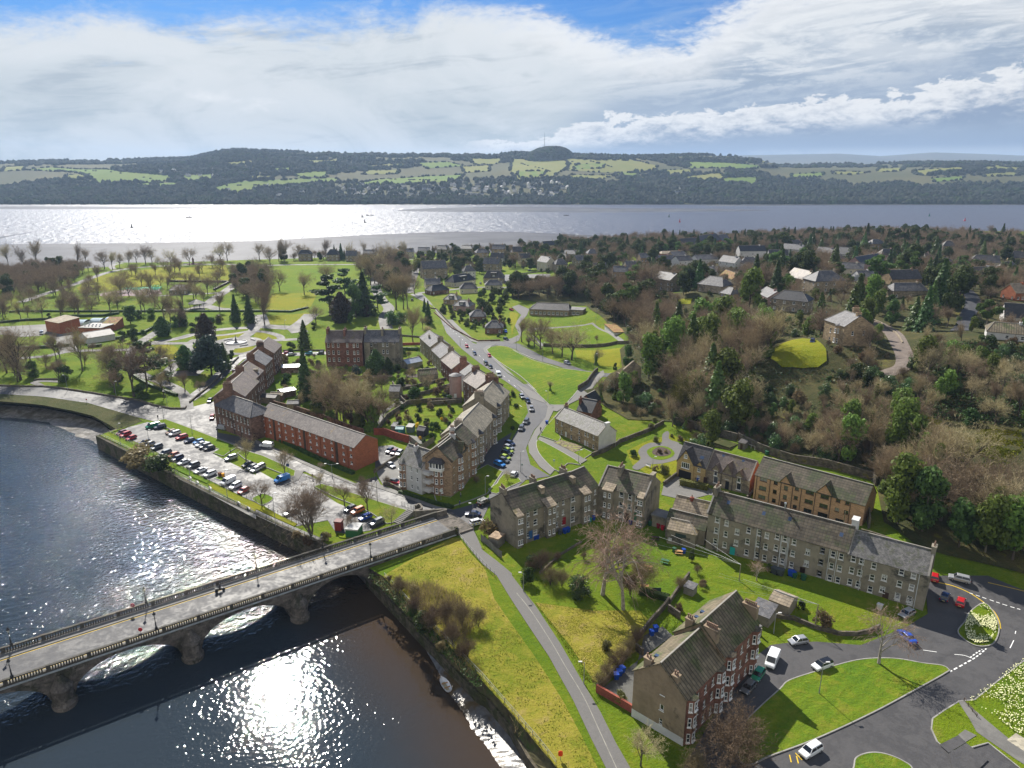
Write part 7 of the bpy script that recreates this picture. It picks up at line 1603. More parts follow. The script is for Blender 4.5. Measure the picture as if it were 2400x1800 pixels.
many([('birch','k782,160','g860,975','large pink twigged birch in the shared garden',.85),('birch','k962,290','g1000,1150','second pinkish birch right of the large one',.8),('birch','l955,765','l1070,225','weeping birch with a forked white trunk on the mown island',.95),('oak','k1112,1640','k1100,1290','young bare tree on the bottom lawn'),('bush','k1890,1620','k1850,1120','huge rounded leafless bush at the bottom edge',1.5),('bush','k1560,1760','k1540,1480','leafless bush left of the huge one at the bottom edge'),('gloss','k590,170','k590,-10','glossy dark laurel in the shared garden'),('bush','g260,1620','g250,1400','leafless bush at the foot of the shared garden'),('bush','k330,80','k320,-120','leafless bush left of the laurel'),('bush','k430,90','k430,-80','leafless bush next to the laurel'),('shrub','g190,1600','g190,1480','green shrub near the kiosk yard'),('shrub','k130,60','k130,-60','green shrub row above the foot path'),('bush','k1130,130','k1130,-200','leafless bush right of the second birch'),('bush','k1020,170','k1010,-60','leafless bush under the second birch'),('bush','g920,1600','g920,1350','leafless bush behind the birches'),('darkdome','g1550,1530','g1545,1430','rounded green shrub by the hall lawn'),('bush','g1600,1640','g1590,1550','brown leafless shrub by the garden wall'),('birch','p985,1560','p1000,1200','small pinkish tree against the long grey tenement'),('darkdome','p1185,1400','p1180,1250','dark evergreen against the long grey tenement'),('bush','k1450,120','k1440,-20','leafless bush by the garden store'),('bush','k1640,110','k1640,40','scrub in the walled garden'),('bshrub','k1450,300','k1450,240','golden dry shrub in the walled garden'),('gshrub','k940,1090','k940,1000','yellow green shrub in the small yard'),('gshrub','k820,640','k820,560','low green shrub in the small yard'),('bshrub','l470,440','l450,300','dark shrub by the telegraph pole'),('gshrub','l180,210','l180,170','green shrub in the tenement garden'),('shrub','l285,280','l285,220','small dark conifer in the tenement garden')],'garden trees and shrubs of the tenements')
many([('bush','k%d,%d'%(760+i*62,960-i*75),'k%d,%d'%(760+i*62,800-i*75),'dry leafless scrub along the garden wall, %s clump'%n_,1.1)for i,n_ in enumerate(('lowest','second lowest','third','fourth','fifth','topmost'))],'scrub along the garden wall')
many([('bush','j%d,%d'%p,'j%d,%d'%(p[0],p[1]-h_),lab)for p,h_,lab in(((1230,150),150,'brown scrub at the top of the river bank by the bridge'),((1380,330),200,'brown scrub on the river bank below the bridge'),((1520,480),240,'tall thin saplings on the river bank'),((1640,420),240,'reddish thicket on the rough bank'),((1780,430),230,'reddish thicket on the rough bank, right part'),((1700,600),230,'thin brown saplings on the bank edge'),((1830,700),200,'thin upright saplings low on the bank'),((1920,440),190,'low red brown brambles on the rough grass'),((1150,60),80,'dark scrub under the bridge end'))],'scrub on the river bank')
many([('shrub','j1440,470','j1440,330','green bush on the river wall'),('bshrub','j1600,640','j1600,560','dark bush on the river wall'),('shrub','j1350,330','j1350,250','ivy mound on the river wall')],'bushes on the river wall')
many([('tall','c85,1112','c85,880','bare tree at the left end of the bowling green row',1.1),('ivy','c145,1150','c130,1060','ivy stump tree in the bowling green row'),('oak','c192,1155','c190,880','bare tree, third of the bowling green row'),('oak','c245,1175','c245,850','bare tree, fourth of the bowling green row'),('oak','c352,1215','c350,960','bare tree, fifth of the bowling green row'),('oak','c432,1240','c425,940','bare tree, sixth of the bowling green row'),('oak','c515,1268','c540,920','largest spreading bare tree of the bowling green row',1.25),('oak','c735,1120','c735,1040','small round tree by the bowling green'),('ivy','c725,1310','c720,1150','ivy covered tree beside the loop road lamp'),('darkdome','c1000,1350','c1000,1150','dense evergreen by the ruined gable'),('darkdome','c890,1365','c890,1295','dark shrub beside the loop road')],'trees beside the bowling green')
many([('ivy','g330,60','c820,1440','ivy clad stump behind the dark roofed house'),('ball','g1140,150','g1130,90','dark shrub at the wood edge'),('gloss','g1145,180','g1145,70','bright green laurel at the wood edge'),('gloss','g1860,280','g1860,120','glossy laurel in the wood'),('gshrub','g1230,330','g1220,290','yellow shrub by the garden wall'),('gshrub','g1200,400','g1170,340','buff shrub on the garden wall'),('gshrub','g1240,500','g1240,450','yellow green shrub in the memorial garden'),('bshrub','g1450,500','g1450,440','brown shrub in the memorial garden'),('gshrub','g1380,460','g1385,430','yellow daffodil clump in the memorial garden'),('gshrub','g1310,780','g1300,700','green yellow shrub near the white bench'),('bshrub','g1240,750','g1240,700','pale shrub near the white bench'),('shrub','g1050,630','g1050,570','small shrub at the memorial garden edge'),('bshrub','g1270,600','g1270,555','mixed flowers in the round bed, centre'),('pink','g1245,610','g1235,585','purple flowers in the round bed'),('bshrub','g1330,600','g1335,565','yellow flowers in the round bed')],'shrubs of the memorial garden')
#  the wood on the hill
def kpo(x,y,rr=0):
 for cx,cy,r,A,u,inn,w,d in KEEP:
  if(x-cx)**2+(y-cy)**2<(r+8)**2:
   v=V3((x-A.x,y-A.y,0));a=v.dot(u);b=v.dot(inn)
   if-3-rr<a<w+3+rr and-4-rr<b<d+3+rr:return True
 return False
NOGO=[pts(s_)for s_ in("g950,620 g1130,480 g1300,380 g1600,430 g1440,860 g1040,740","d0,1270 d40,1120 d200,1090 d300,1080 d440,1095 d520,1190 d520,1290 d440,1355 d300,1365 d120,1355","h1850,480 h2000,450 h2100,520 h1950,640","d630,850 d830,890 d980,950 d1100,1020 d1170,1130 d1220,1240 d1200,1370 d950,1400 d1060,1240 d1000,1080 d900,980 d700,900","d1620,1020 d1690,900 d1740,780 d1710,700 d1400,610 d1400,570 d1620,620 d1790,690 d1810,790 d1740,950","c1760,1000 c1860,1010 c1840,1070 c1770,1050","c1420,740 c1570,730 c1550,800 c1450,800","d690,770 d800,770 d790,850 d700,840","c1200,1420 c1300,1420 c1290,1500 c1200,1480")]
_sg=[(*G(q)[:2],r_)for q,r_ in(('d260,1250',14),('c160,560',22),('c1500,770',8),('d1100,1180',7),('d1000,980',6),('d1740,860',6),('d1700,960',6),('c300,860',25),('c1200,1460',6))]
def hcap(x,y):
 """tallest tree that leaves the villas and lawns behind it in view"""
 d=math.hypot(x,y);a=math.atan2(x,y);cap=99
 for cx,cy,r,z0 in SIGHT:
  D=math.hypot(cx,cy)
  if 0<D-d<75 and abs(a-math.atan2(cx,cy))*D<r:cap=min(cap,z0+.17*(D-d))
 return cap
SIGHT=[(k[0],k[1],k[2]*.9,1.6)for k in KEEP if math.hypot(k[0],k[1])>235 and k[1]<900]+[(a,b,c,.4)for a,b,c in _sg]
def rgn(st,space,seed,hole=1):
 poly=pts(st)if isinstance(st,str)else st;r=random.Random(seed);xs=[p.x for p in poly];ys=[p.y for p in poly];out=[];cell={}
 area=(max(xs)-min(xs))*(max(ys)-min(ys));N=int(area/(space*space)*4.5)
 for _ in range(N):
  x,y=r.uniform(min(xs),max(xs)),r.uniform(min(ys),max(ys))
  if not isd((x,y),poly)or kpo(x,y)or any(isd((x,y),q)for q in NOGO):continue
  k=(int(x//space),int(y//space));ok=True
  for i in(-1,0,1):
   for j in(-1,0,1):
    for(a,b)in cell.get((k[0]+i,k[1]+j),()):
     if(a-x)**2+(b-y)**2<space*space*.6:ok=False
  if ok and not any((tx-x)**2+(ty-y)**2<9 for tx,ty in TREES[:0]):cell.setdefault(k,[]).append((x,y));out.append((x,y))
 return out
plan=[]
def fill(st,space,seed,mix,hr,where):
 r=random.Random(seed*7+1);pp=rgn(st,space,seed)
 ks=[m[0]for m in mix];ws=[m[1]for m in mix]
 for x,y in pp:
  k=r.choices(ks,ws)[0];h=r.uniform(*hr)
  if k in('gloss','shrub','gshrub','bshrub','bush'):h=r.uniform(3,6)if hr[1]>5 else r.uniform(*hr)
  if k in('cone','gcone'):h*=1.15
  cp_=hcap(x,y)
  if cp_<h:
   if cp_<1.2:continue
   h=max(1.2,cp_*r.uniform(.8,1.05))
   if h<5:k=r.choice(('shrub','bush','gloss','bshrub','dome'))
  plan.append((x,y,k,h,where))
fill("c-30,630 c150,610 c640,600 c830,680 c900,820 c960,1010 c880,960 c700,800 c620,740 c300,740 c0,750",6.5,1,(('ivy',5),('darkdome',4),('oak',3),('dome',2),('tall',2)),(12,18),'on the bank behind the bowling club')
fill("c900,640 c1230,700 c1500,760 c1780,800 c2100,880 d0,960 d0,1400 c2000,1600 g1900,200 g1500,330 g1250,300 g1000,200 c1100,1560 c1180,1300 c1000,1080 c930,900",5.6,2,(('oak',3.5),('tall',6),('ivy',6),('dome',2.5),('gcone',3),('bud',1.2),('gloss',1.5),('pine',.8),('bush',2)),(14,22),'in the steep wood above the memorial garden')
fill("g1500,300 g1950,150 d0,1450 d700,1659 h900,0 h1100,300 h1400,650 h1700,900 h2212,1000 h2400,1600 h1950,1560 h1500,1440 h1250,1340 h1030,1150 h960,830 h700,720 h300,560 h0,480 g1930,430",5.,3,(('oak',3.5),('tall',5),('ivy',5),('dome',3),('gcone',2),('gloss',3),('bush',3),('darkdome',1),('bshrub',1)),(11,19),'on the wooded slope behind the orange brick flats')
fill("d480,1380 d900,1300 d1000,1450 d1200,1380 d1350,1100 d2400,1180 d2500,1659 h2400,420 h1800,380 h1450,310 h1100,140 h900,140 h700,0",5.2,4,(('dome',4),('oak',3),('tall',4),('bush',4),('gloss',3),('shrub',3),('bud',.6)),(7,14),'in the scrubby wood below the hill lane')
fill("d0,880 d450,930 d520,1080 d700,900 d900,980 d1000,1100 d1060,1240 d950,1400 d600,1500 d450,1400 d520,1280 d440,1090 d0,1120",7,5,(('oak',4),('dome',2),('gcone',3),('cone',1),('gloss',2)),(10,18),'around the yellow lawn')
fill("c-20,340 c300,310 c1300,285 c1300,620 c1230,690 c900,640 c640,600 c300,520 c-20,470",9.5,6,(('oak',5),('tall',2),('darkdome',3),('cone',2),('pine',1),('bud',.8),('dome',2)),(9,16),'between the villas in the middle distance')
fill("c1300,285 c2212,300 d0,330 d0,860 c2100,840 c1780,780 c1500,740 c1300,660",9.5,7,(('oak',6),('tall',2),('darkdome',2.5),('cone',2),('pine',1),('dome',2),('gloss',1)),(9,17),'among the hill villas')
fill("d0,300 d900,290 d1500,300 d1500,620 d1700,720 d1640,1000 d1200,1050 d1000,930 d650,840 d0,840",9.5,8,(('oak',5),('tall',1),('darkdome',2),('cone',3),('gcone',2),('pine',1.5),('dome',2),('gloss',1.5)),(10,19),'among the villas on the hill')
fill("d1500,300 d2400,330 d2500,1150 d1750,1050 d1800,800 d1700,650",9,9,(('oak',8),('pine',2),('darkdome',1.5),('gcone',1.5),('dome',2),('bud',.5)),(8,14),'near the right edge of the hill')
for(st,sp,sd,where,hr)in(("c400,262 c1300,240 c2212,215 d800,190 d2400,235 d2400,330 d0,330 c2212,300 c400,310",8,10,'on the skyline above the river',(9,15)),("b200,400 b1000,380 b2212,330 b2212,355 b900,400 b200,420",9,11,'along the shore houses',(8,13))):
 fill(st,sp,sd,(('oak',8),('tall',3),('darkdome',1.2),('pine',.8),('cone',.6)),hr,where)
fill("a-200,520 a100,530 a450,480 a780,500 a640,600 a300,700 a0,730 a-200,730",8,12,(('oak',8),('darkdome',1),('bud',1)),(9,15),'on the left of the park near the shore')
fill("a0,760 a500,700 a640,640 a800,700 a900,850 a400,900 a0,900",14,13,(('oak',5),),(8,13),'on the grass above the depot')
fill("a2030,560 a2212,480 b120,560 b60,760 a2212,800 a2030,700",8,14,(('oak',4),('darkdome',1)),(10,16),'at the corner of the park field')
fill("b930,400 b1300,390 b1330,560 b1250,720 b1120,700 b1060,640 b900,520",8.5,15,(('oak',4),('tall',3),('darkdome',1)),(11,17),'along the park avenue')
fill("b1950,700 b2212,640 c0,640 c0,780 b2100,880 b1960,900",7.5,16,(('dome',3),('bshrub',2),('darkdome',2)),(4,7),'behind the bungalows')
fill("b1400,400 b1900,360 b2212,380 b2212,480 b1960,480 b1900,560 b1700,600 b1400,560",9,17,(('oak',3),('darkdome',3),('dome',2),('cone',1)),(7,12),'between the shore villas')
fill("h1500,1330 h2000,1480 l2300,60 l2600,200 z2650,1250 h2212,1000 h2212,1200",5.5,18,(('dome',3),('bush',3),('gloss',2),('oak',2)),(6,11),'above the road at the right edge')
fill("b0,1250 b240,1240 b300,1600 b230,1640 b60,1620",16,19,(('shrub',1),),(2,4),'in the long back gardens')
fill("g640,60 g1000,300 g1200,330 c1300,1560 c1130,1480 c900,1500 c740,1600",5.5,21,(('oak',4),('ivy',2),('gloss',2),('dome',2),('bush',2)),(6,12),'behind the dark roofed house')
fill("b1600,800 b1960,760 b2100,900 b2212,950 b2150,1080 b1960,1050 b1780,960 b1600,860",5.5,22,(('shrub',3),('bshrub',2),('dome',1)),(2,4),'in the bungalow gardens')
fill("b1230,1240 b1500,1230 b1660,1400 b1700,1640 b1300,1650 b1200,1480",5.5,23,(('shrub',3),('bshrub',3),('gshrub',1),('bush',2)),(2,4),'in the back gardens of the high street')
fill("b560,1310 b1180,1340 b1150,1640 f1050,380 f930,420 f400,230 b380,1640 b400,1340",7,24,(('oak',4),('bush',3),('bshrub',2),('dome',1),('shrub',1)),(6,11),'between the brick flats and the grey tenement')
fill("f1200,180 f1780,170 f1620,500 f1450,540 f1100,420",5,25,(('shrub',2),('bshrub',3),('gshrub',1)),(1.5,3),'in the sheds garden')
fill("b230,1240 b560,1240 b420,1640 b60,1640 b250,1400",7,26,(('shrub',2),('bshrub',2),('bush',1)),(2,3),'in the side street gardens')
fill("a0,1200 a150,1180 a300,1300 a150,1460 a0,1460",12,27,(('oak',3),),(8,13),'at the left edge by the river road')
fill("k1640,50 k1450,150 k1380,260 k1500,300 k1640,250 k1700,150",3.2,28,(('bshrub',3),('bush',3),('shrub',1)),(1.2,2),'in the walled garden of the front tenement')
fill("k120,0 k500,-150 g600,1600 g1150,1640 g1150,1500 g950,1350 g850,1450 g300,1480 g200,1560 k0,-100",5.,31,(('bush',6),('shrub',1),('bshrub',1)),(2,4),'in the shared garden')
fill("h-900,640 h0,590 h880,760 h960,1000 h1150,1200 h1200,1050 h1000,640 h300,420 g1930,420 g1400,300",3.6,32,(('bush',3),('gloss',3),('oak',2),('tall',4),('dome',1),('ivy',2)),(7,15),'right behind the long retaining wall')
fill("r1760,1250 r1700,1150 r1860,1330 g40,150 g40,300 f2212,420 f2080,440 f2130,200",3.5,33,(('shrub',3),('bush',2)),(1.5,2.5),'in the front gardens by the high street bend')
fill("j1150,40 j1280,40 j1500,230 j1700,420 j1900,720 j1830,760 j1640,560 j1380,290",3.4,34,(('bush',5),('bshrub',1)),(1.5,3.2),'on the river bank scrub')
fill("a380,620 a900,560 a1400,480 a1950,460 a1950,900 a1600,1000 a1100,850 a500,900",24,35,(('oak',3),('tall',2)),(11,16),'on the open park lawns')
fill("a100,1220 a700,1200 a1100,1150 a1500,1350 a1500,1600 a1000,1560 a300,1450",17,36,(('oak',3),('tall',2)),(8,13),'on the lower park lawn')
KIND={'oak':'bare','tall':'bare','bush':'bush','multi':'bare','birch':'bare','dome':'ever','darkdome':'ever','gloss':'ever','cone':'con','gcone':'con','pine':'con','ivy':'bare','bud':'bare'}
DESC=dict(oak='spreading bare tree',tall='tall slim bare tree',ivy='ivy clad bare tree',dome='green leafy evergreen',darkdome='dark dense evergreen',gcone='green pointed conifer',cone='dark pointed conifer',pine='dark flat topped pine',bud='yellow budding tree',gloss='low glossy laurel',bush='leafless brown thicket',shrub='small green shrub',bshrub='dry buff shrub',gshrub='yellow green shrub')
plan.sort(key=lambda q:(q[0])**2+(q[1])**2)
hs_=sorted(q[3]for q in plan);hq=(hs_[len(hs_)//3],hs_[len(hs_)*2//3])
cnt={'bare':0,'ever':0,'con':0,'bush':0};rest=[]
LIM=dict(bare=185,ever=280,con=220,bush=270)
zs_=hgt_a([q[0]for q in plan],[q[1]for q in plan])
for(x,y,k,h,where),z in zip(plan,zs_):
 u_,v_=pj((x,y,float(z)+h*.6))
 if not(-60<u_<2460 and v_<1860):continue
 kd=KIND.get(k,'ever')
 if cnt[kd]>=LIM[kd]:rest.append((x,y,float(z),k,h));continue
 cnt[kd]+=1
 hw='small' if h<hq[0]else'tallish' if h>hq[1]else'middling'
 plant(k,(x,y,float(z)-.2),h,hw+' '+DESC[k].replace('tall ','').replace('small ','')+' '+plc(u_,v_),DESC[k]+'s '+where)
def mass(keys,name,label):
 tv,tf,cv,cf=[],[],[],[];nv=nc=0
 out={}
 for x,y,z,k,h in rest:
  if k not in keys:continue
  ms=RT.choice(PROTO[k][1])
  for idx,me in enumerate(ms[:2]):
   n=len(me.vertices);co=np.empty(n*3,np.float32);me.vertices.foreach_get('co',co);co=co.reshape(-1,3)
   a=RT.random()*6.28;c_,s_=math.cos(a)*h/10,math.sin(a)*h/10
   q=np.stack([co[:,0]*c_-co[:,1]*s_+x,co[:,0]*s_+co[:,1]*c_+y,co[:,2]*h/10+z-.2],1)
   fl=len(me.polygons);lt=np.empty(fl,int);me.polygons.foreach_get('loop_total',lt);vi=np.empty(len(me.loops),int);me.loops.foreach_get('vertex_index',vi)
   d=out.setdefault('all',dict(v=[],l=[],t=[],mi=[],n=0));d['v'].append(q);d['l'].append(vi+d['n']);d['t'].append(lt);d['mi'].append(np.full(fl,idx));d['n']+=n
 if not out:return
 d=out['all'];V=np.concatenate(d['v']).astype(np.float32);L=np.concatenate(d['l']);T=np.concatenate(d['t']);MI=np.concatenate(d['mi'])
 me=bpy.data.meshes.new(name);me.vertices.add(len(V));me.vertices.foreach_set('co',V.ravel());me.loops.add(len(L));me.loops.foreach_set('vertex_index',L.astype(np.int32));me.polygons.add(len(T))
 st=np.concatenate([[0],np.cumsum(T)[:-1]]).astype(np.int32);me.polygons.foreach_set('loop_start',st);me.polygons.foreach_set('material_index',MI.astype(np.int32));me.update(calc_edges=True)
 return me
for keys,nm,lab,m1 in((('oak','tall','ivy','bud','bush'),'bare_woodland','mass of bare brown woodland between the hill villas',TWIG),(('dome','darkdome','gloss','pine','cone','gcone','shrub','bshrub'),'evergreen_woodland','mass of dark evergreens between the hill villas',LDARK)):
 me=mass(keys,nm,lab)
 if me:
  me.materials.append(BARK);me.materials.append(m1);o=bpy.data.objects.new(nm,me);COL.objects.link(o);tag(o,lab,'wood',kind='stuff')
def ugr(name,st_list,n,mat,lab,size=(.35,.8),seed=1,hmax=1.6,stick=False):
 m=MB();r=random.Random(seed);polys=[pts(s_)for s_ in st_list];pp=[]
 for poly in polys:
  xs=[p.x for p in poly];ys=[p.y for p in poly];k=0
  while k<n//len(polys):
   x,y=r.uniform(min(xs),max(xs)),r.uniform(min(ys),max(ys));k+=1
   if math.sin(x*.21+seed)*math.cos(y*.17+seed*2)<-.35:continue
   if isd((x,y),poly)and not kpo(x,y)and not any(isd((x,y),q)for q in NOGO):pp.append((x,y))
 zz=hgt_a([p[0]for p in pp],[p[1]for p in pp])
 for(x,y),z in zip(pp,zz):
  c=V3((x,y,float(z)+r.random()**1.6*hmax));s_=r.uniform(*size)
  if stick:
   d=(V3((0,0,1))+rv(r)*.6).normalized();sd=d.cross(rv(r)).normalized()*.035;e=V3((x,y,float(z)))+d*s_*3;k=len(m.v);b0=V3((x,y,float(z)-.1));m.v+=[tuple(b0-sd),tuple(b0+sd),tuple(e)];m.f.append((k,k+1,k+2))
  else:qlf(m,r,c,s_,V3((0,0,1)))
 o=obj(name,m,mat,uv=False);tag(o,lab,'undergrowth',kind='stuff')
WST=["c960,680 c1500,760 c2100,880 d0,960 d450,930 d900,980 d1000,1400 h1000,150 h1400,650 h2212,900 h2400,1500 h1500,1330 h1150,1120 h960,800 h300,560 g1930,430 g1390,320 g1000,250 c1100,1500 c960,1000","d1000,1450 d1300,1150 d2400,1180 h2400,420 h1450,310"]
ugr('ivy_undergrowth',WST,60000,LHG,'dark green ivy and holly on the floor of the hillside wood',seed=3,size=(.2,.5))
ugr('dry_undergrowth',WST,46000,LBUFF,'dry brown stems and brambles on the floor of the hillside wood',seed=5,stick=True,hmax=1)
def tft(name,sts,n,mat,lab,h=(.15,.4),w=.16,seed=1,quad=False,cat='grass',off=.05):
 m=MB();r=random.Random(seed)
 for s_ in sts:
  poly=pts(s_);xs=[p.x for p in poly];ys=[p.y for p in poly];pp=[]
  for _ in range(n//len(sts)):
   x,y=r.uniform(min(xs),max(xs)),r.uniform(min(ys),max(ys))
   if isd((x,y),poly)and math.sin(x*.5+y*.23)*math.sin(y*.61-x*.17)+r.random()>.25:pp.append((x,y))
  if not pp:continue
  zz=hgt_a([p[0]for p in pp],[p[1]for p in pp])
  for(x,y),z in zip(pp,zz):
   z=float(z)+off;hh=r.uniform(*h);a=r.random()*3.14;dx,dy=math.cos(a)*w,math.sin(a)*w;k=len(m.v)
   if quad:m.v+=[(x-dx,y-dy,z+hh),(x+dy,y-dx,z+hh+.05),(x+dx,y+dy,z+hh),(x-dy,y+dx,z+hh-.02)];m.f.append((k,k+1,k+2,k+3))
   else:
    lx,ly=r.uniform(-.12,.12),r.uniform(-.12,.12);m.v+=[(x-dx,y-dy,z-.1),(x+dx,y+dy,z-.1),(x+lx,y+ly,z+hh)];m.f.append((k,k+1,k+2))
 o=obj(name,m,mat,uv=False);tag(o,lab,cat,kind='stuff')
ROUGHP="j1110,20 j1350,285 j1640,575 j1960,915 j2212,1195 k240,1485 k400,1675 k740,1659 k600,1380 k440,1080 k200,700 k0,420 j2060,200 f1980,1600 f1850,1460 f1700,1400 f1550,1440 f1300,1560"
ugr('bank_scrub',["j960,0 j1110,0 j1350,260 j1640,550 j1960,890 j2212,1170 k100,1400 k60,1420 j2160,1260 j1940,1000 j1700,760 j1400,430","j1250,60 j1500,60 j1760,180 j1900,420 j1800,560 j1600,420 j1400,300"],16000,LBUFF,'dry brown scrub covering the river bank below the bridge',seed=9,stick=True,hmax=1.2)
ugr('bank_greenery',["j960,0 j1110,0 j1350,260 j1640,550 j1960,890 j1940,1000 j1700,760 j1400,430"],8000,LHG,'green ivy and brambles on the river bank below the bridge',seed=10,size=(.15,.35),hmax=.8)
tft('grass_tufts',[ROUGHP],24000,M('straw grass',(.38,.32,.09),ro=1,var=.3,vs=.5,bu=0,spec=.1,col2=(.16,.22,.015),c2=(.44,.54),c2s=.07),'straw and green tufts of the rough bank above the river wall',seed=2,h=(.08,.26),w=.12)
tft('dry_grass',["h1550,600 h1700,480 h1850,400 h2180,400 h2212,560 h2000,820 h1800,840 h1700,700","h880,140 h1100,150 h1500,330 h1450,440 h1250,350 h1000,210"],20000,GRASSY,'yellow rough grass in the clearings of the hillside wood',h=(.1,.3),w=.35,off=.3)
tft('lawn_tufts',["k200,230 k700,300 k1200,300 k1300,480 k1000,700 k760,950 k620,900 k430,560 k200,240"],26000,M('lawn blade',(.21,.23,.02),ro=1,var=.35,vs=.6,bu=0,spec=.1),'green and yellow tufts of the garden slope beside the foot path',seed=4,h=(.05,.18),w=.1)
FL1="l1740,330 l1860,250 l1930,320 l1975,420 l1960,520 l1900,590 l1800,600 l1720,560 l1690,450"
FL2="l1720,1090 l1900,960 l2100,800 l2240,700 l2500,560 l2700,1300 l2212,1390 l2130,1370 l2050,1310 l1960,1230 l1850,1170"
WF=M('pale daffodil petals',(.75,.74,.42),ro=.7,var=.2,vs=3,bu=0);LF=M('daffodil leaves',(.07,.14,.02),ro=.8,var=.3,vs=1,bu=0)
tft('daffodil_flowers',[FL1,FL2],9000,WF,'pale daffodils in flower on the road island and the bank at the right edge',h=(.3,.5),w=.1,quad=True,cat='flowers',off=.2,seed=6)
tft('daffodil_leaves',[FL1,FL2],16000,LF,'green daffodil leaves on the road island and the bank',h=(.25,.5),w=.06,cat='flowers',off=.2,seed=7)
#  hedges, walls, fences
def hdg(st,h,w,mat,lab,n=26,name='hedge'):
 p=pts(st);r=random.Random(len(st));m=MB();al=rsm(p,.5,False);core=wst(al,lambda q:hgt(q[0],q[1])-.1,lambda q:hgt(q[0],q[1])+h*.86,w*.8)
 m.v=list(core.v);m.f=list(core.f)
 for q in al:
  z=hgt(q.x,q.y)
  for _ in range(n//2):
   d=rv(r);c=V3((q.x+d.x*w*.55+r.uniform(-.3,.3),q.y+d.y*w*.55+r.uniform(-.3,.3),z+h*.5+d.z*h*.5));c.z=max(z+.1,c.z);qlf(m,r,c,.2)
 return tag(obj(name,m,mat,uv=False),lab,'hedge')
hdg('g1455,870 g1690,920',2.,1.8,LHEDGE,'tall golden brown clipped hedge in front of the villas')
hdg('g1740,950 g1870,975',1.6,1.2,LHEDGE,'short golden hedge behind the tenement chimney')
hdg('f20,400 f450,610 f840,780',1.,1.4,LHG,'dark green planting along the foot of the brick flats',20)
hdg('a80,860 a170,850 b100,850 b300,855 b450,820',1.3,1.6,LHG,'long dark curved hedge below the park field',12)
hdg('a1460,592 a1990,598',1.6,1.5,LBROWN,'long brown beech hedge across the park',14)
hdg('a1850,665 a2000,590',1.6,1.5,LBROWN,'slanting brown beech hedge in the park',14)
hdg('a0,950 a200,930 a420,920',1.4,1.5,LHG,'dark hedge above the depot yard',12);hdg('a540,900 a900,890 a1030,870',1.6,1.5,LHG,'dark hedge behind the depot tunnels',12)
hdg('a1000,1090 a1240,1040 a1370,970',1.5,1.5,LHG,'dark hedge below the aviary garden',12)
hdg('a1160,1410 a1290,1490 a1530,1580',1.3,1.4,LHG,'dark hedge along the curving park path',12)
hdg('a0,1180 a300,1170 a600,1150',1.6,2,LHG,'dark hedge between the depot yard and the lawn',12);hdg('a760,1160 a880,1150',1.6,2,LHG,'dark hedge in front of the depot garage',12)
hdg('c1500,560 c1650,590',2.2,2,LHEDGE,'tall buff hedge beside the hipped villa',12);hdg('b1830,500 b1950,490',2.4,2,LHG,'tall dark hedge by the stone houses',14)
hdg('b1250,1180 b1400,1185',1.6,1.6,LHG,'clipped hedge between two garden walls by the high street row',12)
hdg('s1640,180 s1700,210',1.5,1,LHG,'small green hedge behind the stone villas',10)
hdg('k1100,150 k1350,210',1.4,1.6,LHG,'dark low hedge behind the garden sign',14)
hdg('f1240,940 f1560,1040 f1700,1075',.9,1.2,LHG,'low dark hedge along the front of the corner flats',20)
def wall(st,h,mat,lab,th=.4,name='garden_wall',sink=.4):
 l=[V3(p[:2])for p in pts(st)]
 al=rsm(l,3,False)
 return tag(obj(name,wst(al,lambda q:hgt(q[0],q[1])-sink,lambda q:hgt(q[0],q[1])+h,th),mat),lab,'wall')
OLDW=M('old garden wall stone',(.115,.1,.08),ro=.95,var=.4,vs=.6,pat='stone',ps=.8,col2=(.13,.12,.03),c2=(.54,.66),c2s=.5)
wall('g1390,345 g1560,380 g1760,450 g1940,495',2.6,OLDW,'tall old stone retaining wall behind the memorial garden')
wall('s1250,230 s1640,430 s2212,620 h500,720 h900,830 h930,880',2.4,OLDW,'long old stone wall at the foot of the wooded slope')
wall('g690,630 g800,590 g890,540 g930,510 g1060,460 g1210,400 g1310,345',1.4,OLDW,'mossy stone wall between the terrace garden and the memorial garden')
wall('g1310,880 g1430,790',1.3,OLDW,'short grey wall at the villa drive')
wall('s1400,1270 s1510,1150',1.2,OLDW,'short brick wall beside the orange flats')
wall('f1100,440 f1210,480 f1320,510',2.6,RBRICK,'red brick garden wall beside the parking court')
wall('f1020,440 f1100,440',2.4,RBRICK,'short brown brick wall at the back of the flats')
wall('f1220,640 f1100,720 f1020,770',1.2,OLDW,'low sloping stone wall at the parking court')
wall('f1100,880 f1150,880 f1250,930',1.1,OLDW,'low stone wall with a grassy top by the red car')
wall('f1050,420 f1130,300 f1310,180 f1500,160 f1780,160',1.8,OLDW,'tall grey stone wall around the sheds garden')
wall('b1180,1480 b1260,1620 b1300,1659',1.6,OLDW,'stone wall beside the back lane');wall('b1260,1600 b1480,1560 b1700,1490',1.4,OLDW,'terraced garden wall, lower one');wall('b1240,1530 b1400,1500 b1640,1440',1.2,OLDW,'terraced garden wall, upper one')
wall('b1490,1659 b1780,1640',1.6,OLDW,'garden wall behind the ribbed roof tenement')
wall('b1240,1060 b1420,1075',.9,OLDW,'low wall at the tenement garden by the high street');wall('b1250,1140 b1420,1135',1.2,RBRICK,'low brick wall beside the clipped garden hedge')
wall('b680,1425 b1180,1415',1.,GYS,'pale topped garden wall below the grey tenement');wall('b230,1370 b360,1380 b520,1378',1.1,GYS,'pale topped wall in the side street gardens')
wall('f40,140 f180,190 f370,235 f600,310 f800,390 f930,430',1.8,DRS,'long brown wall behind the brick flats')
wall('b480,1440 b540,1460',1.,GYS,'short garden wall below the tall conifer')
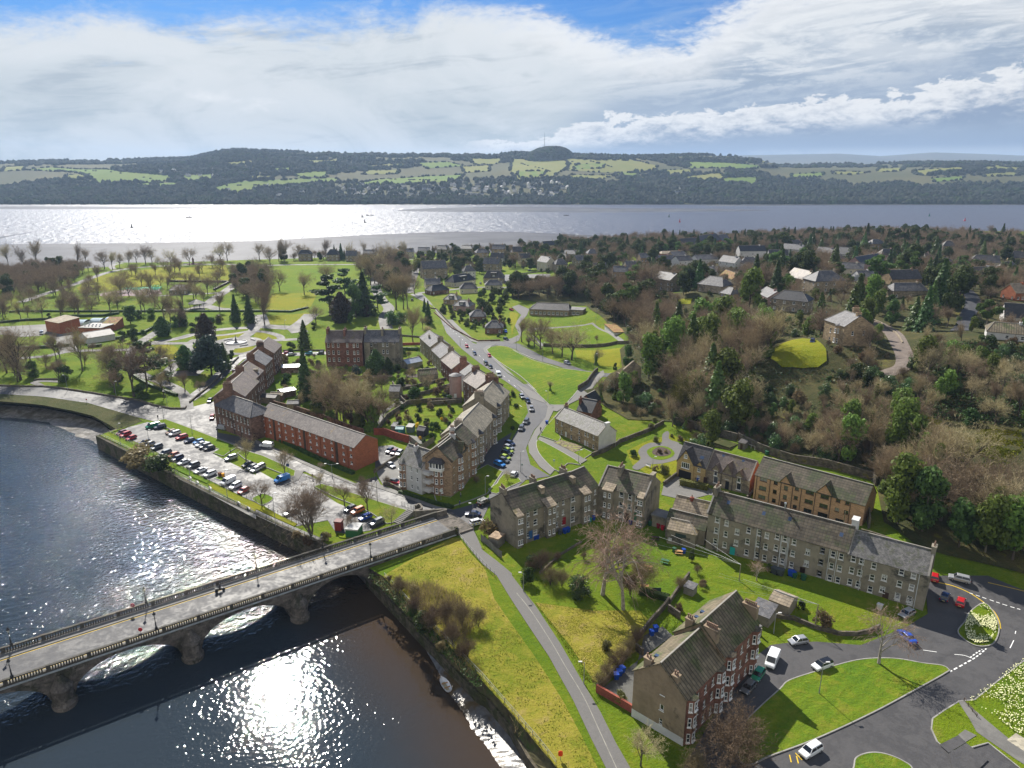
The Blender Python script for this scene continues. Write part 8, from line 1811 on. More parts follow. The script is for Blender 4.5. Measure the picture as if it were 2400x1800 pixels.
wall('e0,18 e380,26 e600,52 e820,86 e1200,146 e1320,186 e1480,218 e1600,218 e1610,200',.7,OLDW,'low dark stone wall between the park lawn and the river road')
wall('a1640,1640 a1800,1510 a1960,1350 a2060,1250',.8,OLDW,'low dark wall between the park and the side street',th=.5)
wall('b235,1190 b590,1188',.7,OLDW,'low dark wall behind the cars of the side street')
wall('a290,1450 a330,1440 a520,1440',.7,OLDW,'low dark wall around the little river seat')
wall('b1540,860 b1700,1000 b1850,1080 b1920,1108 b2110,1102',.8,DRS,'low red garden wall around the corner bungalow')
wall('b1500,820 b1560,830 b1720,1000',.7,OLDW,'low garden wall along the high street bungalows')
wall('c270,1150 c600,1160 c900,1130 c1010,1130',1.6,OLDW,'brown retaining wall below the bowling green')
wall('c740,1370 c650,1480 c570,1530',2.,OLDW,'slanting stone wall at the end of the crescent green')
wall('c130,1060 c260,1170',.5,OLDW,'low kerb wall at the corner of the bowling green')
wall('d830,900 d980,960 d1100,1040 d1160,1130',.9,GYS,'pale curved stone wall along the hill lane')
wall('c0,530 c130,520 c310,500',.8,OLDW,'low wall along the tennis court')
wall('k1355,225 k1310,290 k1200,410 k1050,600 k930,790 k780,960 k730,990',1.3,OLDW,'long old stone wall between the garden slope and the tenement yards')
wall('k1530,0 k1440,120 k1360,240',1.1,OLDW,'old stone wall up to the hall garden')
wall('k730,1000 k870,1080 k1020,1170 k1050,1190',1.5,RBRICK,'red brick yard wall beside the blank brown gable')
wall('k1350,300 k1450,370',1.5,OLDW,'yard wall behind the front tenement');wall('k1070,640 k1130,690',1.5,OLDW,'yard wall in the middle of the front tenement')
wall('k1990,420 k2100,480 k2150,520',1.6,HRL,'grey wall next to the end chimney of the front tenement')
wall('l0,340 l120,370 l220,380 l400,455 l600,510 l760,515 l880,490 l960,450',.9,OLDW,'curved mossy wall between the tenement garden and the estate road')
wall('h860,1160 h870,1250',3.,OLDW,'tall mossy stone pillar wall beside the orange flats')
wall('h800,1290 h1100,1390 h1200,1450',1.2,OLDW,'old wall behind the slate roofed tenement')
wall('g240,1640 g420,1480',.5,OLDW,'low dark garden edging, left of the shared lawn');wall('g420,1480 g600,1370',.5,OLDW,'low dark garden edging, right of the shared lawn')
def fnc(st,h,lab,step=2.,rails=(.5,1.),mat=None,th=.05,solid=False,name='railing',pick=0):
 al=rsm([V3(p[:2])for p in pts(st)],step,False);mat=mat or M('galvanised rail',(.22,.23,.23),ro=.5,var=.1,bu=0,metal=.3)
 t=thing(name,lab,'fence',(al[0].x,al[0].y,0));o0=al[0]
 m=MB()
 for a,b in zip(al,al[1:]):
  za,zb=hgt(a.x,a.y)+.1,hgt(b.x,b.y)+.1
  if solid:
   d=(b-a).normalized();n=V3((-d.y,d.x))*.03
   m.q((a.x-o0.x,a.y-o0.y,za-.1),(b.x-o0.x,b.y-o0.y,zb-.1),(b.x-o0.x,b.y-o0.y,zb+h),(a.x-o0.x,a.y-o0.y,za+h));m.q((a.x-o0.x+n.x,a.y-o0.y+n.y,za-.1),(a.x-o0.x+n.x,a.y-o0.y+n.y,za+h),(b.x-o0.x+n.x,b.y-o0.y+n.y,zb+h),(b.x-o0.x+n.x,b.y-o0.y+n.y,zb-.1))
  else:
   for f in rails:m.tube((a.x-o0.x,a.y-o0.y,za+h*f),(b.x-o0.x,b.y-o0.y,zb+h*f),th*.7,th*.7,4,False)
 obj('panel' if solid else 'rail',m,mat,t,uv=solid)
 for i,a in enumerate(al[:95]):
  q=MB();z=hgt(a.x,a.y);q.box(-th*.8,th*.8,-th*.8,th*.8,z-.2,z+h+.12);p_=obj('post',q,mat,t,uv=False,loc=(a.x-o0.x,a.y-o0.y,0))
 return t
DRK=M('dark iron rail',(.04,.045,.05),ro=.5,var=0,bu=0)
fnc('e870,452 e1120,575 e1540,790',1.1,'railing on top of the quay wall beside the car park')
fnc('e1550,800 e1850,955 f0,1125 f330,1275 f560,1370',1.1,'railing along the river walk',2.5)
fnc('e945,425 e1250,575 e1500,690 e1810,838',1.,'dark railing between the car park and the quay grass',2.2,mat=DRK)
fnc('e1860,870 f0,1020 f350,1205',1.,'dark railing between the car park and the river lawn',2.2,mat=DRK)
fnc('f1735,1300 f1850,1440 f1960,1560 f2060,1659',1.1,'thin railing on the left of the foot path',2.2)
fnc('j1600,520 j1960,890 j2212,1180 k240,1460 k380,1640',1.1,'rail fence on the edge of the rough bank above the river',2.6)
fnc('j1110,10 j1350,265 j1640,555',1.,'thin fence through the scrub on the river bank',3)
fnc('q870,415 q640,560 q430,390',1.9,'tall grey board fence behind the corner flats',1.2,solid=True,mat=M('grey fence boards',(.2,.19,.18),ro=.85,var=.35,vs=2.2),name='board_fence')
fnc('f1260,1050 f1340,1075 f1410,1100',1.1,'guard rail at the pavement by the bridge end',1.2)
fnc('m200,1600 m330,1700 m480,1850 m560,1900',1.6,'dark board fence around the kiosk yard',1.5,solid=True,mat=GREYW,name='board_fence')
fnc('l1690,1090 l1800,1230',.8,'low wooden fence by the flower bank',1.5,mat=WOODB)
fnc('s1410,350 s1540,400',1.,'white garden goal frame behind the stone villas',2,rails=(1.,),mat=WHITE,name='goal_frame')
#  vehicles
PNT={}
def pt0(n,c,met=0):PNT[n]=M('car paint '+n,c,ro=.28,var=0,bu=0,spec=.6,metal=met,coat=.6)
for n,c,mt in(('white',(.78,.79,.8),0),('silver',(.42,.43,.45),.4),('grey',(.13,.14,.15),.3),('black',(.012,.012,.014),0),('red',(.42,.01,.015),0),('dark red',(.13,.01,.015),0),('blue',(.01,.07,.45),0),('light blue',(.03,.22,.6),0),('dark blue',(.012,.025,.08),0),('green',(.01,.2,.1),0),('lime',(.35,.45,.03),0),('orange',(.55,.14,.03),0),('teal',(.05,.35,.45),0),('brown',(.2,.1,.05),0)):pt0(n,c,mt)
CGL=M('car glass',(.012,.015,.018),ro=.05,var=0,bu=0,spec=.8);TYR=M('tyre',(.012,.012,.012),ro=.8,var=0,bu=0);RIM=M('wheel rim',(.35,.36,.37),ro=.35,var=0,bu=0,metal=.7)
HLT=M('headlight',(.75,.76,.78),ro=.15,var=0,bu=0);TLT=M('tail light',(.35,.01,.01),ro=.25,var=0,bu=0);PLT=M('number plate',(.65,.6,.25),ro=.5,var=0,bu=0);BLK=M('black trim',(.02,.02,.02),ro=.6,var=0,bu=0)
def make_car(kind):
 L,W_,H_=dict(hatch=(3.9,1.68,1.42),saloon=(4.4,1.72,1.38),suv=(4.3,1.78,1.62),van=(4.9,1.9,2.05),pickup=(4.8,1.8,1.75))[kind]
 t=bpy.data.objects.new('car_proto',None)
 hl=L/2;wb=L*.3;m=MB()
 hood=dict(hatch=.78,saloon=.78,suv=.92,van=1.,pickup=.95)[kind];belt=hood+.1;
 S=dict(hatch=[(hl,.62,.32,.55),(hl-.12,.8,.22,.66),(hl-.9,.84,.2,hood),(hl-1.1,.84,.2,belt-.02),(-hl+.7,.84,.2,belt+.03),(-hl+.12,.82,.22,belt+.02),(-hl,.72,.32,belt-.1)],saloon=[(hl,.62,.32,.55),(hl-.15,.8,.22,.66),(hl-1.1,.86,.2,hood),(hl-1.3,.86,.2,belt-.02),(-hl+1.,.86,.2,belt+.02),(-hl+.15,.82,.22,belt-.04),(-hl,.7,.32,belt-.2)],suv=[(hl,.66,.38,.7),(hl-.12,.84,.26,.82),(hl-.95,.89,.24,hood),(hl-1.15,.89,.24,belt),(-hl+.7,.89,.24,belt+.04),(-hl+.1,.87,.26,belt+.03),(-hl,.78,.36,belt-.1)],van=[(hl,.74,.36,.72),(hl-.12,.9,.24,.86),(hl-.62,.95,.22,hood+.05),(hl-.75,.95,.22,hood+.08),(-hl+.3,.95,.22,1.86),(-hl+.08,.94,.24,1.86),(-hl,.9,.32,1.8)],pickup=[(hl,.7,.42,.74),(hl-.12,.86,.3,.88),(hl-1.1,.9,.28,hood),(hl-1.3,.9,.28,belt),(-hl+1.7,.9,.28,belt),(-hl+.1,.89,.3,belt),(-hl,.84,.36,belt-.05)])[kind]
 def ring(x,w,z0,z1):return[(x,-w*.92,z0),(x,-w,z0+.16),(x,-w,z1-.16),(x,-w*.93,z1-.02),(x,-w*.6,z1+.03),(x,w*.6,z1+.03),(x,w*.93,z1-.02),(x,w,z1-.16),(x,w,z0+.16),(x,w*.92,z0)]
 if kind=='van':
  S=S[:4]+[(hl-1.55,.95,.22,1.88)]+S[4:]
 rg=[ring(*s)for s in S];k=0
 for q in rg:m.v+=q
 for i in range(len(rg)-1):
  for j in range(9):a=i*10+j;m.f.append((a,a+1,a+11,a+10))
  m.f.append((i*10+9,i*10,i*10+10,i*10+19))
 m.f.append(tuple(range(10)));m.f.append(tuple(reversed(range((len(rg)-1)*10,len(rg)*10))))
 P_=[]
 def part(n,mb,mat,par=None):
  me=mb.mesh(n);me.materials.append(mat);P_.append((n,me,par));return len(P_)-1
 body=part('body',m,PNT['white'])
 g_=MB();rf=MB()
 if kind in('hatch','saloon','suv','pickup'):
  x0,x1={'hatch':(hl-.95,-hl+.1),'saloon':(hl-1.15,-hl+.65),'suv':(hl-1.,-hl+.08),'pickup':(hl-1.15,-hl+1.75)}[kind]
  tx0,tx1={'hatch':(hl-1.65,-hl+.5),'saloon':(hl-1.85,-hl+1.35),'suv':(hl-1.6,-hl+.35),'pickup':(hl-1.7,-hl+1.95)}[kind]
  w0,w1=.8,.62;zb,zt=belt-.02,H_-.06
  b=[(x0,-w0,zb),(x0,w0,zb),(x1,w0,zb),(x1,-w0,zb)];c=[(tx0,-w1,zt),(tx0,w1,zt),(tx1,w1,zt),(tx1,-w1,zt)]
  for i in range(4):j=(i+1)%4;g_.q(b[i],b[j],c[j],c[i])
  rf.v=[(tx0+.05,-w1-.03,zt-.02),(tx0+.05,w1+.03,zt-.02),(tx1-.05,w1+.03,zt-.02),(tx1-.05,-w1-.03,zt-.02),(tx0-.1,-w1+.08,zt+.06),(tx0-.1,w1-.08,zt+.06),(tx1+.1,w1-.08,zt+.06),(tx1+.1,-w1+.08,zt+.06)]
  rf.f=[(4,5,6,7),(0,1,5,4),(1,2,6,5),(2,3,7,6),(3,0,4,7)]
  for i in range(4):
   rf.tube(V3(b[i])+V3((0,0,0)),c[i],.045,.045,4,False)
  for sx in(-1,1):
   xm=(x0+x1)/2;rf.tube((xm,sx*(w0+.005),zb),(xm+.05,sx*(w1+.01),zt),.035,.035,4,False)
  rp=part('roof_panel',rf,PNT['white'])
  part('windows',g_,CGL)
 else:
  g_.q((hl-.72,-.8,hood+.12),(hl-.72,.8,hood+.12),(hl-1.5,.74,1.83),(hl-1.5,-.74,1.83))
  g_.v=[(x+.03,y,z+.03)for x,y,z in g_.v]
  for sy in(-1,1):
   y=.965*sy;q=[(hl-1.,y,1.15),(hl-1.75,y,1.15),(hl-1.75,y,1.65),(hl-1.35,y,1.65)];g_.q(*(q if sy<0 else q[::-1]))
  g_.q((-hl-.012,-.6,1.2),(-hl-.012,-.6,1.6),(-hl-.012,.6,1.6),(-hl-.012,.6,1.2));part('windows',g_,CGL)
 for sx,xx in((1,wb*1.02),(-1,-wb*1.05)):
  for sy in(-1,1):
   w_=MB();y0=sy*W_*.5-sy*.02;w_.tube((xx,y0-sy*.2,.31),(xx,y0+sy*.02,.31),.31,.31,12);i=part('wheel',w_,TYR)
   r_=MB();r_.tube((xx,y0+sy*.02,.31),(xx,y0+sy*.035,.31),.2,.18,8);part('rim',r_,RIM,i)
 for sy in(-1,1):
  h_=MB();z=S[1][3]-.14;h_.box(hl-.16,hl-.01,sy*.62-.16,sy*.62+.16,z-.06,z+.08,True);part('headlight',h_,HLT)
  h_=MB();z=S[-1][3]-.06;h_.box(-hl-.02,-hl+.12,sy*.72-.1,sy*.72+.1,z-.16,z+.1,True);part('tail_light',h_,TLT)
 n_=MB();n_.box(-hl-.03,-hl+.02,-.26,.26,.42,.54,True);part('number_plate',n_,PLT)
 bm_=MB();bm_.box(hl-.05,hl+.03,-.6,.6,.26,.44,True);part('grille',bm_,BLK)
 if kind=='pickup':
  b_=MB();b_.box(-hl+.12,-hl+1.65,-.78,.78,belt-.02,belt+.035,True);part('load_bed',b_,BLK)
 return P_
CARP={k:make_car(k)for k in('hatch','saloon','suv','van','pickup')}
PALPHA={}
def car(kind,col,cpx,nose,label,group='parked cars',cat='car',roofcol=None,off=.12):
 c=G(cpx);a,b_=P(cpx,c.z),P(nose,c.z);d=b_-a;ang=math.atan2(d.y,d.x)
 nm={'van':'van','pickup':'pickup_truck','suv':'estate_car'}.get(kind,'car')
 t=bpy.data.objects.new(nm,None);COL.objects.link(t);t.location=(c.x,c.y,c.z+off);t.rotation_euler=(0,0,ang);t.scale=(.93,)*3
 tag(t,label,cat,group);made=[]
 for n,me,par in CARP[kind]:
  o=bpy.data.objects.new(n,me);COL.objects.link(o);o.parent=made[par]if par is not None else t;made.append(o)
  if n in('body','roof_panel'):o.material_slots[0].link='OBJECT';o.material_slots[0].material=PNT[(roofcol or col)if n=='roof_panel' else col]
 return t
def dpx(c,dx,dy):
 s=c[0];u,v=c[1:].split(',');return'%s%g,%g'%(s,float(u)+dx,float(v)+dy)
for k,c,p,dx,dy,lab in(('suv','white','l365,1535',-60,35,'white car by the yellow markings at the bottom of the estate road'),('hatch','silver','l258,582',-60,10,'silver hatchback by the curved mossy wall'),('van','white','l35,750',-25,55,'white van parked beside the brown tenement'),('hatch','green','k2125,875',-30,45,'dark green rounded car behind the white van'),('hatch','grey','k2040,985',-35,40,'blue grey hatchback, last in the shade of the tenement'),('saloon','blue','l1195,545',-60,-55,'bright blue car under the weeping birch'),('hatch','dark blue','l1525,200',20,-50,'dark blue car in the shade beside the long grey tenement'),('hatch','red','l1662,245',18,-60,'red car with an open looking rear near the daffodil island'),('suv','silver','l1650,45',-80,-20,'silver estate car at the edge of the wood'),('hatch','red','l1437,30',5,-50,'red car half hidden by the tenement end'),('hatch','silver','l1195,345',-40,20,'pale car in the shade behind the birch crown'),('hatch','red','r988,475',30,40,'red car driving down the high street, upper one'),('hatch','dark blue','r1125,600',30,40,'dark car beside the high street, first of the row'),('hatch','red','r1378,635',20,40,'red car at the tip of the crescent green'),('suv','black','r1322,775',40,50,'dark car parked outside the red sandstone tenement'),('hatch','black','r1400,835',35,45,'small dark car behind the dark estate car'),('van','white','r1538,970',25,50,'white van parked on the high street'),('hatch','silver','r1942,1345',45,45,'silver car at the garden bend of the high street'),('hatch','dark blue','r2040,1420',45,45,'blue car behind the silver one at the bend'),('pickup','silver','r2105,1560',10,60,'white pickup truck waiting at the bend'),('suv','grey','g122,340',-25,40,'grey car parked at the garden railings, upper one'),('suv','grey','g80,398',-20,45,'grey car parked at the garden railings, lower one'),('hatch','white','m772,480',40,-50,'white hatchback on the corner by the young tree'),('suv','light blue','m525,310',60,25,'bright blue car, nearest of the parking bay row'),('hatch','grey','m600,240',60,20,'grey car next to the bright blue one'),('hatch','lime','m625,190',60,20,'lime green car in the parking bay'),('hatch','black','m650,115',60,20,'black car between the two lime green cars'),('hatch','lime','m672,75',60,20,'pale green car in the parking bay'),('hatch','silver','f2185,562',30,10,'silver car at the top of the bay row'),('hatch','dark blue','f2195,525',30,10,'blue car at the far end of the bay row'),('saloon','silver','f1165,715',50,28,'silver saloon in the entrance beside the pale wing'),('hatch','red','f1205,860',40,8,'red car with a black roof by the corner flats'),('hatch','dark blue','f1155,590',-40,30,'dark blue car in the walled parking court'),('hatch','dark red','f1195,605',-35,28,'dark red car in the walled parking court'),('hatch','silver','f1240,610',-30,25,'silver car in the walled parking court'),('saloon','dark blue','f1875,1140',-60,-3,'dark car turning at the road junction'),('hatch','grey','f815,1095',-50,25,'grey car under the trees by the triangle lawn'),('suv','orange','f878,1115',-55,25,'orange red car beside the triangle lawn'),('hatch','blue','f945,1168',-55,22,'bright blue car beside the triangle lawn'),('suv','grey','f1045,1215',-55,25,'grey estate car nearest the stone steps'),('saloon','silver','f300,1125',-60,25,'silver car behind the multi-stemmed tree'),('van','light blue','f225,840',-70,25,'bright blue van at the car park exit'),('suv',
 'silver','f30,735',-60,25,'silver estate car at the car park verge'),('van','white','f92,545',-60,-5,'white van on the road beside the brick flats'),('hatch','dark red','e1052,435',-50,18,'dark red car at the end of the quay row'),('suv','red','e1085,452',-50,18,'red estate car in the quay row'),('hatch','red','e1135,480',-50,18,'bright red car, third in the quay row'),('hatch','dark blue','e1255,518',-55,20,'dark car right of the three red ones'),('hatch','silver','e1292,535',-55,20,'silver car behind the quay bush'),('suv','grey','e1355,562',-55,20,'grey estate car behind the quay bush'),('suv','grey','e1430,612',-55,20,'dark grey car above the right quay bush'),('hatch','orange','e1500,628',-55,20,'orange car in the quay row'),('suv','dark blue','e1535,658',-55,22,'dark blue estate car next to the orange one'),('saloon','white','e1590,690',-55,20,'white saloon in the quay row'),('suv','grey','e1672,720',-55,20,'grey estate car between two white cars'),('saloon','white','e1735,762',-55,20,'white saloon beside the lamp post'),('suv','white','e1815,795',-55,20,'white estate car beside the bins'),('van','white','e1972,858',-70,32,'white van with roof bars behind the bins'),('suv','white','e2035,898',-55,28,'white estate car below the white van'),('hatch','red','e2105,938',-50,28,'red car at the end of the lower row'),('van','green','e1320,378',-50,14,'green van at the top corner of the car park'),('suv','dark blue','e1385,384',-55,12,'dark blue car beside the green van'),('hatch','brown','e1480,428',-50,14,'brown car at the head of the verge row'),('suv','white','e1512,442',-55,16,'white off-road car in the verge row'),('suv','red','e1572,475',-55,16,'red estate car in the verge row'),('hatch','dark blue','e1640,503',-55,16,'dark car between the red and teal cars'),('hatch','light blue','e1718,512',-55,16,'light blue car in the verge row'),('saloon','white','e1742,533',-55,16,'white car in the verge row'),('suv','grey','e1775,552',-55,16,'grey car near the end of the verge row'),('hatch','black','e1810,568',-55,16,'black car at the end of the verge row'),('suv','silver','e1998,655',-60,18,'silver estate car near the bare verge tree'),('hatch','black','e2140,712',-50,18,'black car by the second verge'),('hatch','grey','e2178,735',-50,20,'grey car by the second verge'),('hatch','white','e2212,752',-50,22,'small white car by the second verge'),('hatch','red','e1835,300',-18,30,'red car on the street beside the sandstone block'),('van','silver','e1918,392',-50,-12,'silver van in the shade of the sandstone block'),('hatch','dark blue','e1815,155',-25,22,'dark car at the mouth of the side street'),('hatch','dark red','t515,680',20,-30,'dark red car up the side street'),('hatch','teal','t1800,372',-50,4,'teal car behind the side street gardens'),('hatch','black','t2000,368',-50,2,'black car behind the side street gardens'),('hatch','red','t1395,372',-40,4,'red car beyond the last side street tenement'),('hatch','silver','t1470,396',-40,4,'pale car beyond the last side street tenement'),('suv','silver','c478,1305',50,22,'silver estate car on the loop road'),('hatch','red','c-5,840',40,10,'red car on the bowling club drive'),('hatch','dark blue','c152,500',40,4,'dark car near the tennis court'),('hatch','blue','b2158,1030',20,40,'blue car in the corner bungalow drive'),('hatch','black','b2160,1095',30,10,'black car at the loop road corner'),('hatch','black','b1350,755',8,-40,'dark car at the head of the high street'),('suv','dark blue','d382,1120',
 -10,40,'dark car on the drive of the tan villa'),('van','teal','d482,885',40,-4,'teal van behind the tan villa'),('van','silver','a362,1045',-10,30,'silver van in the depot yard'),('saloon','grey','a428,1130',-50,6,'grey car below the depot yard'),('van','white','a1883,732',10,-30,'white van on the park drive'),('hatch','black','a1740,692',40,-2,'black car beside the park pavilion'),('hatch','silver','b1940,610',5,-30,'silver car in a villa drive')):
 car(k,c,p,dpx(p,dx,dy),lab,'cars and vans of the town',cat='van' if k=='van' else 'car',roofcol='black' if 'black roof' in lab else None)
car('suv','white','l465,795','l370,830','white car with a black roof beside the mown island','cars and vans of the town',roofcol='black')
pc=car('suv','white','f1912,1215','f1970,1200','white car with yellow and blue chequered sides at the junction','cars and vans of the town')
for sy in(-1,1):
 for i in range(8):
  m=MB();x=-1.9+i*.46;m.box(x,x+.46,sy*.9-.012,sy*.9+.012,.62,.86,True);obj('side_check',m,M('yellow livery',(.75,.65,.02),ro=.4,var=0,bu=0)if i%2==0 else PNT['blue'],pc)
pk=car('pickup','black','f1975,1040','f2030,1015','black pickup truck carrying a white ladder rack behind the tenement gable','cars and vans of the town')
m=MB()
for i in range(6):m.box(-2.+i*.45,-1.93+i*.45,-.75,.75,1.75,1.82,True)
for sy in(-.7,.7):m.box(-2.1,.6,sy-.04,sy+.04,1.8,1.86,True);m.box(-2.05,-1.97,sy-.04,sy+.04,1.,1.8);m.box(.45,.53,sy-.04,sy+.04,1.,1.8)
obj('ladder_rack',m,WHITE,pk)
#  lamps, signs, people, small things
LPM=M('lamp column',(.3,.31,.31),ro=.5,var=.1,bu=0,metal=.3);LPD=M('dark lamp column',(.03,.03,.032),ro=.6,var=0,bu=0);LHD=M('lamp head',(.6,.6,.6),ro=.4,var=0,bu=0)
def lm0(base,top,side,label,h=None,double=False,mat=None,arm=.9):
 g_=G(base);h=h or max(4.5,min(9,vh(g_,top)));t=thing('street_lamp',label,'street lamp',g_,0,'street lamps of the town');mat=mat or LPM
 m=MB();m.tube((0,0,-.2),(0,0,1.),.11,.1,6);m.tube((0,0,1.),(0,0,h-.15),.075,.05,6);obj('column',m,mat,t,uv=False)
 for s_ in((-1,1)if double else(side,)):
  m=MB();m.tube((0,0,h-.3),(s_*arm*.8,0,h),.04,.035,5);obj('arm',m,mat,t,uv=False)
  m=MB();m.box(s_*arm*.8-.32,s_*arm*.8+.32,-.12,.12,h-.06,h+.1,True);obj('lamp_head',m,LHD,t,uv=False)
 return t
for b_,tp,sd,lab in(("l440,1022","l475,745",1,'tall lamp post standing on the mown island'),("l48,495","l62,335",1,'lamp post by the curved mossy wall'),("k620,930","k622,745",-1,'lamp post beside the foot path near the scrub'),("k98,132","k95,20",-1,'lamp post at the top of the foot path'),("g575,690","g585,612",1,'lamp post by the terrace path'),("f1982,962","f1978,795",1,'lamp post on the shaded tenement lawn'),("f1878,1262","f1862,1030",-1,'lamp post in front of the white and blue car'),("f1050,1022","f1042,840",-1,'lamp post on the triangle lawn edge'),("f170,1222","f148,940",1,'lamp post between the river lawn and the car park'),("e1042,522","e1025,340",1,'lamp post at the end of the quay row'),("e1640,792","e1620,620",1,'lamp post beside the white saloon row'),("e1663,440","e1660,272",-1,'lamp post on the car park verge'),("e1415,302","e1412,232",-1,'lamp post at the car park top corner'),("e1288,505","e1285,445",1,'lamp post in the upper car park'),("e1966,982","e1946,742",1,'lamp post above the riverside walk'),("a585,1532","a555,1397",-1,'lamp post on the river road, left one'),("a1005,1582","a985,1452",1,'lamp post on the river road, middle one'),("e1448,205","e1415,62",-1,'lamp post on the lawn corner by the side street'),("c38,1190","c38,1062",1,'lamp post at the tip of the crescent pavement'),("c265,1282","c262,1032",1,'lamp post on the upper side of the crescent green'),("c712,1362","c722,1213",1,'lamp post at the ivy covered tree on the loop road'),("c723,962","c730,790",1,'floodlight post of the bowling green, left one'),("c982,1110","c985,970",1,'floodlight post of the bowling green, right one'),("r875,442","r873,285",1,'lamp post beside the red car on the high street'),("g1213,752","g1203,682",1,'lamp post beside the white bench'),("c310,1640","c285,1535",-1,'lamp post on the lower edge of the crescent green'),("r600,230","r600,70",1,'lamp post near the top of the high street'),("m885,420","m890,60",1,'lamp post at the corner lawn kerb'),("b250,990","b250,930",1,'lamp post in the formal garden')):
 lm0(b_,tp,sd,lab)
lm0("f660,812","f655,690",1,'double armed lamp post at the car park exit',double=True,arm=2.2)
for b_,tp,lab in(("l405,452","l425,245",'telegraph pole with wires fanning out in the tenement garden'),("p680,1560","p675,1300",'pole carrying pale wires in the drying green'),("h648,1240","h665,1100",'pale pole in front of the orange flats')):
 g_=G(b_);h=max(4,min(10,vh(g_,tp)));t=thing('telegraph_pole',lab,'pole',g_);m=MB();m.tube((0,0,-.2),(0,0,h),.12,.09,6);obj('pole',m,M('weathered pole',(.22,.2,.14),ro=.9,var=.2,bu=0),t,uv=False)
 if 'wires' in lab:
  for k_ in range(5):
   e=(random.uniform(-16,-4),random.uniform(6,16),h-1.5);m=MB();m.tube((0,0,h),e,.018,.018,3,False);obj('wire',m,PIPE,t,uv=False)
def bridge_lamp(x,y,lab):
 p=brw(x,y,BZ+1.2);t=thing('bridge_lamp',lab,'street lamp',p,0,'ornate lamps on the bridge');m=MB()
 m.lathe((0,0,0),[(.28,-.05),(.28,.25),(.14,.4),(.1,1.2),(.13,1.3),(.08,1.4),(.06,2.5),(.12,2.6)],8);m.tube((-.4,0,2.25),(.4,0,2.25),.03,.03,4);obj('column',m,LPD,t,uv=False)
 m=MB();m.lathe((0,0,0),[(.12,2.6),(.28,3.1),(0.,3.12)],6);obj('lantern',m,M('lantern glass',(.6,.6,.55),ro=.2,var=0,bu=0),t,uv=False)
 m=MB();m.lathe((0,0,0),[(.36,3.1),(.14,3.4),(.03,3.7)],6);obj('lantern_cap',m,LPD,t,uv=False)
xs_=[brloc(P(q,BZ+1.2))[0]for q in("f998,1500","o605,830","i100,830")]
for i,(x,n_)in enumerate(zip(xs_,('nearest the bank','in the middle','at the left edge'))):
 bridge_lamp(x,-.21,'black ornate lamp on the near balustrade '+n_)
xs_=[brloc(P(q,BZ+1.2))[0]for q in("f5,1590","o450,420","i95,560","f560,1395")]
for i,(x,n_)in enumerate(zip(xs_,('by the first pier','in the middle','at the left edge','near the bank'))):
 bridge_lamp(x,-BW+.21,'black ornate lamp on the far balustrade '+n_)
def bd0(loc,lab,col=(.42,.01,.02),oct_=True,h=1.7,nm='sign',r=.42,face=None):
 t=thing(nm,lab,'sign',loc,0);m=MB();m.tube((0,0,-.2),(0,0,h),.05,.05,5);obj('post',m,LPM,t,uv=False)
 m=MB();n=8 if oct_ else 4
 a=[(r*math.cos(math.pi/n+i*2*math.pi/n),-.06,h+r*math.sin(math.pi/n+i*2*math.pi/n))for i in range(n)];b2=[(x,.02,z)for x,y,z in a]
 m.q(*a);m.q(*b2[::-1])
 for i in range(n):j=(i+1)%n;m.q(a[i],b2[i],b2[j],a[j])
 obj('board',m,M('board '+nm+str(col),col,ro=.5,var=.1,bu=0),t,uv=False);return t
x_=brloc(P("o335,930",BZ))[0];bd=bd0(brw(x_,-.75,BZ+.1),'bright red octagonal board above the near balustrade')
x_=brloc(P("o200,500",BZ))[0];bd=bd0(brw(x_,-BW+.7,BZ+.1),'dull red octagonal ring board at the far balustrade',(.22,.02,.035));m=MB();m.lathe((0,0,0),[(.2,0),(.2,.02)],8);m.v=[(x,-.07-z,1.7+y)for x,y,z in m.v];obj('ring_centre',m,M('faded pink',(.4,.2,.22),var=0,bu=0),bd,uv=False)
bd0(G('f1600,1010'),'small pale rectangular sign on a post in front of the corner flats',(.55,.62,.6),False,3.,r=.5);bd0(G('e752,168'),'small red sign at the edge of the river road',(.35,.02,.02),False,1.6,r=.35)
nb=bd0(G('f280,770'),'blue notice board at the car park exit',(.06,.1,.25),False,2.6,r=.65);bd0(G('g362,730'),'bus stop sign on the crescent lawn',(.35,.45,.48),False,2.6,r=.4);bd0(G('m910,430'),'bus stop sign beside the high street corner',(.3,.36,.38),False,2.6,r=.4)
sb=thing('garden_sign','dark board sign on two legs in the shared garden','sign',G('k1245,160'));m=MB();m.box(-1,1,-.05,.05,.7,1.6,True);obj('board',m,M('dark sign',(.03,.05,.05)),sb);
for x in(-.8,.8):m=MB();m.box(x-.05,x+.05,.05,.12,-.2,1.5);obj('leg',m,WOODB,sb)
lr=thing('lifebuoy_housing','bright orange red lifebuoy housing on the river fence','lifebuoy',G('k418,1590'));m=MB();m.tube((0,0,-.3),(0,0,1.),.05,.05,5);obj('post',m,LPM,lr,uv=False);m=MB();m.lathe((0,0,0),[(.1,.7),(.33,.8),(.36,1.2),(.33,1.6),(.1,1.72)],8);m.v=[(x,y*.45,z)for x,y,z in m.v];obj('housing',m,M('signal orange',(.75,.06,.01),ro=.5,var=0,bu=0),lr,uv=False)
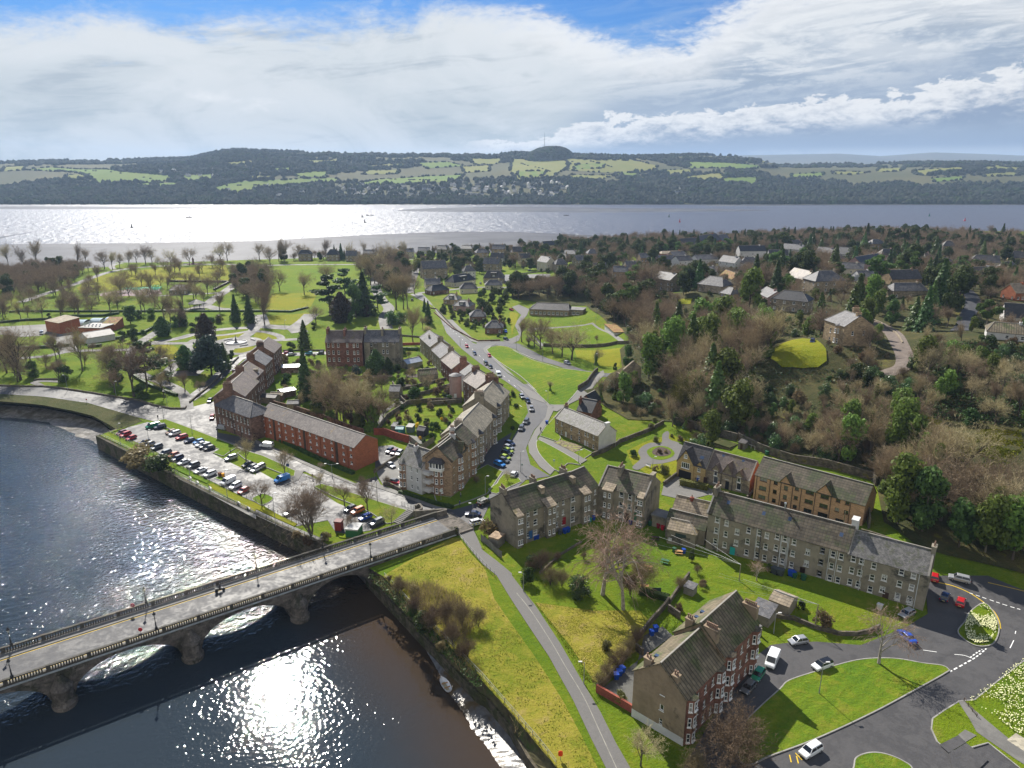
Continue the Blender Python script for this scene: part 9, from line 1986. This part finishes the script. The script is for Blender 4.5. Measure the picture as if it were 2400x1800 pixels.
def bnc(p,a,lab,mat,t_=None):
 t=thing('bench',lab,'bench',G(p),a);t.location.z+=.2
 m=MB();m.box(-.8,.8,-.25,.2,.4,.46,True);obj('seat',m,mat,t);m=MB();m.q((-.8,.2,.5),(.8,.2,.5),(.8,.32,.95),(-.8,.32,.95));m.q((-.8,.36,.95),(.8,.36,.95),(.8,.24,.5),(-.8,.24,.5));obj('backrest',m,mat,t)
 for x in(-.65,.65):m=MB();m.box(x-.05,x+.05,-.2,.25,0,.42);obj('leg',m,mat,t)
for p,a,lab in(("e1645,822",2.3,'pale bench on the riverside walk, upper one'),("e1708,862",2.3,'pale bench on the riverside walk, second one'),("e1818,912",2.3,'pale bench on the riverside walk at the steps'),("e2065,1042",2.3,'pale bench on the riverside walk, fourth one'),("e2150,1088",2.3,'pale bench on the riverside walk, lowest one'),("g1175,722",-.8,'white bench in the memorial garden'),("g1495,392",-.3,'pale blue bench against the retaining wall')):
 bnc(p,a,lab,WRD if 'white' in lab or 'pale bench' in lab else M('pale blue paint',(.25,.42,.42),ro=.6,var=0,bu=0))
def pcn(p,a,lab,mat):
 t=thing('picnic_table',lab,'picnic table',G(p),a);m=MB();m.box(-.9,.9,-.38,.38,.7,.76,True);obj('table_top',m,mat,t)
 for y in(-.75,.75):m=MB();m.box(-.9,.9,y-.14,y+.14,.42,.47,True);obj('seat',m,mat,t)
 for x in(-.65,.65):
  for s_ in(-1,1):m=MB();m.tube((x,s_*.7,0),(x,s_*.2,.7),.05,.05,4);m.tube((x,0,.4),(x,s_*.75,.42),.04,.04,4);obj('leg',m,mat,t,uv=False)
OAK=M('pale new wood',(.48,.27,.11),ro=.8,var=.2);GRN=M('green painted wood',(.02,.1,.05),ro=.7,var=.2)
pcn('g1175,1600',-.35,'pale wooden picnic table on the sunny lawn',OAK);pcn('g1322,1545',-.5,'green picnic table on the sunny lawn',GRN);pcn('g1440,1465',-.2,'brown picnic table by the hall bins',OAK);pcn('k1145,108',-.2,'yellow wooden table at the low hedge',OAK);pcn('g1240,1345',-.3,'dark picnic table in the shade of the hall',WOODB)
BB=M('blue plastic',(.01,.06,.38),ro=.4,var=.1,bu=0);BG=M('green plastic',(.02,.1,.05),ro=.5,var=.1,bu=0);BGY=M('grey plastic',(.06,.07,.08),ro=.5,var=.1,bu=0);BT=M('teal plastic',(.03,.3,.32),ro=.5,var=0,bu=0)
def bin_(p,mat,lab,big=1.,g='wheeled bins'):
 t=thing('wheelie_bin',lab,'bin',G(p),random.random());t.scale=(big,big,big**.5);m=MB()
 m.v=[(-.24,-.28,.06),(.24,-.28,.06),(.24,.22,.06),(-.24,.22,.06),(-.3,-.36,1.),(.3,-.36,1.),(.3,.34,1.),(-.3,.34,1.)];m.f=[(0,1,5,4),(1,2,6,5),(2,3,7,6),(3,0,4,7),(4,5,6,7)];obj('bin_body',m,mat,t)
 m=MB();m.box(-.32,.32,-.4,.36,1.,1.08,True);obj('lid',m,mat,t);
 for x in(-.26,.26):m=MB();m.tube((x-.03,.26,.1),(x+.03,.26,.1),.1,.1,8);obj('wheel',m,TYR,t,uv=False)
 t['group']=g
i=0
for p,mt,lab,bg in(('g190,1345',BB,'blue bin at the tenement back door, left one',1.3),('g218,1338',BB,'blue bin at the tenement back door, right one',1.3),('g455,1290',BB,'blue bin on the drying green, left of the pair',1.4),('g482,1280',BB,'blue bin on the drying green, right of the pair',1.4),('g415,1298',BGY,'dark bin left of the blue pair',1.3),('g672,1192',BT,'teal bin in the inner corner of the tenement',1.1),('g705,1175',BB,'blue bin in the inner corner of the tenement',1.1),('g1022,1215',M('purple plastic',(.08,.07,.25),var=0,bu=0),'purple blue bin under the tall grey gable',1.1),('g1300,1262',M('red plastic',(.45,.01,.02),var=0,bu=0),'red bin in the shaded hall yard, right one',1.2),('g1262,1245',M('dark red plastic',(.28,.01,.02),var=0,bu=0),'red bin in the shaded hall yard, left one',1.2),('g1650,1350',BB,'blue bin between the hall and the long tenement',1.6),('g1400,1452',BG,'green bin beside the brown picnic table',1.1),('g1482,1462',BB,'blue bin beside the brown picnic table',1.2),('p1565,1470',BB,'blue bin by the long grey tenement, left one',1.5),('p1605,1480',BB,'blue bin by the long grey tenement, right one',1.5),('p1638,1510',BG,'pale green bin next to the blue ones',1.2),('p1785,1545',BG,'green bin by the brown back door',1.4),('p1290,1430',BGY,'grey bin store at the long tenement, left one',2.),('p1390,1460',BGY,'grey bin store at the long tenement, right one',2.),('k1240,480',BB,'blue bin in the upper tenement yard',1.4),('k1205,515',BB,'blue bin with a grey lid in the upper yard',1.3),('k950,835',BB,'blue bin in the lower tenement yard, upper one',1.4),('k925,862',BB,'blue bin in the lower tenement yard, middle one',1.4),('k900,890',BB,'blue bin in the lower tenement yard, lowest one',1.4),('s548,950',BB,'blue bin at the yellow brick house',1.2),('s518,935',BGY,'dark bin at the yellow brick house',1.2),('e1903,800',M('brown bin',(.12,.05,.03),var=0,bu=0),'brown recycling bin in the car park',1.5),('e1930,805',M('orange bin',(.6,.28,.02),var=0,bu=0),'orange yellow bin in the car park',1.3),('g300,345',BB,'blue bin on the crescent pavement',1.2),('g1190,1225',BG,'green bin at the flat roofed extension',1.2),('l960,290',WRD,'white chest lying at the foot of the grey tenement',1.4),('s1745,490',BG,'green water tank behind the villas',1.4),('r650,1350',BB,'blue bin by the pink tower',1.2),('r700,1345',BG,'green bin by the pink tower',1.2)):
 bin_(p,mt,lab,bg)
def boat():
 c=P('j1635,950',WZ+.1);t=thing('rowing_boat','small white rowing boat aground on the mud foreshore','boat',(c.x,c.y,WZ+.05),R(118));m=MB();n=12
 S=[(-1.9,.55,.1),(-1.2,.72,0),(0,.8,0),(1.,.66,.02),(1.6,.36,.12),(2.,.04,.3)]
 def rg(s,k):
  x,w,zb=s;return[(x,-w*k,.62+max(0,x)*.07),(x,-w*.85*k,.3),(x,-w*.4*k,zb+.02+(1-k)*.4),(x,w*.4*k,zb+.02+(1-k)*.4),(x,w*.85*k,.3),(x,w*k,.62+max(0,x)*.07)]
 for k,flip in((1,0),(.9,1)):
  b0=len(m.v)
  for s_ in S:m.v+=rg(s_,k)
  for i in range(len(S)-1):
   for j in range(5):a=b0+i*6+j;f=(a,a+1,a+7,a+6);m.f.append(f if not flip else f[::-1])
  f=tuple(b0+q for q in range(6));m.f.append(f[::-1]if not flip else f)
 for i in range(len(S)-1):
  for j in(0,5):a,b2=i*6+j,(i+1)*6+j;c1,c2=a+36,b2+36;m.f.append((a,b2,c2,c1)if j==0 else(a,c1,c2,b2))
 obj('hull',m,M('boat white',(.75,.76,.78),ro=.4,var=.05,bu=0),t,uv=False)
 for x in(-.9,.3):m=MB();m.box(x-.13,x+.13,-.66,.66,.42,.46,True);obj('thwart',m,OAK,t)
 m=MB();m.box(-1.5,1.,-.3,.3,.12,.16,True);obj('floor_board',m,M('boat boards',(.5,.45,.3),var=.1),t)
boat()
def figure():
 V=[(0,0,.92),(0,0,1.15),(0,.01,1.38),(0,.01,1.5),(0,0.,1.62),(0,0.,1.72),(.1,0,.88),(.12,.1,.48),(.12,.02,.08),(.12,-.1,.04),(-.1,0,.88),(-.12,-.14,.48),(-.12,-.02,.1),(-.12,-.14,.06),(.2,0,1.4),(.25,.06,1.14),(.24,-.06,.92),(-.2,0,1.4),(-.25,-.04,1.14),(-.24,-.16,.94)]
 E_=[(0,1),(1,2),(2,3),(3,4),(4,5),(0,6),(6,7),(7,8),(8,9),(0,10),(10,11),(11,12),(12,13),(2,14),(14,15),(15,16),(2,17),(17,18),(18,19)]
 rad=[.15,.14,.16,.06,.105,.08,.1,.07,.05,.04,.1,.07,.05,.04,.075,.055,.04,.075,.055,.04]
 me=bpy.data.meshes.new('person');me.from_pydata(V,E_,[]);o=bpy.data.objects.new('person',me);COL.objects.link(o)
 sk=o.modifiers.new('skin','SKIN');
 for i,r in enumerate(rad):me.skin_vertices[0].data[i].radius=(r,r*(.7 if i<3 else 1))
 me.skin_vertices[0].data[0].use_root=True;su=o.modifiers.new('sub','SUBSURF');su.levels=1;su.render_levels=1
 return o
def cloth(nm,top,leg):
 m=bpy.data.materials.new(nm);m.use_nodes=True;g=NT(m.node_tree);z=g.sep(g.new('ShaderNodeTexCoord').outputs['Object'])[2];b=g.n['Principled BSDF']
 c=g.mix(g.m('GREATER_THAN',z,.93),leg,top);c=g.mix(g.m('GREATER_THAN',z,1.5),c,(.42,.26,.19));c=g.mix(g.m('GREATER_THAN',z,1.7),c,(.04,.03,.02));g.put(b.inputs['Base Color'],c);b.inputs['Roughness'].default_value=.9;return m
f0=figure();first=True
for p,nm,top,leg,a,lab in(('g247,415','dark clothes',(.03,.03,.04),(.02,.02,.03),0,'person in dark clothes walking on the crescent pavement'),('e1367,308','black clothes',(.02,.02,.02),(.02,.02,.03),1,'person in black walking at the top of the car park'),('e1992,600','green jacket',(.03,.06,.03),(.02,.02,.02),2,'person in a green jacket crossing between the car park verges'),('f490,825','brown coat',(.1,.04,.03),(.03,.03,.04),0,'person in a brown coat crossing the road near the flats'),('q1310,1530','blue jacket',(.03,.05,.15),(.02,.02,.03),1,'person in a dark blue jacket at the shaded road crossing'),('q1325,1385','grey jacket',(.2,.2,.19),(.04,.04,.05),2,'person in a grey jacket on the shaded tenement lawn'),('a1850,725','navy coat',(.03,.03,.08),(.03,.03,.03),0,'person beside the white van on the park drive')):
 if first:o=f0;first=False
 else:o=f0.copy();COL.objects.link(o)
 g_=G(p);o.location=(g_.x,g_.y,g_.z+.15);o.rotation_euler=(0,0,a)
 if not o.data.materials:o.data.materials.append(None)
 o.material_slots[0].link='OBJECT';o.material_slots[0].material=cloth(nm,top,leg);tag(o,lab,'person','people walking in the streets')
x_=brloc(P('o1690,185',BZ))[0];mp_=brw(x_,-BW+3.,BZ)
mb_=thing('motorcycle','dark motorcycle being ridden over the bridge','motorcycle',mp_,math.atan2(ax.y,ax.x))
for x in(-.7,.7):m=MB();m.tube((x,-.08,.32),(x,.08,.32),.32,.32,12);obj('wheel',m,TYR,mb_,uv=False)
m=MB();m.box(-.6,.35,-.16,.16,.4,.85,True);m.tube((.35,0,.8),(.72,0,.35),.08,.06,6);m.tube((.3,-.38,1.05),(.3,.38,1.05),.03,.03,4);m.box(-.95,-.5,-.3,.3,.7,1.05,True);obj('frame',m,BLK,mb_,uv=False)
m=MB();m.box(.38,.5,-.14,.14,.72,.92,True);obj('headlight',m,HLT,mb_,uv=False)
def rider():
 V=[(-.2,0,.95),(-.05,0,1.2),(.08,0,1.45),(.12,0,1.55),(.14,0,1.68),(.14,0,1.78),(-.15,.14,.9),(.2,.25,.8),(0.,.22,.45),(-.15,-.14,.9),(.2,-.25,.8),(0.,-.22,.45),(.06,.2,1.42),(.15,.32,1.2),(.32,.34,1.08),(.06,-.2,1.42),(.15,-.32,1.2),(.32,-.34,1.08)]
 E_=[(0,1),(1,2),(2,3),(3,4),(4,5),(0,6),(6,7),(7,8),(0,9),(9,10),(10,11),(2,12),(12,13),(13,14),(2,15),(15,16),(16,17)];rad=[.16,.16,.17,.08,.14,.1,.11,.08,.06,.11,.08,.06,.08,.06,.045,.08,.06,.045]
 me=bpy.data.meshes.new('person');me.from_pydata(V,E_,[]);o=bpy.data.objects.new('person',me);COL.objects.link(o);o.modifiers.new('skin','SKIN')
 for i,r in enumerate(rad):me.skin_vertices[0].data[i].radius=(r,r)
 me.skin_vertices[0].data[0].use_root=True;su=o.modifiers.new('sub','SUBSURF');su.levels=1;su.render_levels=1
 me.materials.append(M('rider leather',(.02,.02,.022),ro=.5,var=0,bu=0));o.location=mp_;o.rotation_euler=(0,0,math.atan2(ax.y,ax.x));tag(o,'rider in black leathers and a dark helmet sitting on the motorcycle','person')
rider()
def by0(p,col,lab,s=1.):
 g_=P(p,WZ);t=thing('buoy',lab,'buoy',g_,0,'channel buoys');t.scale=(s,s,s);mt=M('buoy '+str(col),col,ro=.5,var=0,bu=0)
 m=MB();m.lathe((0,0,0),[(1.6,-.3),(1.8,.5),(1.5,.9),(.6,1.)],10);obj('float',m,mt,t,uv=False);m=MB();m.lathe((0,0,0),[(.9,.9),(.45,3.8),(.5,4.4),(.1,5)],8);obj('tower',m,mt,t,uv=False)
for p,c,lab in(("z309,534",(.03,.03,.03),'dark buoy in the glare at the left of the estuary'),("z849,509",(.03,.03,.03),'small dark buoy near the middle islet'),("z855,522",(.03,.03,.03),'larger dark buoy below the middle islet'),("z1568,509",(.02,.08,.05),'dark green buoy in the middle of the estuary'),("z1593,521",(.45,.02,.03),'red buoy in the middle of the estuary'),("z2178,507",(.02,.14,.1),'green buoy at the right of the estuary'),("z2261,518",(.5,.02,.04),'red buoy at the right of the estuary')):
 by0(p,c,lab,1.25)
for p,w,lab in(("z445,510",7,'low dark rock islet on the left of the estuary'),("z870,505",11,'low dark rock islet in the middle of the estuary'),("z1329,506",7,'low dark rock islet right of the middle')):
 g_=P(p,WZ);m=MB();r=random.Random(w)
 for i in range(5):m.lathe((r.uniform(-w,w),r.uniform(-2,2),-.5),[(r.uniform(2.5,4.5),0),(r.uniform(1.5,2.5),1.2+r.random()),(.3,1.8+r.random())],7)
 o=obj('rock_islet',m,M('islet rock',(.05,.045,.04),var=.3),uv=False,loc=(g_.x,g_.y,WZ));tag(o,lab,'rocks','rock islets in the estuary')
c=GF('z1276,364');t=thing('radio_mast','thin radio mast on the wooded knoll of the far hills','mast',c);m=MB();m.tube((0,0,0),(0,0,82),1.4,.9,4);obj('mast_tower',m,M('mast steel',(.2,.2,.22),var=0,bu=0),t,uv=False);m=MB();m.tube((0,0,82),(0,0,92),.5,.3,4);obj('aerial',m,LPD,t,uv=False)
g_=G('a2040,1120');t=thing('fountain','dark tiered fountain in a pale stone basin in the formal garden','fountain',(g_.x,g_.y,g_.z+.1));m=MB();m.lathe((0,0,0),[(5.4,0),(5.4,.6),(5.,.6),(5.,.15)],28);obj('basin',m,WRD,t,uv=False);m=MB();m.lathe((0,0,0),[(1.2,.1),(.5,.6),(.35,1.6),(1.5,1.9),(.3,2.),(.25,2.8),(.8,3.),(.15,3.2),(.1,4.)],12);obj('pedestal',m,LPD,t,uv=False)
for i in range(4):
 a=i*1.571+.785;g2=V3((g_.x+math.cos(a)*9,g_.y+math.sin(a)*9,g_.z+.25));b_=thing('kerb_seat','low curved pale seat around the fountain','seat',g2,a+1.571,'seats around the fountain');m=MB();m.box(-2.2,2.2,-.3,.3,0,.45);obj('seat',m,WRD,b_)
g_=G('a1705,830');t=thing('bandstand','open iron bandstand with a conical dark roof in the park','bandstand',g_);m=MB();m.lathe((0,0,0),[(5,0),(5,.7),(4.8,.7)],8);obj('plinth',m,PAVE,t,uv=False)
for i in range(8):a=i*.785;m=MB();m.tube((4.3*math.cos(a),4.3*math.sin(a),.7),(4.3*math.cos(a),4.3*math.sin(a),4),.12,.12,5);obj('post',m,LPD,t,uv=False)
m=MB();m.lathe((0,0,0),[(5.2,3.9),(5.2,4.1),(2,5.6),(.2,6.4)],8);obj('roof',m,SLK,t,uv=False)
g_=G('a1672,440');t=thing('shore_monument','small dark monument on a pale terrace at the shore','monument',g_);m=MB();m.lathe((0,0,0),[(6,0),(6,.5),(2,.5),(2,1.2),(1,1.3),(.8,4),(1.2,4.2),(.2,6.5)],8);obj('shaft',m,DRS,t,uv=False);m=MB();m.box(-9,9,-1.2,-.9,0,.9);obj('terrace_wall',m,WRD,t)
g_=G('a1230,680');t=thing('climbing_frame','long bright green climbing frame in the play area','climbing frame',g_,.15);r=random.Random(4)
for i in range(14):
 x=-13+i*2;m=MB();hh=3.+1.6*math.sin(i*.7);m.tube((x,-1.5,0),(x,-1.5,hh),.14,.14,4);m.tube((x,1.5,0),(x,1.5,hh),.14,.14,4);m.tube((x,-1.5,hh),(x,1.5,hh),.14,.14,4);obj('arch',m,M('play green',(.02,.42,.22),ro=.5,var=0,bu=0),t,uv=False)
m=MB();
for i in range(13):x=-13+i*2;m.q((x,-1.5,2.2+math.sin(i)*.8),(x+2,-1.5,2.2+math.sin(i+1)*.8),(x+2,1.5,3.2),(x,1.5,3.2))
obj('net',m,M('play net green',(.04,.38,.22),ro=.7,var=.3,vs=2,bu=0),t,uv=False)
g_=G('a775,700');t=thing('play_hoop','dark green hooped play arch at the left of the play area','climbing frame',g_);m=MB()
for i in range(8):a0,a1=i*.39,(i+1)*.39;m.tube((3*math.cos(a0),0,3*math.sin(a0)),(3*math.cos(a1),0,3*math.sin(a1)),.18,.18,5,False)
obj('hoop',m,GRN,t,uv=False)
sht('play surface',"a880,690 a1100,660 a1380,650 a1400,700 a1000,720 a860,715",M('pink play surface',(.3,.22,.23),ro=.9,var=.2),.13,5)
for st,mt in(("g360,510 g420,490 g620,545 g540,600",'bed'),):sht('rockery bed',st,M('rockery',(.16,.13,.08),ro=.9,var=.6,vs=1.4,col2=(.2,.22,.04),c2=(.5,.6),c2s=.7,bu=1,bs=3),.3,3)
for nm,st in(('vegetable plot','b1240,1480 b1340,1480 b1350,1520 b1250,1520'),('vegetable plot','b1290,1390 b1400,1390 b1400,1420 b1300,1420'),('yard','f1200,470 f1300,440 f1480,470 f1430,520 f1250,500'),('yard','k1140,520 k1300,440 k1390,520 k1080,740 k760,990 k1050,1180 k1050,900')):
 sht(nm,st,M('garden soil',(.075,.06,.05),ro=.95,var=.5,vs=.8)if'plot' in nm else asphalt('yard ground '+st[:3],(.1,.1,.09),.6,.8),.12,3)
for st in('b1300,1540 b1600,1460 b1590,1500 b1420,1530','b1380,1600 b1680,1560 b1640,1600 b1400,1620','f1430,240 f1780,235 f1760,270 f1450,280','f1440,490 f1600,350 f1610,530 f1500,530','b200,1440 b340,1440 b330,1475 b200,1478','b160,1520 b295,1510 b290,1545 b160,1550','f160,50 f295,45 f290,70 f165,75'):
 sht('garden lawn',st,LAWN,.12,4)
by={}
for o in COL.objects:
 if o.parent is None and o.get('label')and o.get('category'):by.setdefault(o['label'],[]).append(o)
ORD=['','second','third','fourth','fifth','sixth','seventh','eighth','ninth','tenth','eleventh']
for lb,L in by.items():
 n=len(L)
 if 1<n<13 and len(lb.split())<15:
  L.sort(key=lambda o:pj(o.location)[0])
  for i,o in enumerate(L):
   e=', left one' if n==2 and i==0 else ', right one' if n==2 else ', leftmost' if i==0 else ', rightmost' if i==n-1 else ', %s from left'%ORD[i]
   if len((lb+e).split())<=16:o['label']=lb+e
